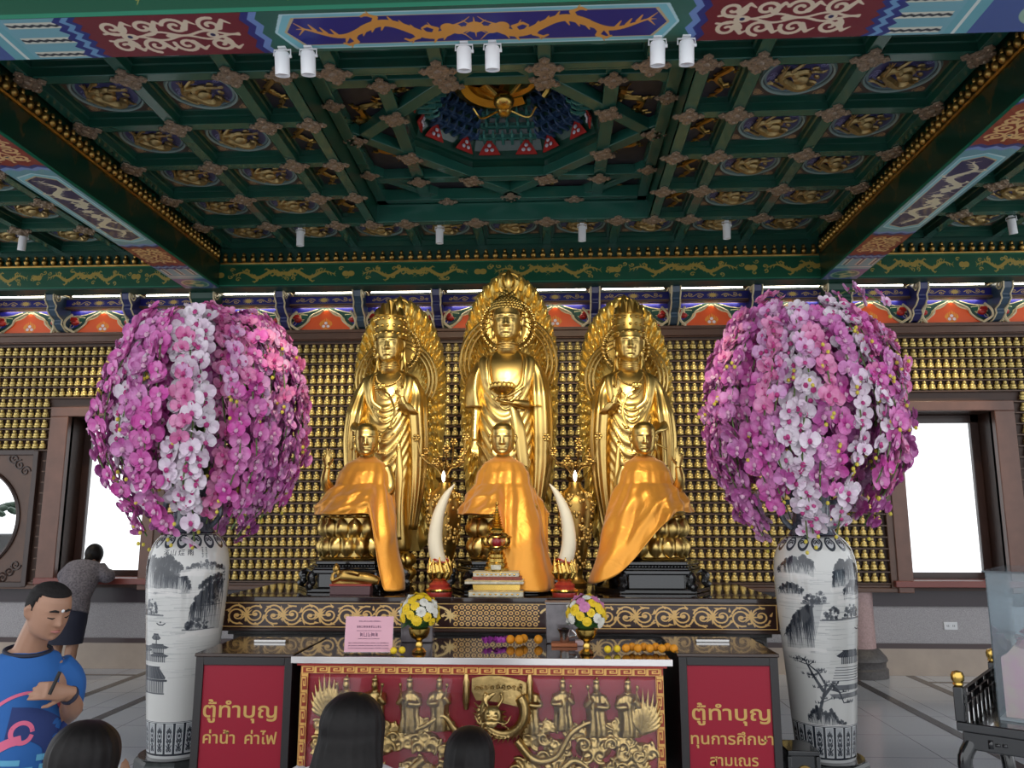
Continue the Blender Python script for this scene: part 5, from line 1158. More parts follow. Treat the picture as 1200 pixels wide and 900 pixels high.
# ------------------------------------------------------------------ two tall porcelain vases with landscapes
ZT = 1.52; CW, CH = 1700, 1520; INK = srgb(40, 44, 52)
def vase_canvas(side):
    cv = Canvas(CW, CH, srgb(204, 202, 198), 1); q = np.random.RandomState(3 if side == 'L' else 9)
    if side == 'L': X0, hwid = 217, 45.0
    else: X0, hwid = 957, 47.0
    YT, YBt = 626.0, 888.0
    def P(x, y):   # photograph-sized drawing plan -> unrolled surface
        return CW / 2 + math.asin(max(-.995, min(.995, (x - X0) / hwid))) / (2 * math.pi) * CW, (YBt - y) / (YBt - YT) * CH
    def PP(L): return [P(*p) for p in L]
    def wash(L, al, c=INK): cv.poly(PP(L), c, al)
    def mountain(top, base, n=140, dk=.8):
        n = int(n * 1.7); wash(top + [(top[-1][0], base), (top[0][0], base)], .16)
        T = np.array(top)
        for i in range(n):
            x = q.uniform(T[0, 0], T[-1, 0]); y0 = np.interp(x, T[:, 0], T[:, 1]); y1 = y0 + (base - y0) * q.uniform(.2, .95) ** 1.2; dx = q.uniform(-3, 3)
            cv.line(PP([(x, y0 + q.uniform(0, 5)), (x + dx * .5, (y0 + y1) / 2), (x + dx, y1)]), q.uniform(4, 12), INK, q.uniform(.15, dk), w2=1)
        for i in range(int(n * .5)):
            x = q.uniform(T[0, 0], T[-1, 0]); y0 = np.interp(x, T[:, 0], T[:, 1]); cv.circ(*P(x, y0 + q.uniform(-1.5, 3)), q.uniform(5, 13), INK, q.uniform(.3, .8))
        for i in range(5):
            y = base - q.uniform(-2, 5); x = q.uniform(T[0, 0], T[-1, 0]); cv.line(PP([(x - 12, y), (x, y - 1.5), (x + 12, y)]), 22, srgb(214, 210, 206), .75)
    def trees(x, y, wd, h, n=40, al=.75):
        for i in range(n): a = q.uniform(-1, 1); cv.circ(*P(x + a * wd, y - h * q.uniform(0, 1) * (1 - .5 * a * a)), q.uniform(5, 13), INK, al * q.uniform(.5, 1))
        cv.line(PP([(x - wd * 1.3, y + 1), (x, y + 1.6), (x + wd * 1.4, y + 1)]), 10, INK, .6, w2=4)
    def roof(x0, x1, y, h, lip=3):
        c = (x0 + x1) / 2; wash([(x0 - lip, y - 1.5), (x0 + 1, y + .5), (x1 - 1, y + .5), (x1 + lip, y - 1.5), (x1 - (x1 - x0) * .2, y - h), (x0 + (x1 - x0) * .2, y - h)], .88)
        for k in range(9): xx = x0 + (x1 - x0) * (k + .5) / 9; cv.line(PP([(xx, y), (c + (xx - c) * .65, y - h + .6)]), 1.6, srgb(150, 150, 150), .7)
        cv.line(PP([(x0 + (x1 - x0) * .18, y - h - .3), (x1 - (x1 - x0) * .18, y - h - .3)]), 7, INK)
    def hall(x0, x1, y0, y1):
        wash([(x0, y0), (x1, y0), (x1, y1), (x0, y1)], .55)
        for k in range(int((x1 - x0) / 3) + 1): xx = x0 + k * 3; cv.line(PP([(xx, y0), (xx, y1)]), 4, INK, .9); cv.line(PP([(xx + 1.5, y0 + 1), (xx + 1.5, y1)]), 8, srgb(190, 188, 184), .6)
    def mist(n, ya, yb):
        for i in range(n): x, y = q.uniform(X0 - 44, X0 + 44), q.uniform(ya, yb); L = q.uniform(6, 16); cv.line(PP([(x - L, y), (x, y + q.uniform(-1, 1)), (x + L, y)]), q.uniform(3, 10), INK, q.uniform(.04, .14), w2=1)
    def boat(x, y): cv.line(PP([(x - 5, y - .6), (x - 2, y + 1), (x + 3, y + 1), (x + 6, y - .8)]), 7, INK); cv.circ(*P(x, y - 2), 7, INK, .8)
    def pine(x, y, L):
        cv.line(PP(L), 26, INK, .9, w2=8)
        for (a, b_) in L[1:]:
            for k in range(3):
                sx = a + q.uniform(-12, 12); sy = b_ + q.uniform(-5, 4); cv.line(PP([(a, b_), (sx, sy)]), 6, INK, .8)
                for j in range(9): t = q.uniform(-5, 5); cv.line(PP([(sx + t, sy), (sx + t * 1.3, sy - 2.4)]), 6, INK, .7, w2=2)
    mist(110, 690, 790)
    if side == 'L':
        mountain([(172, 668), (178, 662), (186, 658), (192, 655), (198, 660), (206, 657), (214, 655), (222, 662), (230, 668), (238, 690)], 699, 210); mountain([(228, 676), (240, 664), (252, 662), (262, 668)], 676, 60, .6)
        mountain([(196, 676), (204, 668), (214, 672), (226, 678)], 700, 90); mountain([(246, 690), (254, 680), (262, 676)], 700, 60); mist(26, 690, 706); trees(193, 722, 9, 17, 60); trees(178, 722, 6, 12, 30); cv.line(PP([(172, 724), (210, 724)]), 12, INK, .5)
        mountain([(240, 716), (247, 700), (254, 690), (262, 684)], 748, 120, .85); trees(252, 712, 9, 14, 50); trees(246, 740, 10, 12, 60)
        boat(207, 734); boat(174, 743); mist(18, 706, 720)
        roof(196, 206, 752, 6, 2); cv.line(PP([(201.5, 758), (201.5, 749)]), 9, INK); roof(172, 192, 766, 5); hall(173, 191, 766, 771); roof(190, 216, 762, 4); hall(194, 212, 762, 768); roof(194, 216, 772, 4); hall(172, 214, 771, 778)
        roof(168, 216, 797, 13, 0); cv.line(PP([(167, 799), (217, 799)]), 14, INK, .9); hall(170, 214, 800, 813); cv.line(PP([(168, 814), (214, 814)]), 9, INK, .8); mist(12, 783, 796)
        mountain([(171, 834), (174, 832), (178, 840)], 852, 30)
    else:
        mountain([(911, 668), (916, 656), (921, 652), (926, 656), (932, 652), (942, 660)], 678, 110); mountain([(962, 676), (966, 664), (974, 656), (980, 660), (988, 655), (996, 664), (1003, 672)], 694, 170, .85)
        mountain([(911, 690), (918, 684), (930, 690)], 704, 60); mountain([(975, 690), (985, 680), (1003, 684)], 704, 90); mist(46, 668, 712); trees(946, 705, 8, 12, 40, .6); trees(985, 722, 10, 14, 70); trees(960, 724, 9, 14, 40); cv.line(PP([(946, 726), (1002, 723)]), 12, INK, .5)
        mountain([(912, 742), (920, 722), (930, 712), (942, 708), (950, 706), (944, 730), (938, 752)], 764, 170, .7); trees(938, 706, 8, 10, 40); boat(996, 736)
        roof(966, 1000, 768, 7); hall(970, 998, 768, 776); cv.line(PP([(1001, 776), (1001, 750)]), 12, INK); roof(997, 1004, 764, 5, 1)
        for k in range(6): cv.line(PP([(962 - k, 780 + k * 3), (1004, 780 + k * 3)]), 5, INK, .7)
        wash([(958, 800), (1004, 800), (1004, 806), (956, 806)], .7); wash([(952, 810), (1004, 808), (1003, 814), (958, 815)], .6)
        pine(945, 820, [(936, 838), (942, 820), (948, 800), (940, 786), (930, 778)]); pine(950, 810, [(945, 812), (956, 800), (966, 808), (972, 820)]); pine(930, 800, [(944, 806), (934, 790), (926, 772)])
        mountain([(924, 838), (934, 826), (946, 832), (954, 828), (962, 838), (978, 846)], 849, 120, .8)
    # collar of lappets, border bands, foot panels
    for k in range(16):
        u = (k + .5) / 16 * CW; zc = CH * (1 - 9 / 262.0)
        pts = [(u + 46 * math.cos(t) * (1 - .15 * abs(math.sin(t))), zc - 6 + 58 * math.sin(t) * (.7 if math.sin(t) > 0 else 1)) for t in np.linspace(0, 6.283, 20)]
        cv.poly(pts, INK, .9); cv.poly([(u + (a - u) * .66, zc + (b_ - zc) * .66) for a, b_ in pts], srgb(190, 190, 192)); cv.line(spiral(u - 13, zc - 4, 16, 1.2, 0, 1), 6, INK); cv.line(spiral(u + 13, zc - 4, 16, 1.2, math.pi, -1), 6, INK)
    cv.rect(0, CH - 16, CW, CH, INK); cv.rect(0, CH - 24, CW, CH - 19, INK)
    zt = CH * 42 / 262.0; cv.rect(0, 0, CW, zt, INK); cv.rect(0, zt - 8, CW, zt - 3, srgb(200, 200, 200)); cv.rect(0, 0, CW, 22, srgb(200, 200, 200)); cv.rect(0, 20, CW, 28, INK)
    for k in range(20):
        a, b_ = (k + .12) / 20 * CW, (k + .88) / 20 * CW; c = (a + b_) / 2; cv.rect(a, 34, b_, zt - 12, srgb(206, 206, 206)); cv.rect(a + 5, 39, b_ - 5, zt - 17, srgb(120, 124, 130), .5)
        for s_ in (-1, 1):
            for y in (60, 118, 180): cv.line(spiral(c + s_ * 13, y, 13, 1.3, 1.57 if s_ > 0 else 1.57, s_), 6, INK)
            cv.line([(c + s_ * 24, 90), (c, 70), (c + s_ * 20, 150), (c, 205)], 6, INK)
        cv.circ(c, 92, 9, INK); cv.circ(c, 150, 10, INK)
    # title
    T = [('溪山煙雨', 240, 205, 654)] if side == 'L' else [('溪', 991, 985, 654)]
    if side == 'L':
        for ch, xc in zip('溪山煙雨', (209, 217.5, 227, 236.5)):
            V, F = glyph_mesh(ch, .01); V = V - (V.max(0) + V.min(0)) / 2; c0 = P(xc, 650.5); 
            for f in F: cv.poly([(c0[0] + V[i, 0] * 46, c0[1] + V[i, 1] * 46) for i in f], INK)
    xs_ = ((247.5, 645),) if side == 'L' else ((987, 652),)
    for xc, y in xs_:
        for col in range(2):
            for k in range(6): c0 = P(xc + col * 3.2, y + k * 2.2); cv.line([(c0[0] - 5, c0[1] + q.uniform(-3, 3)), (c0[0] + 5, c0[1] + q.uniform(-3, 3))], 3, INK); cv.line([(c0[0] + q.uniform(-4, 4), c0[1] - 5), (c0[0] + q.uniform(-3, 3), c0[1] + 5)], 2.5, INK)
    return cv.out()
VPROF = [(.185, .0), (.192, .01), (.19, .03), (.195, .08), (.205, .2), (.222, .45), (.243, .75), (.262, 1.0), (.272, 1.18), (.272, 1.28), (.262, 1.36), (.24, 1.43), (.205, 1.48), (.165, 1.515)]
def vase(x, y, side, label):
    o = tag(empty('porcelain_vase', (x, y, .108 if side == 'L' else .138)), label, 'vase'); kv = .955 if side == 'L' else .934; o.scale = (kv, kv, kv * (.965 if side == 'L' else .955)); K = np.array(VPROF); zz = np.linspace(0, 1.515, 70); rr = sinterp([(z, r) for r, z in VPROF], zz)[:, 0]
    n = 97; a = np.linspace(0, 2 * math.pi, n); b_ = MB()
    P = np.array([[(-r * math.sin(t), r * math.cos(t), z) for t in a] for r, z in zip(rr, zz)]); b_.grid(P); b_.uv = [(t / (2 * math.pi), z / ZT) for z in zz for t in a]
    # u = .5 faces -y; increasing angle runs to +x seen from the front
    mt = image_mat('porcelain_landscape_' + side, vase_canvas(side), .12, .5, .5)
    o2 = b_.build('painted_body', mt, o, angle=0); 
    nk = MB(); nk.lathe([(.168, 1.51), (.15, 1.535), (.135, 1.57), (.125, 1.62), (.122, 1.70), (.135, 1.78), (.17, 1.83), (.175, 1.84), (.16, 1.84), (.12, 1.78), (.0, 1.70)], n=48); nk.build('neck', mat('blue_grey_porcelain', (.16, .18, .22), .15, noise=(28, .8), coat=.4), o)
    hn = MB()
    for s_ in (-1, 1): MB().tube(curve_pts([(s_ * .12, 0, 1.75), (s_ * .19, 0, 1.74), (s_ * .20, 0, 1.64), (s_ * .14, 0, 1.56)], 12), .02, 8).build('neck_handle', mat('blue_grey_porcelain', (.16, .18, .22)), o)
    MB().lathe([(.24, -.005), (.24, .0), (.19, .0)], n=40).build('foot_ring', BLACK, o)
    return o
LVX, LVY, RVX, RVY = -2.435, 5.41, 1.70, 5.41
for x, y, h, lab in ((LVX, LVY, .10, 'low dark stone plinth under the left porcelain vase'), (RVX, RVY, .13, 'low dark stone plinth under the right porcelain vase')):
    o = tag(empty('vase_plinth', (x, y, 0)), lab, 'plinth'); MB().lathe([(.25, 0), (.255, .012), (.25, h - .02), (.235, h)], n=8, ph=math.pi / 8).build('plinth_block', mat('plinth_stone', (.05, .055, .055), .15, noise=(30, .4)), o, smooth=False, bevel=.004)
vase(LVX, LVY, 'L', 'tall blue-grey painted porcelain floor vase on the left, with pavilion and boats'); vase(RVX, RVY, 'R', 'tall blue-grey painted porcelain floor vase on the right, with pine tree and rocks')

# ------------------------------------------------------------------ orchids
def orchid_mesh():
    """one blossom facing -y, about 1 wide: two broad petals, three sepals, lip"""
    V, F, M_ = [], [], []
    def petal(a, L, W, cup, mi, off=0.0):
        o = len(V); c, s_ = math.cos(a), math.sin(a)
        for i, (t, wv) in enumerate(((.04, .12), (.3, .8), (.62, 1.0), (.88, .7), (1.0, .15))):
            for j in (-1, 0, 1):
                u = L * t; v = W * wv * j * .5; y = -cup * t * t + .07 * (1 - abs(j)) * (1 if t < .9 else 0) - off; V.append((u * c - v * s_, y, u * s_ + v * c))
        for i in range(4):
            for j in range(2): k = o + i * 3 + j; F.append((k, k + 1, k + 4, k + 3)); M_.append(mi)
    petal(math.pi / 2, .48, .34, .05, 0); petal(math.radians(-40), .46, .32, .05, 0); petal(math.radians(220), .46, .32, .05, 0)
    petal(math.radians(8), .54, .62, .10, 0, .03); petal(math.radians(172), .54, .62, .10, 0, .03)
    o = len(V)
    for k in range(6): a = k * math.pi / 3; V.append((.13 * math.cos(a), -.10, -.06 + .14 * math.sin(a)))
    V.append((0, -.24, -.06)); 
    for k in range(6): F.append((o + k, o + (k + 1) % 6, o + 6)); M_.append(1)
    return np.array(V), F, M_
OV, OF, OM = orchid_mesh(); OFA = [np.array(f) for f in OF]
def petal_mat(name, c, edge):
    m_ = bpy.data.materials.new(name); m_.use_nodes = True; nt = m_.node_tree; b = nt.nodes['Principled BSDF']; b.inputs['Roughness'].default_value = .55
    n = nt.nodes.new('ShaderNodeTexNoise'); n.inputs['Scale'].default_value = 9; tc = nt.nodes.new('ShaderNodeTexCoord'); nt.links.new(tc.outputs['Object'], n.inputs['Vector'])
    r = nt.nodes.new('ShaderNodeValToRGB'); r.color_ramp.elements[0].position = .38; r.color_ramp.elements[1].position = .62; r.color_ramp.elements[0].color = (*c, 1); r.color_ramp.elements[1].color = (*edge, 1)
    nt.links.new(n.outputs[0], r.inputs[0]); nt.links.new(r.outputs[0], b.inputs['Base Color'])
    b.inputs['Subsurface Weight'].default_value = 0.0
    return m_
PET = {'magenta': petal_mat('magenta_petal', (.46, .08, .32), (.66, .27, .54)), 'deep': petal_mat('purple_petal', (.32, .045, .23), (.50, .15, .40)), 'pink': petal_mat('pink_petal', (.62, .14, .34), (.74, .30, .50)), 'white': petal_mat('white_petal', (.72, .56, .68), (.80, .72, .78)), 'hot': petal_mat('hot_magenta_petal', (.56, .06, .34), (.68, .22, .50)), 'mauve': petal_mat('mauve_petal', (.60, .28, .53), (.74, .47, .66))}
LIPW = mat('pale_lip', (.66, .38, .52), .5); LIPM = mat('magenta_lip', (.46, .04, .20), .5); STEM = mat('flower_stem', (.10, .16, .04), .6); BUD = mat('yellow_bud', (.62, .50, .06), .5)
PN = {'magenta': 'magenta', 'deep': 'dark purple', 'pink': 'pink', 'white': 'white', 'hot': 'bright magenta', 'mauve': 'mauve'}
def bouquet(x, y, zc, seed, label, skew):
    root = tag(empty('orchid_arrangement', (x, y, 1.57 * (1 - skew[2]))), label, 'flowers'); root.scale = (skew[2] * .89, skew[2] * .89, skew[2]); q = np.random.RandomState(seed)
    prof = np.array([(3.13, .10), (3.08, .30), (2.95, .50), (2.75, .62), (2.5, .70), (2.25, .73), (2.0, .70), (1.8, .60), (1.62, .47), (1.45, .36)])
    def spray(az, ztop, zend, kr, kind, sz, nm='orchid_spray', dens=.050, pathfn=None):
        zs = np.linspace(ztop, zend, 40); rr = np.interp(-zs, -prof[:, 0], prof[:, 1]) * kr; wob = .05 * np.sin(zs * 6 + az * 3); aa = az + wob
        C = np.stack([rr * np.sin(aa) * skew[0], -rr * np.cos(aa), zs], 1)
        if pathfn is not None: C = pathfn()
        stem = np.vstack([[(0, 0, 1.74), (C[0, 0] * .3, C[0, 1] * .3, (1.74 + C[0, 2]) / 2 + .25)], C[::3]]) if pathfn is None else np.vstack([[(0, 0, 1.74)], C[::2]])
        L = np.cumsum(np.r_[0, np.linalg.norm(np.diff(C, axis=0), axis=1)]); n_ = max(4, int(L[-1] / dens)); Vs, Fs, Ms = [], [], []; o = 0
        for i in range(n_):
            s_ = (i + q.uniform(-.3, .3)) / n_ * L[-1]; p = np.array([np.interp(s_, L, C[:, j]) for j in range(3)])
            d = np.array((p[0], p[1], (p[2] - 2.25) * .5)); d /= np.linalg.norm(d) + 1e-9; d = d + q.normal(0, .33, 3); d /= np.linalg.norm(d)
            p = p + d * q.uniform(-.02, .035) + q.normal(0, .018, 3); k = sz * q.uniform(.8, 1.2)
            zax = np.array((0, 0, 1.0)) + q.normal(0, .25, 3); xax = np.cross(zax, d); xax /= np.linalg.norm(xax); zax = np.cross(d, xax)
            Rm = np.stack([-xax, -d, zax], 1); Vs.append(OV @ Rm.T * k + p); Fs += [(f + o).tolist() for f in OFA]; Ms += OM; o += len(OV)
        b_ = MB(); b_.add(np.vstack(Vs), Fs); b_.mi = Ms[:]
        b_.cur = 2; b_.tube(stem, .006, 4)
        b_.cur = 3
        e = C[-1]
        for j in range(q.randint(1, 5)):
            if q.uniform() < .4: b_.ell(e + np.array((q.normal(0, .03), q.normal(0, .03) - .03, -.02 - .035 * j)), .014, 5, 6)
        if q.uniform() < .4:
            m0 = C[q.randint(8, 36)] * np.array((1.06, 1.06, 1)); 
            for j in range(3): b_.ell(m0 + q.normal(0, .03, 3), .014, 5, 6)
        o_ = b_.build(nm, [PET[kind], LIPM if kind in ('white', 'pink', 'mauve') else LIPW, STEM, BUD], root, smooth=False)
        o_['label'] = PN[kind] + ' orchid spray'; return o_
    nO = 40
    for i in range(nO):
        az = (i + .5) / nO * 2 * math.pi - math.pi + q.uniform(-.06, .06); fr = math.cos(az)
        kind = q.choice(['magenta', 'hot', 'mauve', 'deep', 'pink', 'white'], p=[.36, .2, .16, .14, .08, .06])
        f = az - skew[1]
        if abs(f + .42) < .15 or abs(f - .30) < .12: kind = 'white'
        if abs(f) > .95 and fr > -.2: kind = q.choice(['deep', 'magenta'])
        spray(az, 3.05 - q.uniform(0, .12), q.uniform(1.42, 2.0), q.uniform(.88, 1.09), kind, q.uniform(.12, .145))
    for i in range(32):
        az = (i + .5) / 32 * 2 * math.pi + q.uniform(-.1, .1); spray(az, 2.98, q.uniform(1.75, 2.15), q.uniform(.72, .84), q.choice(['deep', 'magenta', 'hot']), .125, dens=.06)
    for i in range(12):
        az = q.uniform(-1.3, 1.3); z0 = q.uniform(2.75, 3.02); spray(az, z0, z0 - q.uniform(.35, .7), q.uniform(1.0, 1.1), q.choice(['pink', 'mauve', 'magenta', 'pink']), .12, dens=.05)
    return root, spray
zc = 0
bq, spr = bouquet(LVX + .05, LVY, 2.3, 21, 'huge hanging bouquet of magenta and white orchids in the left floor vase', (1.0, .0, .965))
spr(0, 0, 0, 1, 'pink', .11, pathfn=lambda: curve_pts([(-.02, -.2, 3.02), (.12, -.28, 3.06), (.32, -.30, 2.98), (.5, -.32, 2.9), (.6, -.32, 2.75), (.66, -.32, 2.55)], 40), dens=.05)
spr(0, 0, 0, 1, 'magenta', .10, pathfn=lambda: curve_pts([(.4, -.2, 2.6), (.6, -.25, 2.3), (.62, -.25, 2.0), (.5, -.28, 1.75), (.38, -.3, 1.52)], 40))
bq, spr = bouquet(RVX - .02, RVY, 2.3, 5, 'huge hanging bouquet of magenta and white orchids in the right floor vase', (1.0, .05, .95))
spr(0, 0, 0, 1, 'mauve', .12, pathfn=lambda: curve_pts([(.1, -.05, 2.9), (.22, -.12, 3.08), (.35, -.15, 3.17), (.5, -.16, 3.15), (.66, -.16, 3.06)], 30), dens=.055)
spr(0, 0, 0, 1, 'pink', .12, pathfn=lambda: curve_pts([(-.1, -.1, 3.0), (-.2, -.15, 3.12), (-.38, -.25, 2.98), (-.45, -.3, 2.75), (-.42, -.35, 2.55)], 30), dens=.05)

# ------------------------------------------------------------------ donation boxes
PANR = mat('dark_red_panel', (.30, .010, .028), .35, spec=.3); GLET = mat('gold_lettering', (.60, .36, .10), .4); FRMB = mat('black_frame', (.018, .014, .014), .35)
CHROME = mat('steel', (.62, .60, .58), .2, 1.0); TOPW = mat('brown_box_top', (.055, .030, .020), .14, noise=(4, .4), coat=.4)
def donation_box(x0, x1, y0, y1, zt, lines, label):
    cx = (x0 + x1) / 2; o = tag(empty('donation_box', (cx, y0, 0)), label, 'donation box'); h = (x1 - x0) / 2; d = y1 - y0
    MB().box(-h, h, .02, d, 0.004, zt - .02).build('box_body', FRMB, o, bevel=.006)
    MB().box(-h - .008, h + .008, -.012, d + .005, zt - .02, zt).build('box_top', TOPW, o, bevel=.005)
    f = MB(); 
    for a, b_ in ((-h, -h + .045), (h - .045, h)): f.box(a, b_, -.008, .03, 0.004, zt - .02)
    f.box(-h + .045, h - .045, -.008, .03, zt - .065, zt - .02); f.box(-h + .045, h - .045, -.008, .03, 0.004, .05); f.build('front_frame', FRMB, o, bevel=.003)
    MB().box(-h + .045, h - .045, .004, .022, .05, zt - .065).build('red_panel', PANR, o, smooth=False)
    s_ = MB(); s_.box(-.10, .10, d * .62, d * .62 + .07, zt, zt + .018); s_.build('slot_plate', CHROME, o, bevel=.003)
    MB().box(-.085, .085, d * .62 + .025, d * .62 + .045, zt + .0181, zt + .0195).build('slot', DARK, o, smooth=False)
    for t, a, b_, zb, hh in lines:
        wrds = t.split('  '); n_ = len(wrds)
        for i, wd in enumerate(wrds): w_ = (b_ - a - .1 * (n_ - 1)) / n_; lettering(wd, -h + (a + i * (w_ + .1)) * 2 * h, -h + (a + i * (w_ + .1) + w_) * 2 * h, zb, .002, GLET, o, .014, hh)
    for t, a, b_, zb, hh in (): lettering(t, -h + a * 2 * h, -h + b_ * 2 * h, zb, .002, GLET, o, .014, hh)
    return o
donation_box(-2.035, -1.475, 4.70, 5.36, .832, [('ตู้ทำบุญ', .10, .86, .485, .112), ('ค่าน้ำ  ค่าไฟ', .115, .87, .345, .085)], 'red and black donation box with gold Thai lettering, left of the offering table')
donation_box(.70, 1.245, 4.70, 5.36, .852, [('ตู้ทำบุญ', .12, .90, .500, .105), ('ทุนการศึกษา', .10, .92, .375, .080), ('สามเณร', .28, .76, .265, .078)], 'red and black donation box with three lines of gold lettering, right of the offering table')
# small carved stool behind the right box
o = tag(empty('carved_stool', (1.41, 5.0, 0)), 'small black carved stool between the right donation box and vase', 'stool')
MB().box(-.09, .09, -.12, .12, .27, .30).build('seat', BLACK, o, bevel=.006); MB().box(-.075, .075, -.10, .10, .05, .27).build('carved_panel', BLACK, o, bevel=.004)
for sx in (-1, 1):
    for sy in (-1, 1): MB().box(sx * .08 - .012, sx * .08 + .012, sy * .11 - .012, sy * .11 + .012, 0, .27).build('leg', BLACK, o, bevel=.004)
q = MB(); q.tube([(a, -.102, b_) for a, b_ in spiral(0, .17, .05, 1.4)], .007, 5); q.build('gold_scroll', GOLDD, o)

# ------------------------------------------------------------------ offering table with gilt relief
TX0, TX1, TY0, TY1, TZ = -1.455, .655, 4.60, 5.36, .832
ot = tag(empty('offering_table', ((TX0 + TX1) / 2, TY0, 0)), 'low offering table with a gilt dragon relief on red and a dark glossy top', 'table'); hw = (TX1 - TX0) / 2; ox = (TX0 + TX1) / 2
MB().box(-hw + .01, hw - .01, .012, TY1 - TY0, TZ - .034, TZ - .001).build('table_top', TOPB, ot, smooth=False)
e = MB(); e.box(-hw, hw, 0, .012, TZ - .036, TZ); e.build('steel_edge', mat('steel_edge', (.78, .74, .72), .25, .6), ot, bevel=.002)
MB().box(-hw + .03, hw - .03, .02, .05, TZ - .05, TZ - .036).build('red_rail', RED, ot, smooth=False)
MB().box(-hw + .05, hw - .05, .06, TY1 - TY0 - .02, 0.004, TZ - .036).build('table_body', mat('dark_red_board', (.20, .012, .018), .4), ot, smooth=False)
cvm = Canvas(2048, 64, srgb(150, 52, 28), 1)
for k in range(26):
    x = 8 + k * 78.2
    for f in ([(0, 8), (0, 52), (62, 52), (62, 20), (26, 20), (26, 36), (44, 36)],): cvm.line([(x + a, b_) for a, b_ in f], 9, srgb(226, 176, 96))
    cvm.line([(x + 66, 8), (x + 72, 8), (x + 72, 52)], 6, srgb(226, 176, 96)); 
cvm.rect(0, 0, 2048, 4, srgb(230, 180, 100)); cvm.rect(0, 60, 2048, 64, srgb(230, 180, 100)); MEA = image_mat('meander_border', cvm.out(), .35)
bw = .042; zt = TZ - .05; zb = .03; xl, xr = -hw + .05, hw - .05
solid_panel('meander_border', [(xl, .03, zt - bw), (xr, .03, zt - bw), (xr, .03, zt), (xl, .03, zt)], (0, .03, 0), MEA, ot, RED)
cvv = Canvas(640, 64, srgb(150, 52, 28), 1); cvv.a[:] = cvm.a[:, :640]; MEV = image_mat('meander_side', cvv.out(), .35)
for a in (xl, xr - bw): solid_panel('meander_border', [(a + bw, .03, zb), (a + bw, .03, zt - bw), (a, .03, zt - bw), (a, .03, zb)], (0, .03, 0), MEV, ot, RED)
MB().box(xl + bw, xr - bw, .052, .062, zb, zt - bw).build('red_ground', mat('relief_red', (.33, .02, .035), .35), ot, smooth=False)
RX = lambda x: x - ox
GR = mat('relief_gold', (.72, .50, .20), .32, 1.0, noise=(14, .35), bump=(60, .5, .004))
q = np.random.RandomState(12)
def relief_figure(x, zb_, h, seed):
    r_ = np.random.RandomState(seed); b_ = MB(); k = h / .30; ph = r_.uniform(0, 6); kx = 1.28
    b_.loft([[(x + k * (kx * rx * math.cos(a) * (1 + .10 * math.cos(6 * a + ph + z * 20))) + k * sw, .045 - k * ry * max(-.1, math.sin(a)) * (1 + .12 * math.cos(9 * a + ph)), zb_ + k * z) for a in np.linspace(0, 6.283, 40, endpoint=False)] for z, rx, ry, sw in ((0, .055, .03, .0), (.04, .05, .035, .004), (.10, .042, .035, .0), (.15, .045, .035, -.004), (.19, .052, .036, 0), (.215, .046, .03, 0), (.228, .018, .018, 0), (.24, .014, .014, 0))])
    b_.ell((x, .03, zb_ + k * .258), (.021 * k, .022 * k, .028 * k), 8, 10); b_.ell((x, .025, zb_ + k * .288), (.020 * k, .016 * k, .014 * k), 6, 8); b_.tube([(x, .03, zb_ + k * .29), (x + .004, .03, zb_ + k * .315)], .008 * k, 6)
    s_ = 1 if seed % 2 else -1
    b_.tube(curve_pts([(x - s_ * .045 * k, .03, zb_ + .20 * k), (x - s_ * .06 * k, .01, zb_ + .16 * k), (x - .005, -.0 * k, zb_ + .165 * k)], 10), .015 * k, 8); b_.tube(curve_pts([(x + s_ * .045 * k, .03, zb_ + .20 * k), (x + s_ * .062 * k, .01, zb_ + .165 * k), (x + s_ * .03 * k, .0, zb_ + .20 * k)], 10), .015 * k, 8)
    b_.tube([(x + s_ * .035 * k, .0, zb_ + .15 * k), (x + s_ * .048 * k, .0, zb_ + .26 * k)], .006 * k, 6); b_.ell((x + s_ * .049 * k, .0, zb_ + .265 * k), (.012 * k, .008, .016 * k), 5, 7)
    o = b_.build('figure_relief', GR, ot); return bake(o, .006, 1)
for i, (x, z_, h) in enumerate(((-1.145, .43, .29), (-.985, .43, .29), (-.79, .43, .29), (-.625, .44, .28), (-.125, .43, .29), (.055, .45, .27), (.24, .42, .30), (.41, .42, .30))): relief_figure(RX(x), z_, h, i)
def relief_cloud(x, z_, r, seed):
    r_ = np.random.RandomState(seed); b_ = MB(); b_.ell((x, .05, z_), (r * 1.3, .02, r * .8), 8, 12)
    for k in range(5): a = k * 1.3 + seed; b_.tube([(u, .03 + .002 * k, v) for u, v in spiral(x + r * .75 * math.cos(a), z_ + r * .5 * math.sin(a), r * .55, 1.3, a, 1 if k % 2 else -1, 18)], np.linspace(r * .16, r * .09, 18), 6)
    o = b_.build('cloud_relief', GR, ot); return bake(o, .006, 1)
for i, (x, z_, r) in enumerate(((-1.27, .46, .05), (-1.10, .40, .06), (-.95, .36, .07), (-.83, .40, .06), (-.70, .38, .07), (-.56, .34, .06), (-.10, .42, .07), (.03, .36, .06), (.12, .44, .05), (.22, .36, .08), (.36, .40, .07), (.48, .34, .07), (-1.2, .26, .07), (-1.0, .22, .06), (-.75, .25, .07), (-.45, .2, .07), (-.15, .25, .07), (.1, .22, .08), (.32, .24, .07), (.5, .2, .06), (-1.06, .46, .05), (-.90, .45, .045), (-.72, .47, .045), (-.02, .47, .045), (.33, .47, .05), (-1.27, .36, .06), (.42, .30, .08), (-.6, .22, .07), (.0, .30, .07))): relief_cloud(RX(x), z_, r, i)
b_ = MB(); X = RX(-.295); t = np.linspace(0, 1, 60); a = .9 + t * 5.0; rr = .125 - .02 * t
b_.tube(np.stack([X + rr * np.sin(a) + .02, .02 - .012 * np.sin(t * 9), .55 + rr * np.cos(a)], 1), .034 * (1.05 - .6 * t), 12)
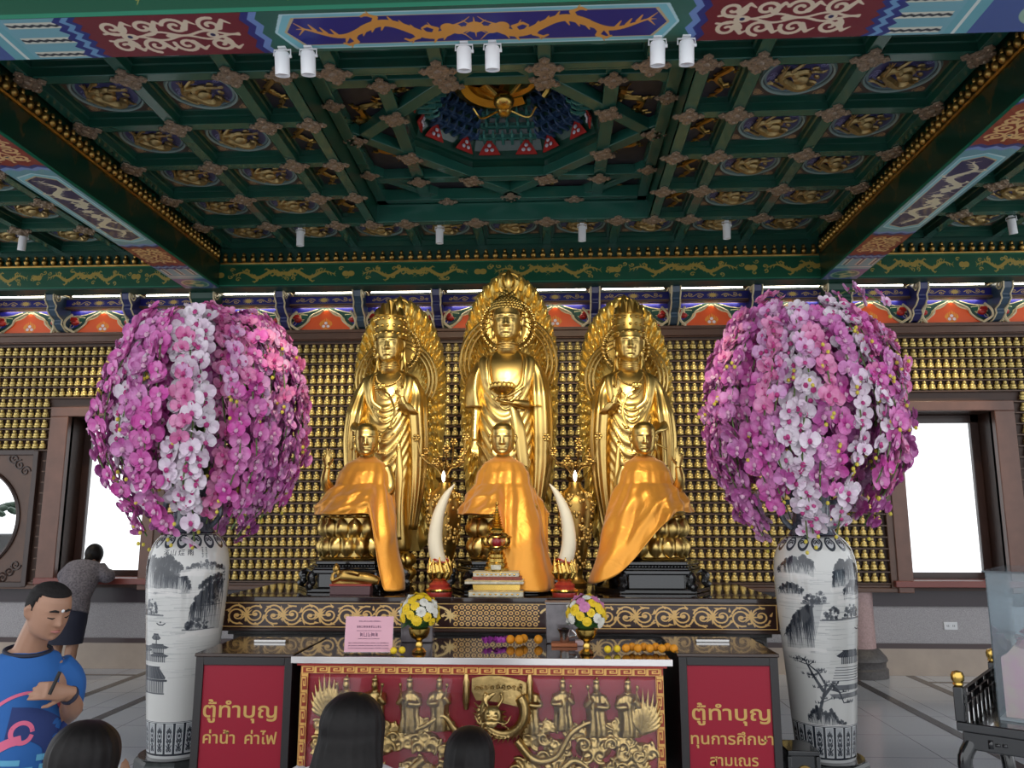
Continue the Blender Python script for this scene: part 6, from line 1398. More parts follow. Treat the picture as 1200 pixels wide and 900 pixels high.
b_.ell((X - .03, -.015, .535), (.05, .045, .055), 10, 12); b_.ell((X - .035, -.05, .505), (.034, .03, .024), 8, 10)
for s_ in (-1, 1):
    b_.tube(curve_pts([(X - .03 + s_ * .025, -.01, .58), (X - .03 + s_ * .05, .0, .62), (X - .03 + s_ * .04, .0, .65)], 8), [.012] * 4 + [.008] * 5 if False else .010, 6); b_.ell((X - .033 + s_ * .022, -.055, .545), .011, 6, 8)
    for k in range(4): b_.tube([(X - .03 + s_ * .045, .0, .55 - .02 * k), (X - .03 + s_ * (.075 + .004 * k), .01, .555 - .03 * k)], [.011, .003], 5)
    b_.tube(curve_pts([(X - .03 + s_ * .02, -.06, .515), (X - .03 + s_ * .07, -.04, .50), (X - .03 + s_ * .10, -.02, .54)], 10), .005, 5)
for k in range(24): aa = 1.0 + k * .17; b_.tube([(X + .02 + .13 * math.sin(aa), .0, .55 + .13 * math.cos(aa)), (X + .02 + .17 * math.sin(aa + .12), .015, .55 + .17 * math.cos(aa + .12))], [.010, .002], 5)
bake(b_.build('dragon_relief', GR, ot), .005, 1)
for pts in ([(-.40, .42), (-.52, .44), (-.60, .52), (-.70, .47), (-.82, .42)], [(-.2, .40), (-.10, .30), (.02, .32), (.1, .44), (.22, .5), (.33, .46)], [(-.35, .40), (-.42, .28), (-.30, .18), (-.15, .16)], [(.0, .2), (.12, .3), (.28, .18)], [(-.7, .3), (-.85, .2), (-1.0, .3), (-1.15, .2)]):
    C = curve_pts([(RX(x), .03, z_) for x, z_ in pts], 30); b_ = MB(); b_.tube(C, .026 * (1 - .6 * np.linspace(0, 1, len(C))), 10)
    for k in range(3, len(C) - 2, 3): b_.tube([C[k], C[k] + np.array((.012, -.006, .045))], [.010, .002], 5)
    bake(b_.build('dragon_coil_relief', GR, ot), .006, 1)
for x, s_, zc_ in ((-1.25, -1, .50), (.50, 1, .44)):
    b_ = MB()
    for k in range(11):
        a = math.radians(20 + k * 11); L = .16 + .06 * math.sin(k * .35); x0 = RX(x) - s_ * .02; C = curve_pts([(x0, .04, zc_), (x0 + s_ * L * .5 * math.cos(a) , .02, zc_ + L * .6 * math.sin(a)), (x0 + s_ * L * math.cos(a) * .75, .03, zc_ + L * 1.15 * math.sin(a))], 10); b_.tube(C, .014 * (1.1 - np.linspace(0, 1, len(C)) ** 2), 6)
    bake(b_.build('wing_relief', GR, ot), .005, 1)
b_ = MB(); P = []
for u in np.linspace(-1, 1, 21):
    xx = RX(-.30) + u * .155 + .01; P.append([(xx, .025 - .02 * math.cos(u * 1.5), .735 - .012 * u - .03 * u * u), (xx * 1 + .0, .02 - .02 * math.cos(u * 1.5), .66 - .015 * u - .02 * u * u), (RX(-.30) + u * .13 + .01, .02 - .02 * math.cos(u * 1.5), .60 - .02 * u - .015 * u * u)])
b_.grid(P); b_.grid(np.array(P) + np.array((0, .02, 0)))
for k in range(9): b_.tube([(c, -.0, d) for c, d in spiral(RX(-.30) + (k - 4) * .03, .685 - .004 * abs(k - 4), .013, 1.2, k)], .0035, 5)
b_.build('scroll_banner_relief', GR, ot)
for x in (-.475, -.125): MB().lathe([(.0, .0), (.012, .005), (.016, .03), (.020, .04), (.020, .15), (.016, .16), (.010, .19), (0, .195)], (RX(x), .02, .555), 12).build('scroll_rod_relief', GR, ot)
MB().box(xl + bw + .005, xr - bw - .005, -.030, -.027, zb, zt - bw - .01).build('glass_cover', GLASS, ot, smooth=False)
# ------------------------------------------------------------------ offerings on the low table
LEAF = mat('dark_leaf', (.03, .10, .02), .5); YEL = mat('yellow_petal', (.88, .60, .02), .55); ORG = mat('marigold_orange', (.80, .30, .01), .6); WHP = mat('white_flower', (.78, .75, .66), .55); PNK = mat('pink_flower', (.62, .22, .42), .55); PUR = mat('purple_orchid', (.36, .04, .34), .5)
def daisy(b_, c, r, d=(0, -1, 0), layers=2, n_=14):
    M_ = aim(c, d, (0, 0, 1) if abs(d[2]) < .9 else (0, -1, 0))
    for L in range(layers):
        for k in range(n_ - 3 * L):
            a = k * 6.283 / (n_ - 3 * L) + L * .2; rr = r * (1 - .35 * L); z = r * (.10 + .22 * L); cc, ss = math.cos(a), math.sin(a); w_ = rr * .2
            b_.add([(cc * rr * .15 - ss * w_ * .3, ss * rr * .15 + cc * w_ * .3, z), (cc * rr * .15 + ss * w_ * .3, ss * rr * .15 - cc * w_ * .3, z), (cc * rr * .8 + ss * w_, ss * rr * .8 - cc * w_, z * .7), (cc * rr, ss * rr, z * .3), (cc * rr * .8 - ss * w_, ss * rr * .8 + cc * w_, z * .7)], [(0, 1, 2, 3, 4)], M_)
def pom(b_, c, r, q):
    b_.ell(c, r * .8, 7, 9)
    for k in range(34): d = q.normal(0, 1, 3); d /= np.linalg.norm(d); daisy(b_, np.array(c) + d * r * .62, r * .42, tuple(d), 1, 6)
for x, seed, nm in ((-.765, 1, 'left'), (.195, 2, 'right')):
    q = np.random.RandomState(seed); o = tag(empty('flower_basket', (x, 4.77, TZ)), 'round bunch of yellow, white and pink flowers in a gold bowl, %s one' % nm, 'flowers')
    MB().lathe([(.038, 0), (.042, .006), (.034, .018), (.018, .03), (.022, .045), (.015, .06), (.02, .072), (.045, .085), (.058, .11), (.062, .135), (.056, .137), (.04, .11), (0, .10)], n=28).build('gold_bowl', GOLD, o)
    lf = MB()
    for k in range(46):
        a = q.uniform(0, 6.283); e = q.uniform(-.35, .5); L = q.uniform(.09, .135); c, s_ = math.cos(a), math.sin(a); p0 = np.array((.04 * c, .04 * s_, .16)); p1 = np.array((L * c, L * s_, .18 + L * math.sin(e))); w_ = np.array((-s_, c, 0)) * .016; m_ = (p0 + p1) / 2 + np.array((0, 0, .02))
        lf.add([p0, m_ - w_, p1, m_ + w_], [(0, 1, 2, 3)])
    lf.ell((0, 0, .2), (.085, .085, .07), 8, 12); lf.build('leaves', LEAF, o, smooth=False)
    cols = [YEL, YEL, YEL, WHP, YEL, PNK, WHP, YEL]
    pts = []
    for k in range(40):
        t = math.acos(1 - 1.35 * (k + .5) / 40); a = k * 2.39996; pts.append((math.sin(t) * math.cos(a), math.sin(t) * math.sin(a), math.cos(t)))
    for k, d in enumerate(pts):
        b_ = MB(); c = np.array(d) * np.array((.108, .108, .11)) + np.array((0, 0, .215)); r = q.uniform(.026, .036); daisy(b_, c, r, d, 3 if k % 3 else 2); b_.ell(c + np.array(d) * .006, .007, 4, 6)
        b_.build('blossom', cols[q.randint(len(cols))] if k else YEL, o, smooth=False)
# notice sheet in a clear stand
PINK = mat('pink_paper', (.78, .42, .50), .6); INKM = mat('grey_print', (.30, .14, .20), .6)
o = tag(empty('notice_card', (-1.045, 4.70, TZ + .008)), 'pink printed notice card standing on the low table', 'sign'); o.rotation_euler = (R(-8), 0, R(2))
MB().box(-.137, .137, 0, .003, .004, .198).build('pink_sheet', PINK, o, smooth=False); MB().box(-.14, .14, .003, .006, 0, .2).build('clear_back', GLASS, o, smooth=False); MB().box(-.14, .14, .0, .05, 0, .004).build('clear_foot', GLASS, o, smooth=False)
rr = np.random.RandomState(3)
def text_row(x0, x1, z, h, m_=INKM, nm='printed_line', n_=None):
    b_ = MB(); x = x0; w_ = h * .8
    while x < x1:
        t = w_ * rr.uniform(.6, 1.1)
        b_.box(x, x + h * .16, -.001, 0, z, z + h); b_.box(x, x + t, -.001, 0, z + h * rr.choice([0, .84]), z + h * 1.0 if False else z + h * .16 + h * rr.choice([0, .0])); b_.box(x + t - h * .16, x + t, -.001, 0, z, z + h * rr.uniform(.6, 1)); x += t + h * .3
    ob = b_.build(nm, m_, o, smooth=False); ob['kind'] = 'stuff'
text_row(-.06, .06, .168, .008); text_row(-.07, .07, .135, .014); text_row(-.07, .07, .118, .004); text_row(-.05, .05, .088, .022); text_row(-.06, .06, .074, .005)
for k in range(3): text_row(-.115, .115, .05 - k * .014, .006)
# garland of purple orchids and marigolds, marigold row
def bloom(kind, x, y, r, label, seed, group):
    q = np.random.RandomState(seed); b_ = MB()
    if kind == 'o': 
        for k in range(3):
            d = q.normal(0, 1, 3); d[1] = -abs(d[1]); d[2] = abs(d[2]); d /= np.linalg.norm(d); xa = np.cross((0, 0, 1), d); xa /= np.linalg.norm(xa); Rm = np.stack([-xa, -d, np.cross(d, xa)], 1); b_.add(OV @ Rm.T * r * 1.7 + np.array(((k - 1) * r * .6, 0, r * .9)), OF)
        mt = PUR
    else: pom(b_, (0, 0, r * .92), r, q); mt = ORG if kind == 'm' else YEL
    ob = b_.build({'o': 'orchid_bloom', 'm': 'marigold', 'y': 'marigold'}[kind], mt, smooth=False); ob.location = (x, y, TZ + .001); return tag(ob, label, 'flower', group)
for i, (x, y) in enumerate(((-.40, 5.06), (-.365, 5.10), (-.33, 5.07), (-.295, 5.11))): bloom('o', x, y, .030, 'purple orchid bloom lying in the middle of the low table top', i, 'purple orchid blooms on the table')
for i, (x, y, r) in enumerate(((-.255, 5.09, .034), (-.20, 5.07, .036), (-.175, 5.13, .034))): bloom('m', x, y, r, 'orange marigold lying beside the purple orchid blooms', 10 + i, 'marigolds beside the orchids')
bloom('m', -.085, 5.10, .034, 'single orange marigold apart from the others behind the low table edge', 17, None)
for i in range(9): bloom('m', .42 + i * .034 + .006 * (i % 2), 4.80 + .05 * (i % 2), .030, 'orange marigold in the row at the right end of the low table', 30 + i, 'row of orange marigolds')
for i, x in enumerate((.315, .37)): bloom('y', x, 4.78 + .02 * i, .026, 'yellow marigold at the left end of the marigold row', 50 + i, 'yellow marigolds of the row')
for i, x in enumerate((-.895, -.85)): bloom('y', x, 4.68 + .02 * i, .025, 'yellow marigold beside the pink notice card', 60 + i, 'yellow marigolds by the card')
# smoky acrylic cases with a cup and booklets
SMOKE = mat('grey_marbled_block', (.20, .17, .18), .12, noise=(14, .5), coat=.4)
for x, nm in ((-.845, 'left'), (.062, 'right')):
    o = tag(empty('stone_block', (x, 5.22, TZ)), 'tall grey marbled block standing behind the %s flower bowl' % nm, 'block'); MB().box(-.10, .10, -.06, .06, .0, .235).build('block_body', SMOKE, o, bevel=.006)
    MB().box(-.105, .105, -.065, .065, .235, .247).build('block_cap', mat('grey_cap', (.3, .28, .28), .3), o, bevel=.003)
o = tag(empty('silver_cup', (.075, 5.08, TZ + .020)), 'small silver cup on a booklet before the right grey block', 'cup'); MB().lathe([(.025, 0), (.028, .005), (.03, .05), (.045, .075), (.047, .08), (.04, .075), (0, .02)], n=24).build('cup_body', CHROME, o); MB().tube(curve_pts([(.03, 0, .03), (.07, 0, .04), (.045, 0, .07)], 10), .006, 6).build('cup_handle', CHROME, o)
o = tag(MB().box(-.075, .08, -.05, .05, 0, .019).build('booklet', mat('orange_cover', (.45, .14, .05), .5), bevel=.002), 'flat orange booklet under the silver cup', 'booklet'); o.location = (.07, 5.08, TZ)
o = tag(MB().box(-.04, .04, -.03, .03, 0, .03).build('paper_box', mat('pale_pink_card', (.62, .45, .45), .5), bevel=.002), 'pale pink card box beside the orange booklet', 'box'); o.location = (.18, 5.10, TZ)

# ------------------------------------------------------------------ black carved stand with a clear donation case
cs = tag(empty('carved_stand', (2.02, 4.30, 0), R(-37)), 'black carved low stand with gilt post knobs under the clear case', 'stand'); W_ = .92
MB().box(-.02, W_ + .02, -.02, W_ + .02, .555, .60).build('stand_top', BLACK, cs, bevel=.006)
MB().box(.0, W_, .0, W_, .47, .555).build('stand_apron', BLACK, cs, bevel=.006)
for i in range(2):
    for j in range(2):
        MB().tube(curve_pts([(.03 + i * (W_ - .06), .03 + j * (W_ - .06), .50), (.0 + i * W_, .0 + j * W_, .40), (.04 + i * (W_ - .08), .04 + j * (W_ - .08), .2), (.0 + i * W_, .0 + j * W_, .03), (-.02 + i * (W_ + .04), -.02 + j * (W_ + .04), .012)], 16), .035, 10).build('stand_leg', BLACK, cs)
for i in range(2):
    for j in range(2):
        MB().box(i * W_ - .022, i * W_ + .022, j * W_ - .022, j * W_ + .022, .60, .765).build('rail_post', BLACK, cs, bevel=.005)
        MB().lathe([(.018, 0), (.026, .008), (.022, .018), (.03, .03), (.032, .05), (.024, .068), (.0, .076)], (i * W_, j * W_, .765), 14).build('gilt_knob', GOLD, cs)
def rail(p, d, L):
    b_ = MB(); p = np.array(p); d = np.array(d); seg = [((0, .135), (L, .135)), ((0, .06), (L, .06)), ((0, .10), (L, .10))] + [((L * k / 8, .0), (L * k / 8, .135)) for k in range(9)] + [((L * (k + .5) / 8, .06 if k % 2 else .1), (L * (k + .5) / 8, .10 if k % 2 else .135)) for k in range(8)]
    for (a, za), (c, zc_) in seed_ if False else seg: b_.tube([p + d * a + (0, 0, za), p + d * c + (0, 0, zc_)], .009, 4)
    return b_.build('lattice_rail', BLACK, cs, smooth=False)
rail((0, .022, .60), (0, 1, 0), W_ - .044); rail((.022, W_, .60), (1, 0, 0), W_ - .044); rail((W_, .022, .60), (0, 1, 0), W_ - .044)
for k in range(3):
    for j in range(2):
        b_ = MB()
        for h_ in range(3): b_.box(.16 + k * .26 + h_ * .03 - .05, .16 + k * .26 + h_ * .03 - .03, -.008, .002, .49 + .015 * h_, .53 - .012 * h_) if j == 0 else b_.box(-.008, .002, .16 + k * .26 + h_ * .03 - .05, .16 + k * .26 + h_ * .03 - .03, .49 + .015 * h_, .53 - .012 * h_)
        bake(b_.build('apron_carving', BLACK, cs, smooth=False))
ACR = bpy.data.materials.new('clear_acrylic'); ACR.use_nodes = True; nt = ACR.node_tree; nt.nodes.remove(nt.nodes['Principled BSDF'])
tb = nt.nodes.new('ShaderNodeBsdfTransparent'); tb.inputs[0].default_value = (.90, .95, .97, 1); gb = nt.nodes.new('ShaderNodeBsdfGlossy'); gb.inputs['Roughness'].default_value = .06; mx = nt.nodes.new('ShaderNodeMixShader'); fr = nt.nodes.new('ShaderNodeFresnel'); fr.inputs[0].default_value = 1.5
df = nt.nodes.new('ShaderNodeBsdfDiffuse'); df.inputs[0].default_value = (.70, .84, .95, 1); m2 = nt.nodes.new('ShaderNodeMixShader'); m2.inputs[0].default_value = .07
nt.links.new(fr.outputs[0], mx.inputs[0]); nt.links.new(tb.outputs[0], mx.inputs[1]); nt.links.new(gb.outputs[0], mx.inputs[2]); nt.links.new(mx.outputs[0], m2.inputs[1]); nt.links.new(df.outputs[0], m2.inputs[2]); nt.links.new(m2.outputs[0], nt.nodes['Material Output'].inputs[0])
ca = tag(empty('donation_case', (2.02, 4.30, .601), R(-37)), 'clear acrylic donation case part filled with pink papers', 'donation case'); c0, c1, ch = .14, .84, .715
for nm, a in (('case_side', (c0, c0 + .006, c0, c1)), ('case_side', (c1 - .006, c1, c0, c1)), ('case_front', (c0 + .006, c1 - .006, c0, c0 + .006)), ('case_back', (c0 + .006, c1 - .006, c1 - .006, c1))): MB().box(*a, 0, ch).build(nm, ACR, ca, smooth=False)
MB().box(c0 - .012, c1 + .012, c0 - .012, c1 + .012, ch, ch + .010).build('case_lid', ACR, ca, smooth=False); MB().box(c0 + .006, c1 - .006, c0 + .006, c1 - .006, .0, .012).build('case_floor', WHITE, ca, smooth=False)
q = np.random.RandomState(8); pm = MB(); n_ = 22; U = np.linspace(c0 + .03, c1 - .03, n_); H_ = .30 + .06 * np.sin(np.arange(n_)[:, None] * .7) * np.cos(np.arange(n_)[None] * .6) + q.uniform(-.025, .025, (n_, n_)); H_[0] *= .93; H_[-1] *= .9
Pm = np.array([[(U[i], U[j], H_[i, j]) for j in range(n_)] for i in range(n_)]); pm.grid(Pm)
for e_ in (Pm[0], Pm[-1], Pm[:, 0], Pm[:, -1]): lo = e_.copy(); lo[:, 2] = .014; pm.grid(np.array([e_, lo]))
PAP = mat('pink_slips', (.92, .42, .50), .6, noise=(14, .3), col2=(.90, .60, .45)); ob = pm.build('paper_heap', PAP, smooth=False); ob.location = ca.location; ob.rotation_euler = ca.rotation_euler; tag(ob, 'heap of pink paper slips filling the clear donation case', 'papers', kind='stuff')
for i in range(12):
    b_ = MB(); w_, h_ = .075, .055; b_.grid([[(u * w_, v * h_, .012 * math.sin(u * 2 + i)) for v in (-1, 0, 1)] for u in (-1, -.5, 0, .5, 1)])
    ob = b_.build('paper_slip', mat('white_slip', (.74, .66, .66), .6) if i % 3 == 0 else mat('pink_slip', (.70, .34, .42), .6)); Mw = Matrix.Translation(ca.location) @ Matrix.Rotation(R(-37), 4, 'Z') @ Matrix.Translation((c0 + .14 + .14 * (i % 4), c0 + .13 + .19 * (i // 4), .392)); 
    ob.matrix_world = Mw @ Euler((q.uniform(-.5, .5), q.uniform(-.5, .5), q.uniform(0, 6))).to_matrix().to_4x4()
    tag(ob, 'white paper slip on top of the pink heap in the clear case' if i % 3 == 0 else 'folded pink paper slip on the heap in the clear case', 'paper', 'white slips in the case' if i % 3 == 0 else 'pink slips in the case')

# ------------------------------------------------------------------ white spot lamps
def spot_lamp(x, y, z, r, L, tilt, rz, label, power=0, target=None, group=None):
    o = tag(empty('spot_lamp', (x, y, z), rz), label, 'spot lamp', group)
    MB().box(-r * .55, r * .55, -r * .55, r * .55, -.010, 0).build('mount_plate', WHITE, o, bevel=.002)
    q = MB(); q.tube([(-r * 1.15, 0, -.045), (-r * 1.15, 0, -.012), (r * 1.15, 0, -.012), (r * 1.15, 0, -.045)], .005, 6); q.build('yoke', WHITE, o)
    M_ = Matrix.Translation((0, 0, -.05)) @ Matrix.Rotation(tilt, 4, 'X')
    q = MB(); q.lathe([(r * .9, .02), (r, .01), (r, -L), (r * .96, -L), (r * .86, -L + .012), (0.0, -L + .014)], n=28, M=M_); q.build('lamp_body', WHITE, o)
    q = MB(); q.lathe([(.009, -.008), (.009, .008)], n=10, M=Matrix.Translation((r * 1.1, 0, -.05)) @ Matrix.Rotation(R(90), 4, 'Y')); q.build('knob', WHITE, o)
    if power:
        l = bpy.data.lights.new('spot', 'SPOT'); l.energy = power; l.color = (1.0, .86, .62); l.spot_size = R(46); l.spot_blend = .6; l.shadow_soft_size = r * .8
        lo = bpy.data.objects.new('lamp_beam', l); COL.objects.link(lo); p = Vector((x, y, z - .05)); d = (Vector(target) - p).normalized(); lo.location = p + d * (L + .03); lo.rotation_euler = d.to_track_quat('-Z', 'Y').to_euler()
LTG = [(-1.415, -1.40), (-1.275, -1.40), (-.44, CX), (-.29, CX), (.575, .68), (.725, .68)]
for i, (x, tx) in enumerate(LTG):
    spot_lamp(x, 3.86, ZB, .039, .10, R(14), 0, ('leftmost', 'second', 'third', 'fourth', 'fifth', 'rightmost')[i] + (' white spot lamp' if i in (0, 5) else ' from left of six white spot lamps') + ' hung under the front painted beam', SPOT_W, (tx, 6.6 if i % 2 else 6.3, 3.0 if i % 2 else 1.95))
for i, x in enumerate((-5.40, -2.51, -1.095, .33, 1.75, 4.48)): spot_lamp(x, 7.62, ZR + .0, .038, .13, R(6 if abs(x) < 3 else 16), R(0 if abs(x) < 3 else (-40 if x > 0 else 40)), 'small white spot lamp under the green coffers, ' + ('far left bay', 'left of four in the middle bay', 'second from left of four', 'third from left of four', 'right of four in the middle bay', 'far right bay')[i], SPOT_W2, (x * .9, 8.7, 2.2))

# ------------------------------------------------------------------ people
SKIN = mat('skin', (.36, .19, .12), .5, noise=(20, .08)); HAIRB = mat('black_hair', (.009, .007, .007), .5, spec=.22, noise=(60, .4)); SHIRT = mat('blue_shirt', (.012, .10, .34), .75, bump=(40, .2, .004)); NAVYC = mat('navy_trim', (.01, .012, .03), .7)
def limb(b_, pts, rad, n=12, k=16): C = curve_pts(pts, k); b_.tube(C, np.interp(np.linspace(0, 1, len(C)), np.linspace(0, 1, len(rad)), rad), n)
def torso(b_, K, n=36, M=None, amp=0.0):
    Z = np.linspace(K[0][0], K[-1][0], 40); V = sinterp(K, Z); a = np.linspace(0, 6.283, n, endpoint=False)
    b_.loft([[(rx * math.cos(t) * (1 + amp * math.sin(7 * t + 9 * z)), cy + ry * math.sin(t) * (1 + amp * math.sin(5 * t + 13 * z)), z) for t in a] for z, (rx, ry, cy) in zip(Z, V)], True, M)
BX, BR = -1.870, 44
# the boy: stands at the left, head bowed, one hand before his belly
boy = tag(empty('person', (BX, 2.90, 0), R(BR)), 'person: boy with cropped black hair in a blue short-sleeved printed T-shirt, head bowed', 'person')
MH = Matrix.Translation((0.022, -.066, 1.172)) @ Matrix.Rotation(R(20), 4, 'Z') @ Matrix.Rotation(R(17), 4, 'X'); HB = .190
b_ = MB(); add_head(b_, MH, HB, .99, .92, 1.15, 1.0, False, 80, 96)
torso(b_, [(.60, .12, .09, 0), (.72, .135, .10, -.005), (.85, .13, .10, -.01), (.98, .14, .095, 0), (1.06, .135, .075, .01), (1.10, .09, .06, .01), (1.13, .05, .05, .0)]); limb(b_, [(0, .008, 1.09), (.006, -.018, 1.15), (.020, -.05, 1.215), (.026, -.06, 1.25)], (.056, .050, .048, .046))
limb(b_, [(-.115, .01, 1.06), (-.15, .02, .98), (-.17, .02, .84)], (.048, .045, .036)); limb(b_, [(-.17, .02, .85), (-.175, -.01, .75), (-.17, -.04, .645)], (.037, .036, .024)); add_hand(b_, aim((-.17, -.045, .635), (0, -.25, -1), (1, 0, 0)), .15, (.3, .35, .4, .45), .4, -1)
limb(b_, [(.105, .01, 1.06), (.13, .02, .98), (.14, .035, .865)], (.048, .045, .036)); limb(b_, [(.14, .03, .87), (.14, -.08, .92), (.10, -.165, .985)], (.037, .036, .024)); add_hand(b_, aim((.10, -.17, .99), (-1, -.22, .22), (.2, 1, -.3)), .15, (.35, .45, .55, .65), .45, 1, .05)
for s_ in (-1, 1): limb(b_, [(s_ * .07, 0, .66), (s_ * .08, -.01, .5), (s_ * .08, -.005, .36)], (.085, .072, .052)); limb(b_, [(s_ * .08, -.005, .37), (s_ * .08, .012, .25), (s_ * .08, .02, .07)], (.05, .05, .03)); limb(b_, [(s_ * .08, .045, .03), (s_ * .085, -.03, .03), (s_ * .09, -.14, .022)], (.03, .034, .024))
bake(b_.build('body', SKIN, boy), .0048, 3)
hp = head_pts(HB * 1.0, .99, 0, nu=60, nv=72); hb = MB(); c_ = np.array((0, 0, .5 * HB)); keep = []
for i in range(60):
    for j in range(72):
        x, y, z = hp[i, j] / HB; hair = z > .83 or (y > -.05 - .30 * max(0, z - .60) and z > (.34 if y > .14 else .52)) ; keep.append(hair)
K = np.array(keep).reshape(60, 72); Q = hp.copy(); n_ = Q - c_; n_ /= np.linalg.norm(n_, axis=2)[..., None]; Q = Q + n_ * np.where(K, .0045 + .0015 * nr.rand(60, 72), -.010)[..., None]
hb.loft(Q, True, MH); hb.build('cropped_hair', mat('cropped_black_hair', (.012, .010, .010), .75, spec=.2, bump=(260, .6, .003)), boy, angle=0)
for s_ in (-1, 1):
    q = MB(); q.tube([Vector((s_ * x * HB, -y * HB, z * HB)) for x, y, z in ((.06, .405, .615), (.13, .40, .635), (.21, .355, .615))], [.0035, .0045, .002], 6, M=MH, flat=None); q.build('eyebrow', HAIRB, boy)
    q = MB(); q.tube([Vector((s_ * x * HB, -y * HB, z * HB)) for x, y, z in ((.075, .375, .495), (.135, .382, .485), (.205, .335, .497))], [.0018, .0026, .0015], 6, M=MH); q.build('eyelashes', HAIRB, boy)
q = MB(); q.tube([Vector((x * HB, -y * HB, z * HB)) for x, y, z in ((-.09, .365, .236), (-.04, .405, .24), (0, .41, .236), (.04, .405, .24), (.09, .365, .236))], [.002, .005, .0055, .005, .002], 8, M=MH); q.build('lips', mat('lips', (.34, .12, .10), .45), boy)
MB().ell((.01 * HB, -.415 * HB, .63 * HB), (.006, .003, .006), 6, 8, M=MH).build('white_spot', WHITE, boy)  # small white spot set between the brows
sh = MB(); torso(sh, [(.60, .135, .120, -.01), (.66, .135, .120, -.012), (.8, .13, .115, -.012), (.92, .128, .108, -.006), (1.02, .128, .095, .003), (1.075, .115, .082, .01), (1.105, .10, .072, .008), (1.118, .072, .065, .004)], 60, amp=.014)
for s_ in (-1, 1): limb(sh, [(s_ * .095, .01, 1.055), (s_ * .145, .016, .99), (s_ * (.17 if s_ < 0 else .142), .03, .885)], (.058, .058, .055))
SH = bake(sh.build('t_shirt', SHIRT, boy), .007, 3)
MB().tube([(.073 * math.cos(a), .004 + .066 * math.sin(a), 1.119 + .012 * math.sin(a)) for a in np.linspace(0, 6.283, 40, endpoint=False)], .0075, 8, closed=True).build('navy_collar', NAVYC, boy)
for s_, p, d in ((-1, (-.171, .025, .883), (-.16, 0, -.95)), (1, (.143, .03, .884), (.05, 0, -.99))):
    M_ = aim(p, d, (0, -1, 0)); MB().tube([(.055 * math.cos(a), .055 * math.sin(a), 0) for a in np.linspace(0, 6.283, 32, endpoint=False)], .005, 6, closed=True, M=M_).build('navy_cuff', NAVYC, boy)
from mathutils.bvhtree import BVHTree
bv = BVHTree.FromPolygons([v.co[:] for v in SH.data.vertices], [list(p.vertices) for p in SH.data.polygons])
def on_shirt(L, w_, m_, nm, n=20, closed=False):
    C = curve_pts(L, n) if not closed else np.array(L); T = np.gradient(C, axis=0); T /= np.linalg.norm(T, axis=1)[:, None]; N = np.stack([-T[:, 1], T[:, 0]], 1); rows = []
    for c, nn in zip(C, N):
        r_ = []
        for k in (-1, -.33, .33, 1):
            x, z = c + nn * w_ / 2 * k; h = bv.ray_cast(Vector((x, -1, z)), Vector((0, 1, 0))); p = h[0] if h[0] else Vector((x, -.12, z)); r_.append((p.x, p.y - .0025, p.z))
        rows.append(r_)
    b_ = MB(); b_.grid(rows); return b_.build(nm, m_, boy)
CY = mat('print_light_blue', (.10, .34, .52), .75); PKP = mat('print_pink', (.62, .12, .22), .75); DBP = mat('print_dark_blue', (.012, .03, .14), .75)
on_shirt([(-.06, .90), (.02, .885), (.09, .83), (.10, .75)], .10, DBP, 'print_dark_shape')
on_shirt([(-.105 + .12 * math.cos(a) + .10, .875 + .115 * math.sin(a)) for a in np.linspace(2.9, .3, 14)], .010, PKP, 'print_pink_arc', 28)
on_shirt([(-.115, .80), (-.06, .835), (-.02, .845)], .028, PKP, 'print_pink_band', 14)
on_shirt([(-.02 + .032 * math.cos(a), .865 + .032 * math.sin(a)) for a in np.linspace(0, 6.0, 14)], .014, PKP, 'print_pink_ring', 28)
for k, (xa, xb, z, h) in enumerate(((-.12, -.02, .775, .018), (.03, .12, .775, .020), (-.12, .02, .745, .024), (.04, .13, .742, .022), (-.11, -.04, .712, .026), (-.02, .12, .712, .024), (-.12, .05, .68, .024), (.07, .13, .682, .024), (-.12, .12, .648, .024))): on_shirt([(xa, z + .004), ((xa + xb) / 2, z), (xb, z - .004)], h, CY, 'print_blue_block', 8)
MB().tube([(.105, -.185, .965), (.085, -.205, 1.035)], .007, 8).build('pen', DARK, boy) if False else None
b_ = MB(); torso(b_, [(.34, .17, .10, 0), (.5, .165, .115, 0), (.62, .15, .115, 0), (.68, .14, .105, 0)]); b_.build('dark_shorts', NAVYC, boy)
q = MB(); M_ = aim((.11, -.155, .975), (-1, -.6, .6), (0, 0, 1)); q.tube([(.029 * math.cos(a), .026 * math.sin(a), 0) for a in np.linspace(0, 6.283, 24, endpoint=False)], .007, 6, closed=True, M=M_); q.ell((0, .027, 0), (.016, .005, .014), 6, 10, M=M_); q.build('wrist_watch', NAVYC, boy)
o = tag(MB().tube([(0, 0, -.035), (0, 0, .04)], .006, 8).build('pen', DARK), 'short dark pen held in the boy\'s raised hand', 'pen'); Mb = Matrix.Translation((BX, 2.90, 0)) @ Matrix.Rotation(R(BR), 4, 'Z'); o.matrix_world = Mb @ Matrix.Translation((.045, -.215, 1.03)) @ Matrix.Rotation(R(20), 4, 'Y')

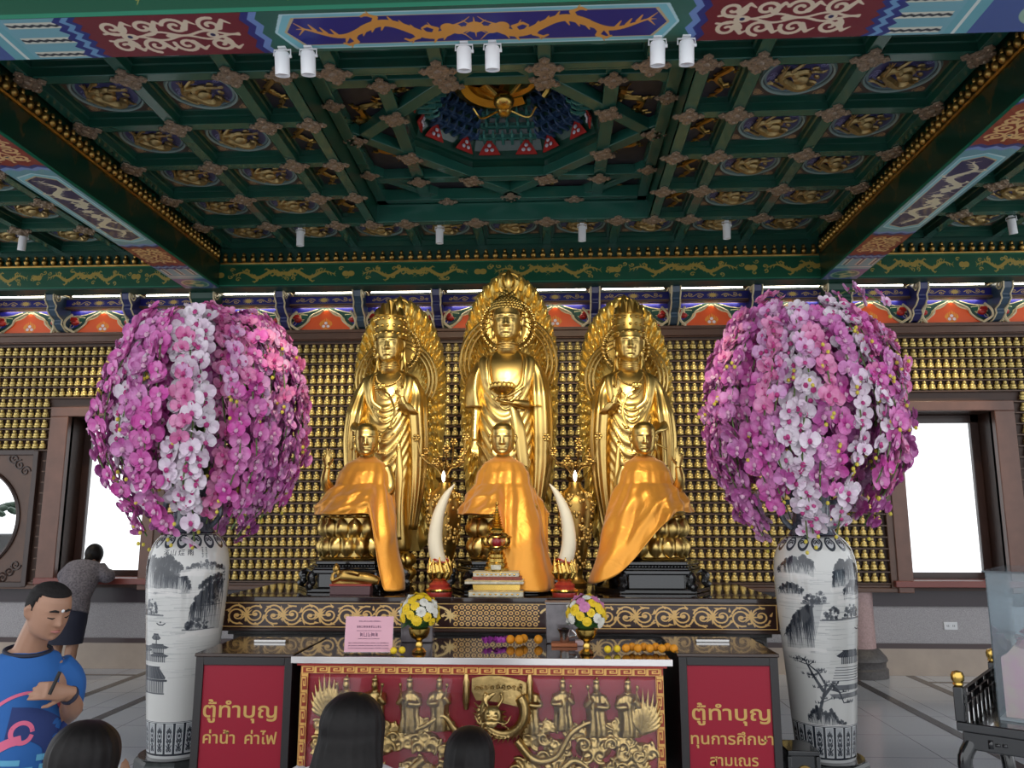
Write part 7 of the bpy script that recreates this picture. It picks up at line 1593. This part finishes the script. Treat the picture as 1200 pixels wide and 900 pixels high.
# the woman leaning on the window sill, seen from behind
wm = tag(empty('person', (-4.93, 8.22, 0)), 'person: woman in a grey patterned blouse and black shorts leaning on the window sill', 'person')
b_ = MB(); BEND = [(.70, .0), (.80, .03), (.95, .12), (1.06, .22), (1.13, .30)]
def bent(b_, sc, n=36, lo=0, hi=1, amp=0):
    P = curve_pts([(0, .0, .66), (0, .05, .80), (0, .15, .96), (0, .25, 1.08), (0, .30, 1.13)], 24); W = np.interp(np.linspace(0, 1, len(P)), (0, .25, .5, .8, .93, 1), (.19, .17, .175, .19, .15, .06)) * sc; D = np.interp(np.linspace(0, 1, len(P)), (0, .3, .8, 1), (.15, .13, .12, .055)) * sc
    T = np.gradient(P, axis=0); T /= np.linalg.norm(T, axis=1)[:, None]; i0, i1 = int(lo * (len(P) - 1)), int(hi * (len(P) - 1)) + 1; a = np.linspace(0, 6.283, n, endpoint=False); R_ = []
    for i in range(i0, i1): v = np.cross((1, 0, 0), T[i]); R_.append([P[i] + np.array((1, 0, 0)) * W[i] * math.cos(t) * (1 + amp * math.sin(6 * t + i)) + v * D[i] * math.sin(t) * (1 + amp * math.sin(5 * t + i * 2)) for t in a])
    b_.loft(R_)
bent(b_, .93); limb(b_, [(0, .28, 1.10), (0, .33, 1.16), (0, .36, 1.20)], (.06, .055, .055)); add_head(b_, Matrix.Translation((0, .40, 1.12)) @ Matrix.Rotation(R(180), 4, 'Z') @ Matrix.Rotation(R(12), 4, 'X'), .20, .98)
for s_ in (-1, 1):
    limb(b_, [(s_ * .16, .26, 1.09), (s_ * .23, .26, 1.0), (s_ * .235, .35, 1.02)], (.055, .05, .04)); limb(b_, [(s_ * .235, .345, 1.02), (s_ * .14, .415, 1.02), (s_ * .06, .44, 1.03)], (.04, .036, .026)); add_hand(b_, aim((s_ * .05, .445, 1.03), (-s_ * 1, .1, 0), (0, 0, -1)), .17, (.3, .3, .35, .4), .4, s_)
    limb(b_, [(s_ * .09, .0, .68), (s_ * .085, .0, .5), (s_ * .08, .01, .36)], (.10, .085, .06)); limb(b_, [(s_ * .08, .01, .37), (s_ * .08, -.015, .26), (s_ * .08, .0, .08)], (.058, .058, .035)); limb(b_, [(s_ * .08, -.03, .035), (s_ * .085, .06, .034), (s_ * .09, .17, .026)], (.034, .038, .026))
bake(b_.build('body', SKIN, wm), .008, 3)
BL = mat('patterned_blouse', (.20, .18, .20), .8, noise=(55, .0), col2=(.07, .06, .075)); b_ = MB(); bent(b_, 1.10, 48, .0, .97, .02)
for s_ in (-1, 1): limb(b_, [(s_ * .13, .26, 1.09), (s_ * .22, .26, 1.01), (s_ * .24, .33, 1.02)], (.085, .075, .065))
bake(b_.build('blouse', BL, wm), .009, 3)
b_ = MB(); torso(b_, [(.36, .175, .125, 0), (.5, .19, .145, 0), (.62, .20, .155, 0), (.74, .175, .13, .02)]); b_.build('black_shorts', NAVYC, wm)
hb = MB(); hb.ell((0, .395, 1.235), (.092, .105, .11), 12, 16); hb.ell((0, .31, 1.19), (.05, .05, .055), 8, 10); hb.tube(curve_pts([(0, .30, 1.20), (-.01, .26, 1.14), (-.01, .26, 1.07)], 10), .035, 8)
bake(hb.build('tied_hair', HAIRB, wm), .008, 3)

# three worshippers kneeling in front, heads and backs towards us
def kneeler(x, y, hz, hair, label, lean=0.0, col=None, bow=0.0, hw_=1.0):
    o = tag(empty('person', (x, y, 0)), label, 'person'); b_ = MB(); zs = hz - .205
    for s_ in (-1, 1):
        limb(b_, [(s_ * .08, -.02, .22), (s_ * .11, .18, .15), (s_ * .12, .36, .09)], (.10, .09, .065)); limb(b_, [(s_ * .12, .36, .06), (s_ * .10, .15, .055), (s_ * .08, -.08, .05)], (.058, .055, .038)); limb(b_, [(s_ * .08, -.08, .04), (s_ * .07, -.16, .035), (s_ * .06, -.22, .03)], (.036, .034, .022))
    K = [(.14, .15, .13, -.02), (.26, .155, .125, -.02 + lean * .2), (.42, .135, .10, lean * .5), (zs - .10, .16, .105, lean * .9), (zs - .02, .15, .085, lean), (zs + .02, .07, .06, lean + .01), (zs + .07, .05, .05, lean + .02 + bow * .1)]; torso(b_, K)
    add_head(b_, Matrix.Translation((0, lean + .02 + bow, zs - .005 - bow * .5)) @ Matrix.Rotation(R(180), 4, 'Z') @ Matrix.Rotation(R(8 + 120 * bow), 4, 'X'), .205, .98)
    for s_ in (-1, 1):
        limb(b_, [(s_ * .145, lean, zs - .03), (s_ * .19, lean + .04, zs - .17), (s_ * .17, lean + .12, zs - .28)], (.05, .046, .038)); limb(b_, [(s_ * .17, lean + .12, zs - .28), (s_ * .09, lean + .2, zs - .2), (s_ * .022, lean + .23, zs - .1)], (.037, .034, .024)); add_hand(b_, aim((s_ * .02, lean + .23, zs - .095), (0, .1, 1), (-s_, 0, 0)), .16, (.05, .05, .05, .05), .1, -s_, .02)
    bake(b_.build('body', SKIN, o), .008, 2)
    t = MB(); torso(t, [(z, rx + .016, ry + .016, cy) for z, rx, ry, cy in K[:-2]] + [(zs + .012, .085, .07, lean + .005)], 40, amp=.012)
    for s_ in (-1, 1): limb(t, [(s_ * .13, lean, zs - .035), (s_ * .185, lean + .035, zs - .13), (s_ * .19, lean + .08, zs - .20)], (.062, .06, .056))
    bake(t.build('blouse', col, o), .008, 2)
    sk = MB(); sk.loft([[(rx * math.cos(a), cy + ry * math.sin(a), z) for a in np.linspace(0, 6.283, 32, endpoint=False)] for z, rx, ry, cy in ((.02, .185, .30, .10), (.10, .19, .31, .10), (.18, .18, .26, .08), (.25, .17, .16, .0), (.29, .155, .135, -.02))]); sk.build('dark_skirt', NAVYC, o)
    # hair: cap and a long fall with combed strands
    a = np.linspace(0, 6.283, 72, endpoint=False); rings = []; top = hz + .012
    for u in np.linspace(0, 1, 46):
        z = top - u * hair; d = top - z
        cap = math.sqrt(max(0, 1 - (1 - min(1, d / .105)) ** 2)); rx = .100 * cap * hw_ + max(0, d - .14) * .16; ry = .108 * cap - max(0, d - .16) * .22; ry = max(ry, .03 if d > .1 else 0.001); rx = max(.001, min(rx, .155)); cy = lean + .035 + bow * (1 - min(1, d / .2)) * 1.0 - max(0, d - .13) * .22 - min(.07, max(0, d - .12) * .5)
        st = 1 + .035 * min(1, d / .05) * (ridge(a * 17 / 6.283 + .5 * math.sin(d * 14), 1.2) - .5) + .015 * np.sin(a * 31 + d * 20)
        rings.append(np.stack([rx * np.cos(a) * st, cy + ry * np.sin(a) * st, np.full_like(a, z + .004 * math.sin(9 * u))], 1))
    hb = MB(); hb.loft(rings); hb.build('long_hair' if hair > .3 else 'hair', HAIRB, o, angle=0)
    return o
kneeler(-.63, 2.60, 1.03, .46, 'person: kneeling worshipper with long straight black hair and a white blouse', .0, mat('white_blouse', (.62, .58, .62), .8))
kneeler(-.335, 3.32, .745, .24, 'person: kneeling worshipper with black hair, head bowed, in the middle', .02, mat('dark_blouse', (.02, .02, .025), .8), .05)
kneeler(-1.385, 2.42, .98, .40, 'person: kneeling worshipper with black hair at the lower left beside the boy', .0, mat('dark_blouse', (.02, .02, .025), .8), .0, .98)
